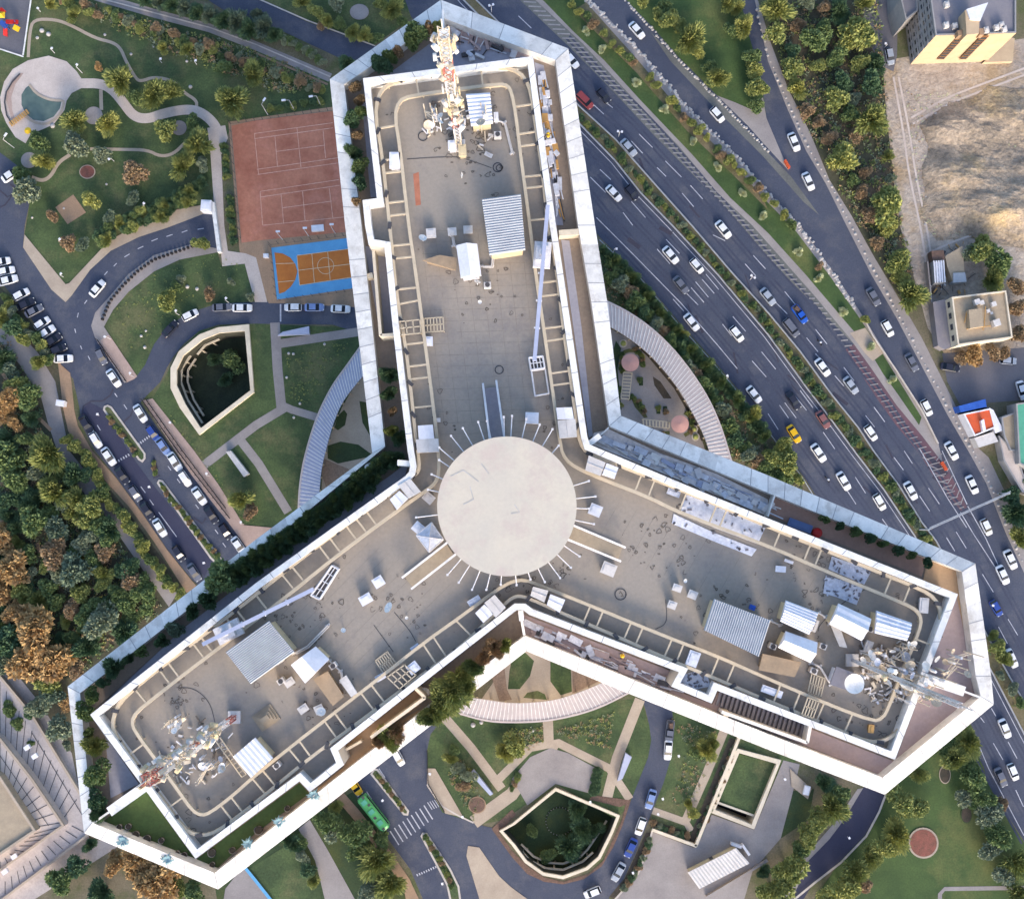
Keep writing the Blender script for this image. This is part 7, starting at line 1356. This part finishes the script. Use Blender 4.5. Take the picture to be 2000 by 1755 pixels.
trees([(1005, 1455, 22, 'olive'), (985, 1470, 16, 'yellow'), (1380, 1465, 18, 'yellow'), (1392, 1450, 14, 'olive'), (895, 1500, 12, 'grey'), (915, 1515, 14, 'grey'), (880, 1480, 12, 'olive'), (905, 1535, 12, 'brown'), (885, 1465, 10, 'green'), (1360, 1470, 12, 'green'), (1355, 1590, 10, 'yellow'), (1345, 1570, 9, 'yellow')], 'in the south garden')
for i, (x, y) in enumerate(along([(438, 285), (440, 330), (441, 350)], 12, 1) + along([(448, 385), (452, 430), (455, 470)], 12, 1) + along([(530, 212), (600, 200), (640, 194)], 16, 3, random.Random(3))): tree(x, y, 8, ['green', 'dark', 'olive'][i % 3], zone='round the tennis courts', shrub=True, style='bushy')
for i, (x, y) in enumerate(along([(1436, 1460), (1415, 1510), (1390, 1570), (1365, 1630)], 14, 3, random.Random(3)) + along([(1275, 1610), (1350, 1635)], 12, 2) + along([(1268, 1640), (1250, 1690), (1215, 1740)], 12, 2)): tree(x, y, 7, ['grey', 'dark', 'brown'][i % 3], zone='in the planting strips by the forecourt', shrub=True, style='bushy')
for i, (x, y) in enumerate(along([(1165, 1505), (1155, 1550)], 9, 1) + along([(1171, 1504), (1163, 1553)], 9, 1)): tree(x, y, 7, 'dark', zone='in the hedge beside the south plaza', shrub=True, style='bushy')
for i, (x, y) in enumerate(along([(1013, 1512), (1000, 1540)], 10, 1) + along([(300, 905), (304, 930)], 9, 0) + along([(213, 815), (240, 850), (268, 890)], 11, 1) + along([(318, 955), (360, 1005), (400, 1060), (430, 1090)], 12, 1) + along([(740, 1515), (790, 1585)], 11, 1) + along([(832, 1635), (860, 1680), (885, 1740)], 12, 1)): tree(x, y, 6, ['green', 'olive', 'brown'][i % 3], zone='on the planted street islands', shrub=True, style='bushy')
for i, (x, y) in enumerate(along([(1214, 690), (1213, 720), (1216, 726)], 9, 1) + along([(1240, 682), (1253, 692), (1256, 712)], 9, 1) + along([(1346, 806), (1353, 825), (1350, 845)], 9, 1) + along([(1232, 775), (1250, 785), (1260, 810)], 8, 1) + [(1250, 742), (1287, 797), (1300, 803), (1262, 840), (1278, 845), (1296, 848), (1211, 760), (1212, 790)]): tree(x, y, 5.5, ['green', 'olive', 'brown'][i % 3], zone='in the east courtyard', shrub=True, style='bushy')
# terrace planting, on the tower
TE = 'on the terrace of the tower'
for a in [(813, 63, 19, 'green'), (800, 78, 14, 'green'), (744, 118, 17, 'dark'), (760, 108, 12, 'green'), (693, 165, 11, 'brown'), (688, 226, 16, 'dark'), (700, 215, 12, 'green'), (686, 293, 13, 'dark'), (700, 320, 14, 'green'), (702, 350, 14, 'dark'), (696, 260, 9, 'brown'), (850, 45, 9, 'olive'), (835, 50, 9, 'brown'), (700, 190, 9, 'brown'), (760, 728, 15, 'dark'), (757, 765, 12, 'dark'), (764, 800, 8, 'brown'), (762, 838, 10, 'olive'), (778, 852, 13, 'dark'), (692, 390, 7, 'brown'), (775, 95, 9, 'brown')]: tree(*a, zone='on the left terrace of the north wing', base=ZT, shrub=True)
for i, (x, y) in enumerate(along([(440, 1128), (475, 1105), (520, 1075), (575, 1035), (625, 998), (675, 963), (715, 930), (748, 903), (770, 890)], 11, 4, random.Random(21)) + along([(455, 1135), (530, 1080), (600, 1030), (680, 972), (740, 925)], 17, 4, random.Random(22))): tree(x, y, 11 + i * 3 % 4, ['green', 'dark', 'green', 'dark'][i % 4], 'spiky', 'in the west wing terrace hedge', ZT, True)
for a in [(428, 1135, 27, 'green'), (400, 1172, 14, 'dark'), (370, 1195, 12, 'dark'), (335, 1232, 14, 'blue'), (310, 1255, 10, 'dark'), (270, 1275, 9, 'green'), (216, 1308, 15, 'dark'), (172, 1360, 13, 'green'), (160, 1392, 15, 'green'), (176, 1461, 17, 'olive'), (182, 1515, 22, 'green'), (184, 1568, 16, 'dark'), (166, 1432, 8, 'green'), (185, 1592, 12, 'dark'), (245, 1290, 9, 'dark'), (195, 1335, 10, 'dark')]: tree(*a, zone='in the planter round the west wing tip', base=ZT, shrub=True)
for a in [(882, 1350, 28, 'olive'), (862, 1375, 26, 'olive'), (845, 1392, 20, 'olive'), (898, 1325, 20, 'olive'), (922, 1305, 17, 'green'), (945, 1285, 14, 'brown'), (966, 1268, 15, 'brown'), (985, 1262, 12, 'olive'), (756, 1445, 19, 'olive'), (772, 1432, 14, 'brown'), (742, 1452, 12, 'brown'), (835, 1405, 14, 'green'), (905, 1345, 16, 'olive')]: tree(*a, 'spiky', 'over the lower west wing parapet', ZT, True)
for i, a in enumerate([(1615, 1014, 8), (1643, 1027, 7), (1677, 1040, 8), (1706, 1052, 8), (1730, 1062, 7), (1761, 1076, 8), (1787, 1085, 7), (1818, 1099, 8)]): tree(*a, 'green' if i % 2 == 0 else 'dark', 'bushy', 'in the row along the east wing terrace', ZT, True)
ZONES = defaultdict(list)
for t_ in TREES: ZONES[(t_[3], t_[5], t_[7])].append(t_)
CW = dict(olive='olive green', yellow='yellow-green', green='mid green', dark='dark green', blue='bluish green', orange='rusty orange', brown='brownish', grey='grey-green', pale='pale')
zg = defaultdict(int)
for (col, zone, shrub), L in ZONES.items():
    L.sort(key=lambda t_: t_[1])
    for i, (x, y, r, col, style, zone, base, shrub) in enumerate(L):
        sd = tseed.randrange(4); me = crown_mesh(sd, col, style, 2300)
        k = 1.0
        # radius in metres at the crown height
        zc = base + r / 8 * (1.0 if shrub else 1.6); mpp = (H - zc) / F; Rm = r * mpp * 1.22
        b = P(x, y, base + (2.4 if base > 100 else Rm * (.9 if not shrub else .5))); nm = 'shrub' if shrub else ('autumn_tree' if col == 'orange' else 'tree')
        word = 'shrub' if shrub else 'conifer' if col in ('dark', 'blue') else 'young tree' if r < 13 else 'tree'; nm = {'conifer': 'conifer', 'young tree': 'young_tree'}.get(word, nm); lab = '%s %s %s' % (CW[col], word, zone)
        if 'plants' in zone: lab = zone.replace('plants', 'plant')
        if len(L) > 1: lab += ', %s from the top' % ordn(i + 1)
        grp = ('shrubs ' if shrub else 'trees ') + zone
        if shrub and Rm < 3.5 or shrub:
            o = bpy.data.objects.new(nm, me); C.objects.link(o); hi = base > 100; Rm *= 1.18 if hi else 1; o.location = (b.x, b.y, base - (0.1 if hi else Rm * .45)); o.scale = (Rm, Rm, max(Rm, 1.75) if hi else Rm * .9); o.rotation_euler = (0, 0, tseed.uniform(0, 6.28))
        else:
            o = bpy.data.objects.new(nm, None); C.objects.link(o); o.location = (b.x, b.y, base); o.rotation_euler = (0, 0, tseed.uniform(0, 6.28)); o.scale = (Rm, Rm, Rm * .95)
            cr_ = bpy.data.objects.new('crown', me); C.objects.link(cr_); cr_.parent = o
            tk = bpy.data.objects.new('trunk', TRUNK); C.objects.link(tk); tk.parent = o
        o['label'] = lab; o['category'] = word; o['group'] = grp

# undergrowth of the woods and scrub: ground cover nobody could count
def undergrowth(name, polys, n, cols, label, seed, smin=.35, smax=.9):
    r_ = random.Random(seed); q = MB()
    for poly in polys:
        xs = [p[0] for p in poly]; ys = [p[1] for p in poly]; k = 0
        while k < n:
            p = (r_.uniform(min(xs), max(xs)), r_.uniform(min(ys), max(ys)))
            if not inside(p, poly): k += .2; continue
            k += 1; c = P(*p); s_ = r_.uniform(smin, smax); mi = r_.randrange(len(cols))
            for _ in range(7):
                d = Vector((r_.gauss(0, 1), r_.gauss(0, 1), abs(r_.gauss(0, .7)))).normalized(); o_ = c + d * s_ * .6 + Vector((0, 0, .1)); e = d.cross(Vector((r_.uniform(-1, 1), r_.uniform(-1, 1), 1))).normalized() * s_ * .22
                q.face([o_ - d * s_ * .4, o_ + e, o_ + d * s_ * .5, o_ - e], mi)
    q.build(name, ['leaf_' + c for c in cols], kind='stuff', label=label, category='undergrowth')
undergrowth('undergrowth', [[(0, 640), (75, 760), (90, 860), (170, 975), (250, 1080), (320, 1190), (160, 1310), (60, 1330), (0, 1310)]], 2600, ['dark', 'green', 'grey', 'brown', 'olive'], 'low undergrowth covering the floor of the west wood', 1)
undergrowth('undergrowth', [[(1500, 0), (1720, 0), (1722, 100), (1735, 230), (1760, 430), (1795, 600), (1765, 592), (1665, 421), (1583, 261), (1540, 175)]], 2000, ['green', 'brown', 'grey', 'olive'], 'scrubby undergrowth between the slip road and the dirt lot', 2)
undergrowth('undergrowth', [[(1168, 475), (1245, 550), (1325, 640), (1425, 755), (1500, 850), (1590, 980), (1500, 925), (1430, 900), (1405, 820), (1370, 750), (1320, 688), (1230, 600), (1186, 585)]], 1300, ['green', 'grey', 'brown', 'dark'], 'undergrowth between the highway edge and the arcade roof', 3)
undergrowth('undergrowth', [[(a[0] + 3, a[1]) for a in ml[2:]] + [(a[0] - 3, a[1]) for a in mr_[2:]][::-1]], 1300, ['dark', 'olive', 'grey'], 'low ground cover along the highway median', 4, .25, .6)
undergrowth('undergrowth', [[(130, 0), (230, 20), (500, 100), (640, 158), (560, 185), (400, 130), (230, 60)]], 900, ['brown', 'olive', 'grey'], 'brown scrub along the upper edge of the park', 5)
undergrowth('undergrowth', [[(1770, 180), (2000, 190), (2000, 460), (1830, 470), (1790, 400)]], 900, ['brown', 'pale'], 'dry tufts scattered over the bare hillside', 6, .15, .4)
undergrowth('undergrowth', [[(870, 1470), (920, 1490), (940, 1560), (925, 1600), (880, 1530)], [(1310, 1400), (1400, 1430), (1350, 1600), (1310, 1560), (1340, 1470)], [(985, 1425), (1060, 1420), (1060, 1450), (985, 1490)], [(1085, 1425), (1200, 1390), (1190, 1460), (1100, 1440)]], 230, ['olive', 'grey', 'brown'], 'patches of low flowers and bushes in the south garden', 7, .2, .55)
undergrowth('undergrowth', [[(300, 760), (380, 870), (500, 1020), (475, 1025), (400, 920)], [(560, 700), (690, 660), (640, 740), (600, 790), (565, 780)], [(220, 610), (300, 535), (420, 495), (480, 520), (330, 620), (260, 690)]], 260, ['olive', 'green'], 'tufts of longer grass on the west garden lawns', 8, .12, .35)

# eroded mounds of the bare hillside: real relief
from mathutils import noise
q = MB(); st_ = 5; x0_, y0_ = 1768, 150; nx, ny = 68, 68; G = {}
hp_ = [(1795, 245), (1822, 222), (1850, 200), (1900, 190), (1930, 165), (1990, 172), (2110, 150), (2110, 490), (1990, 486), (1960, 468), (1915, 474), (1880, 455), (1835, 468), (1812, 440), (1790, 425), (1806, 380), (1798, 330), (1814, 290)]
for i in range(nx):
    for j in range(ny):
        p = (x0_ + i * st_, y0_ + j * st_); c = P(*p, 0); e = min(math.dist(p, k_) for k_ in [lerp(hp_[a - 1], hp_[a], t / 8) for a in range(len(hp_)) for t in range(9)])
        ins = inside(p, hp_); f = min(1, e / 45) if ins else -1
        h_ = noise.fractal(Vector((c.x * .045, c.y * .08, 0)), 1.0, 2.1, 5) * 2.2 + 1.6 + noise.ridged_multi_fractal(Vector((c.x * .12 + c.y * .06, c.y * .16, 3)), 1, 2, 3, 1, 2) * .35
        G[i, j] = (c.x, c.y, max(.04, h_) * f if f > 0 else -.3)
for i in range(nx - 1):
    for j in range(ny - 1):
        if max(G[i, j][2], G[i + 1, j][2], G[i + 1, j + 1][2], G[i, j + 1][2]) > 0: q.face([G[i, j], G[i, j + 1], G[i + 1, j + 1], G[i + 1, j]])
q.build('hillside_relief', 'dry_hill', kind='structure')
# pipe runs and cooling units serving the huts
pp_ = [([(963, 232), (985, 240), (1000, 300)], 'north cabin'), ([(940, 520), (960, 520), (962, 500)], 'north hut'), ([(643, 1290), (665, 1310), (668, 1330)], 'west hut'), ([(575, 1275), (600, 1262), (640, 1220)], 'west canopy'), ([(1598, 1196), (1612, 1204), (1620, 1218)], 'ribbed east hut'), ([(1504, 1212), (1524, 1220)], 'east canopy'), ([(1583, 1294), (1600, 1300), (1622, 1336)], 'cream east hut'), ([(883, 460), (886, 480), (894, 482)], 'pale vents')]
for pl, d in pp_:
    q = MB()
    for a, b in zip(pl, pl[1:]): q.tube(P(*a, ZR + .25), P(*b, ZR + .25), .09, 6); q.tube(P(a[0] + 3, a[1] + 2, ZR + .25), P(b[0] + 3, b[1] + 2, ZR + .25), .06, 6)
    for a in pl: c = P(*a, ZR); q.box((c.x, c.y, ZR + .1), (.5, .2, .2), .5)
    q.build('pipe_run', 'box_pale', label='pale pipe run across the roof felt beside the ' + d, category='pipes', group='pipe runs on the roof')
for x, y, r_, d in ((972, 262, -3, 'right of the north cabin'), (952, 556, -3, 'below the north hut'), (548, 1330, -35, 'left of the west hut'), (650, 1300, -35, 'right of the west hut'), (545, 1290, -35, 'below the west canopy'), (1510, 1262, 22, 'left of the cream east hut'), (1608, 1262, 22, 'right of the cream east hut'), (1700, 1228, 22, 'between two east huts'), (1590, 1310, 22, 'beside the brown east tank'), (540, 1495, -40, 'right of the west cabin')):
    v = [P(*p, ZR + 1.0) for p in sq(x, y, 14, 11, r_)]; c = sum(v, Vector()) / 4; q = MB().prism(v, ZR + .15, ZR + 1.0, 0); q.tube((c.x, c.y, ZR + 1.0), (c.x, c.y, ZR + 1.05), .24, 14, mi=1)
    for p in v: q.tube((p.x, p.y, ZR), (p.x, p.y, ZR + .2), .04, 4, mi=1)
    q.build('cooling_unit', ['box_pale', 'dark_metal'], label='small cooling unit with a round fan, ' + d, category='cooling unit', group='cooling units beside the roof huts')
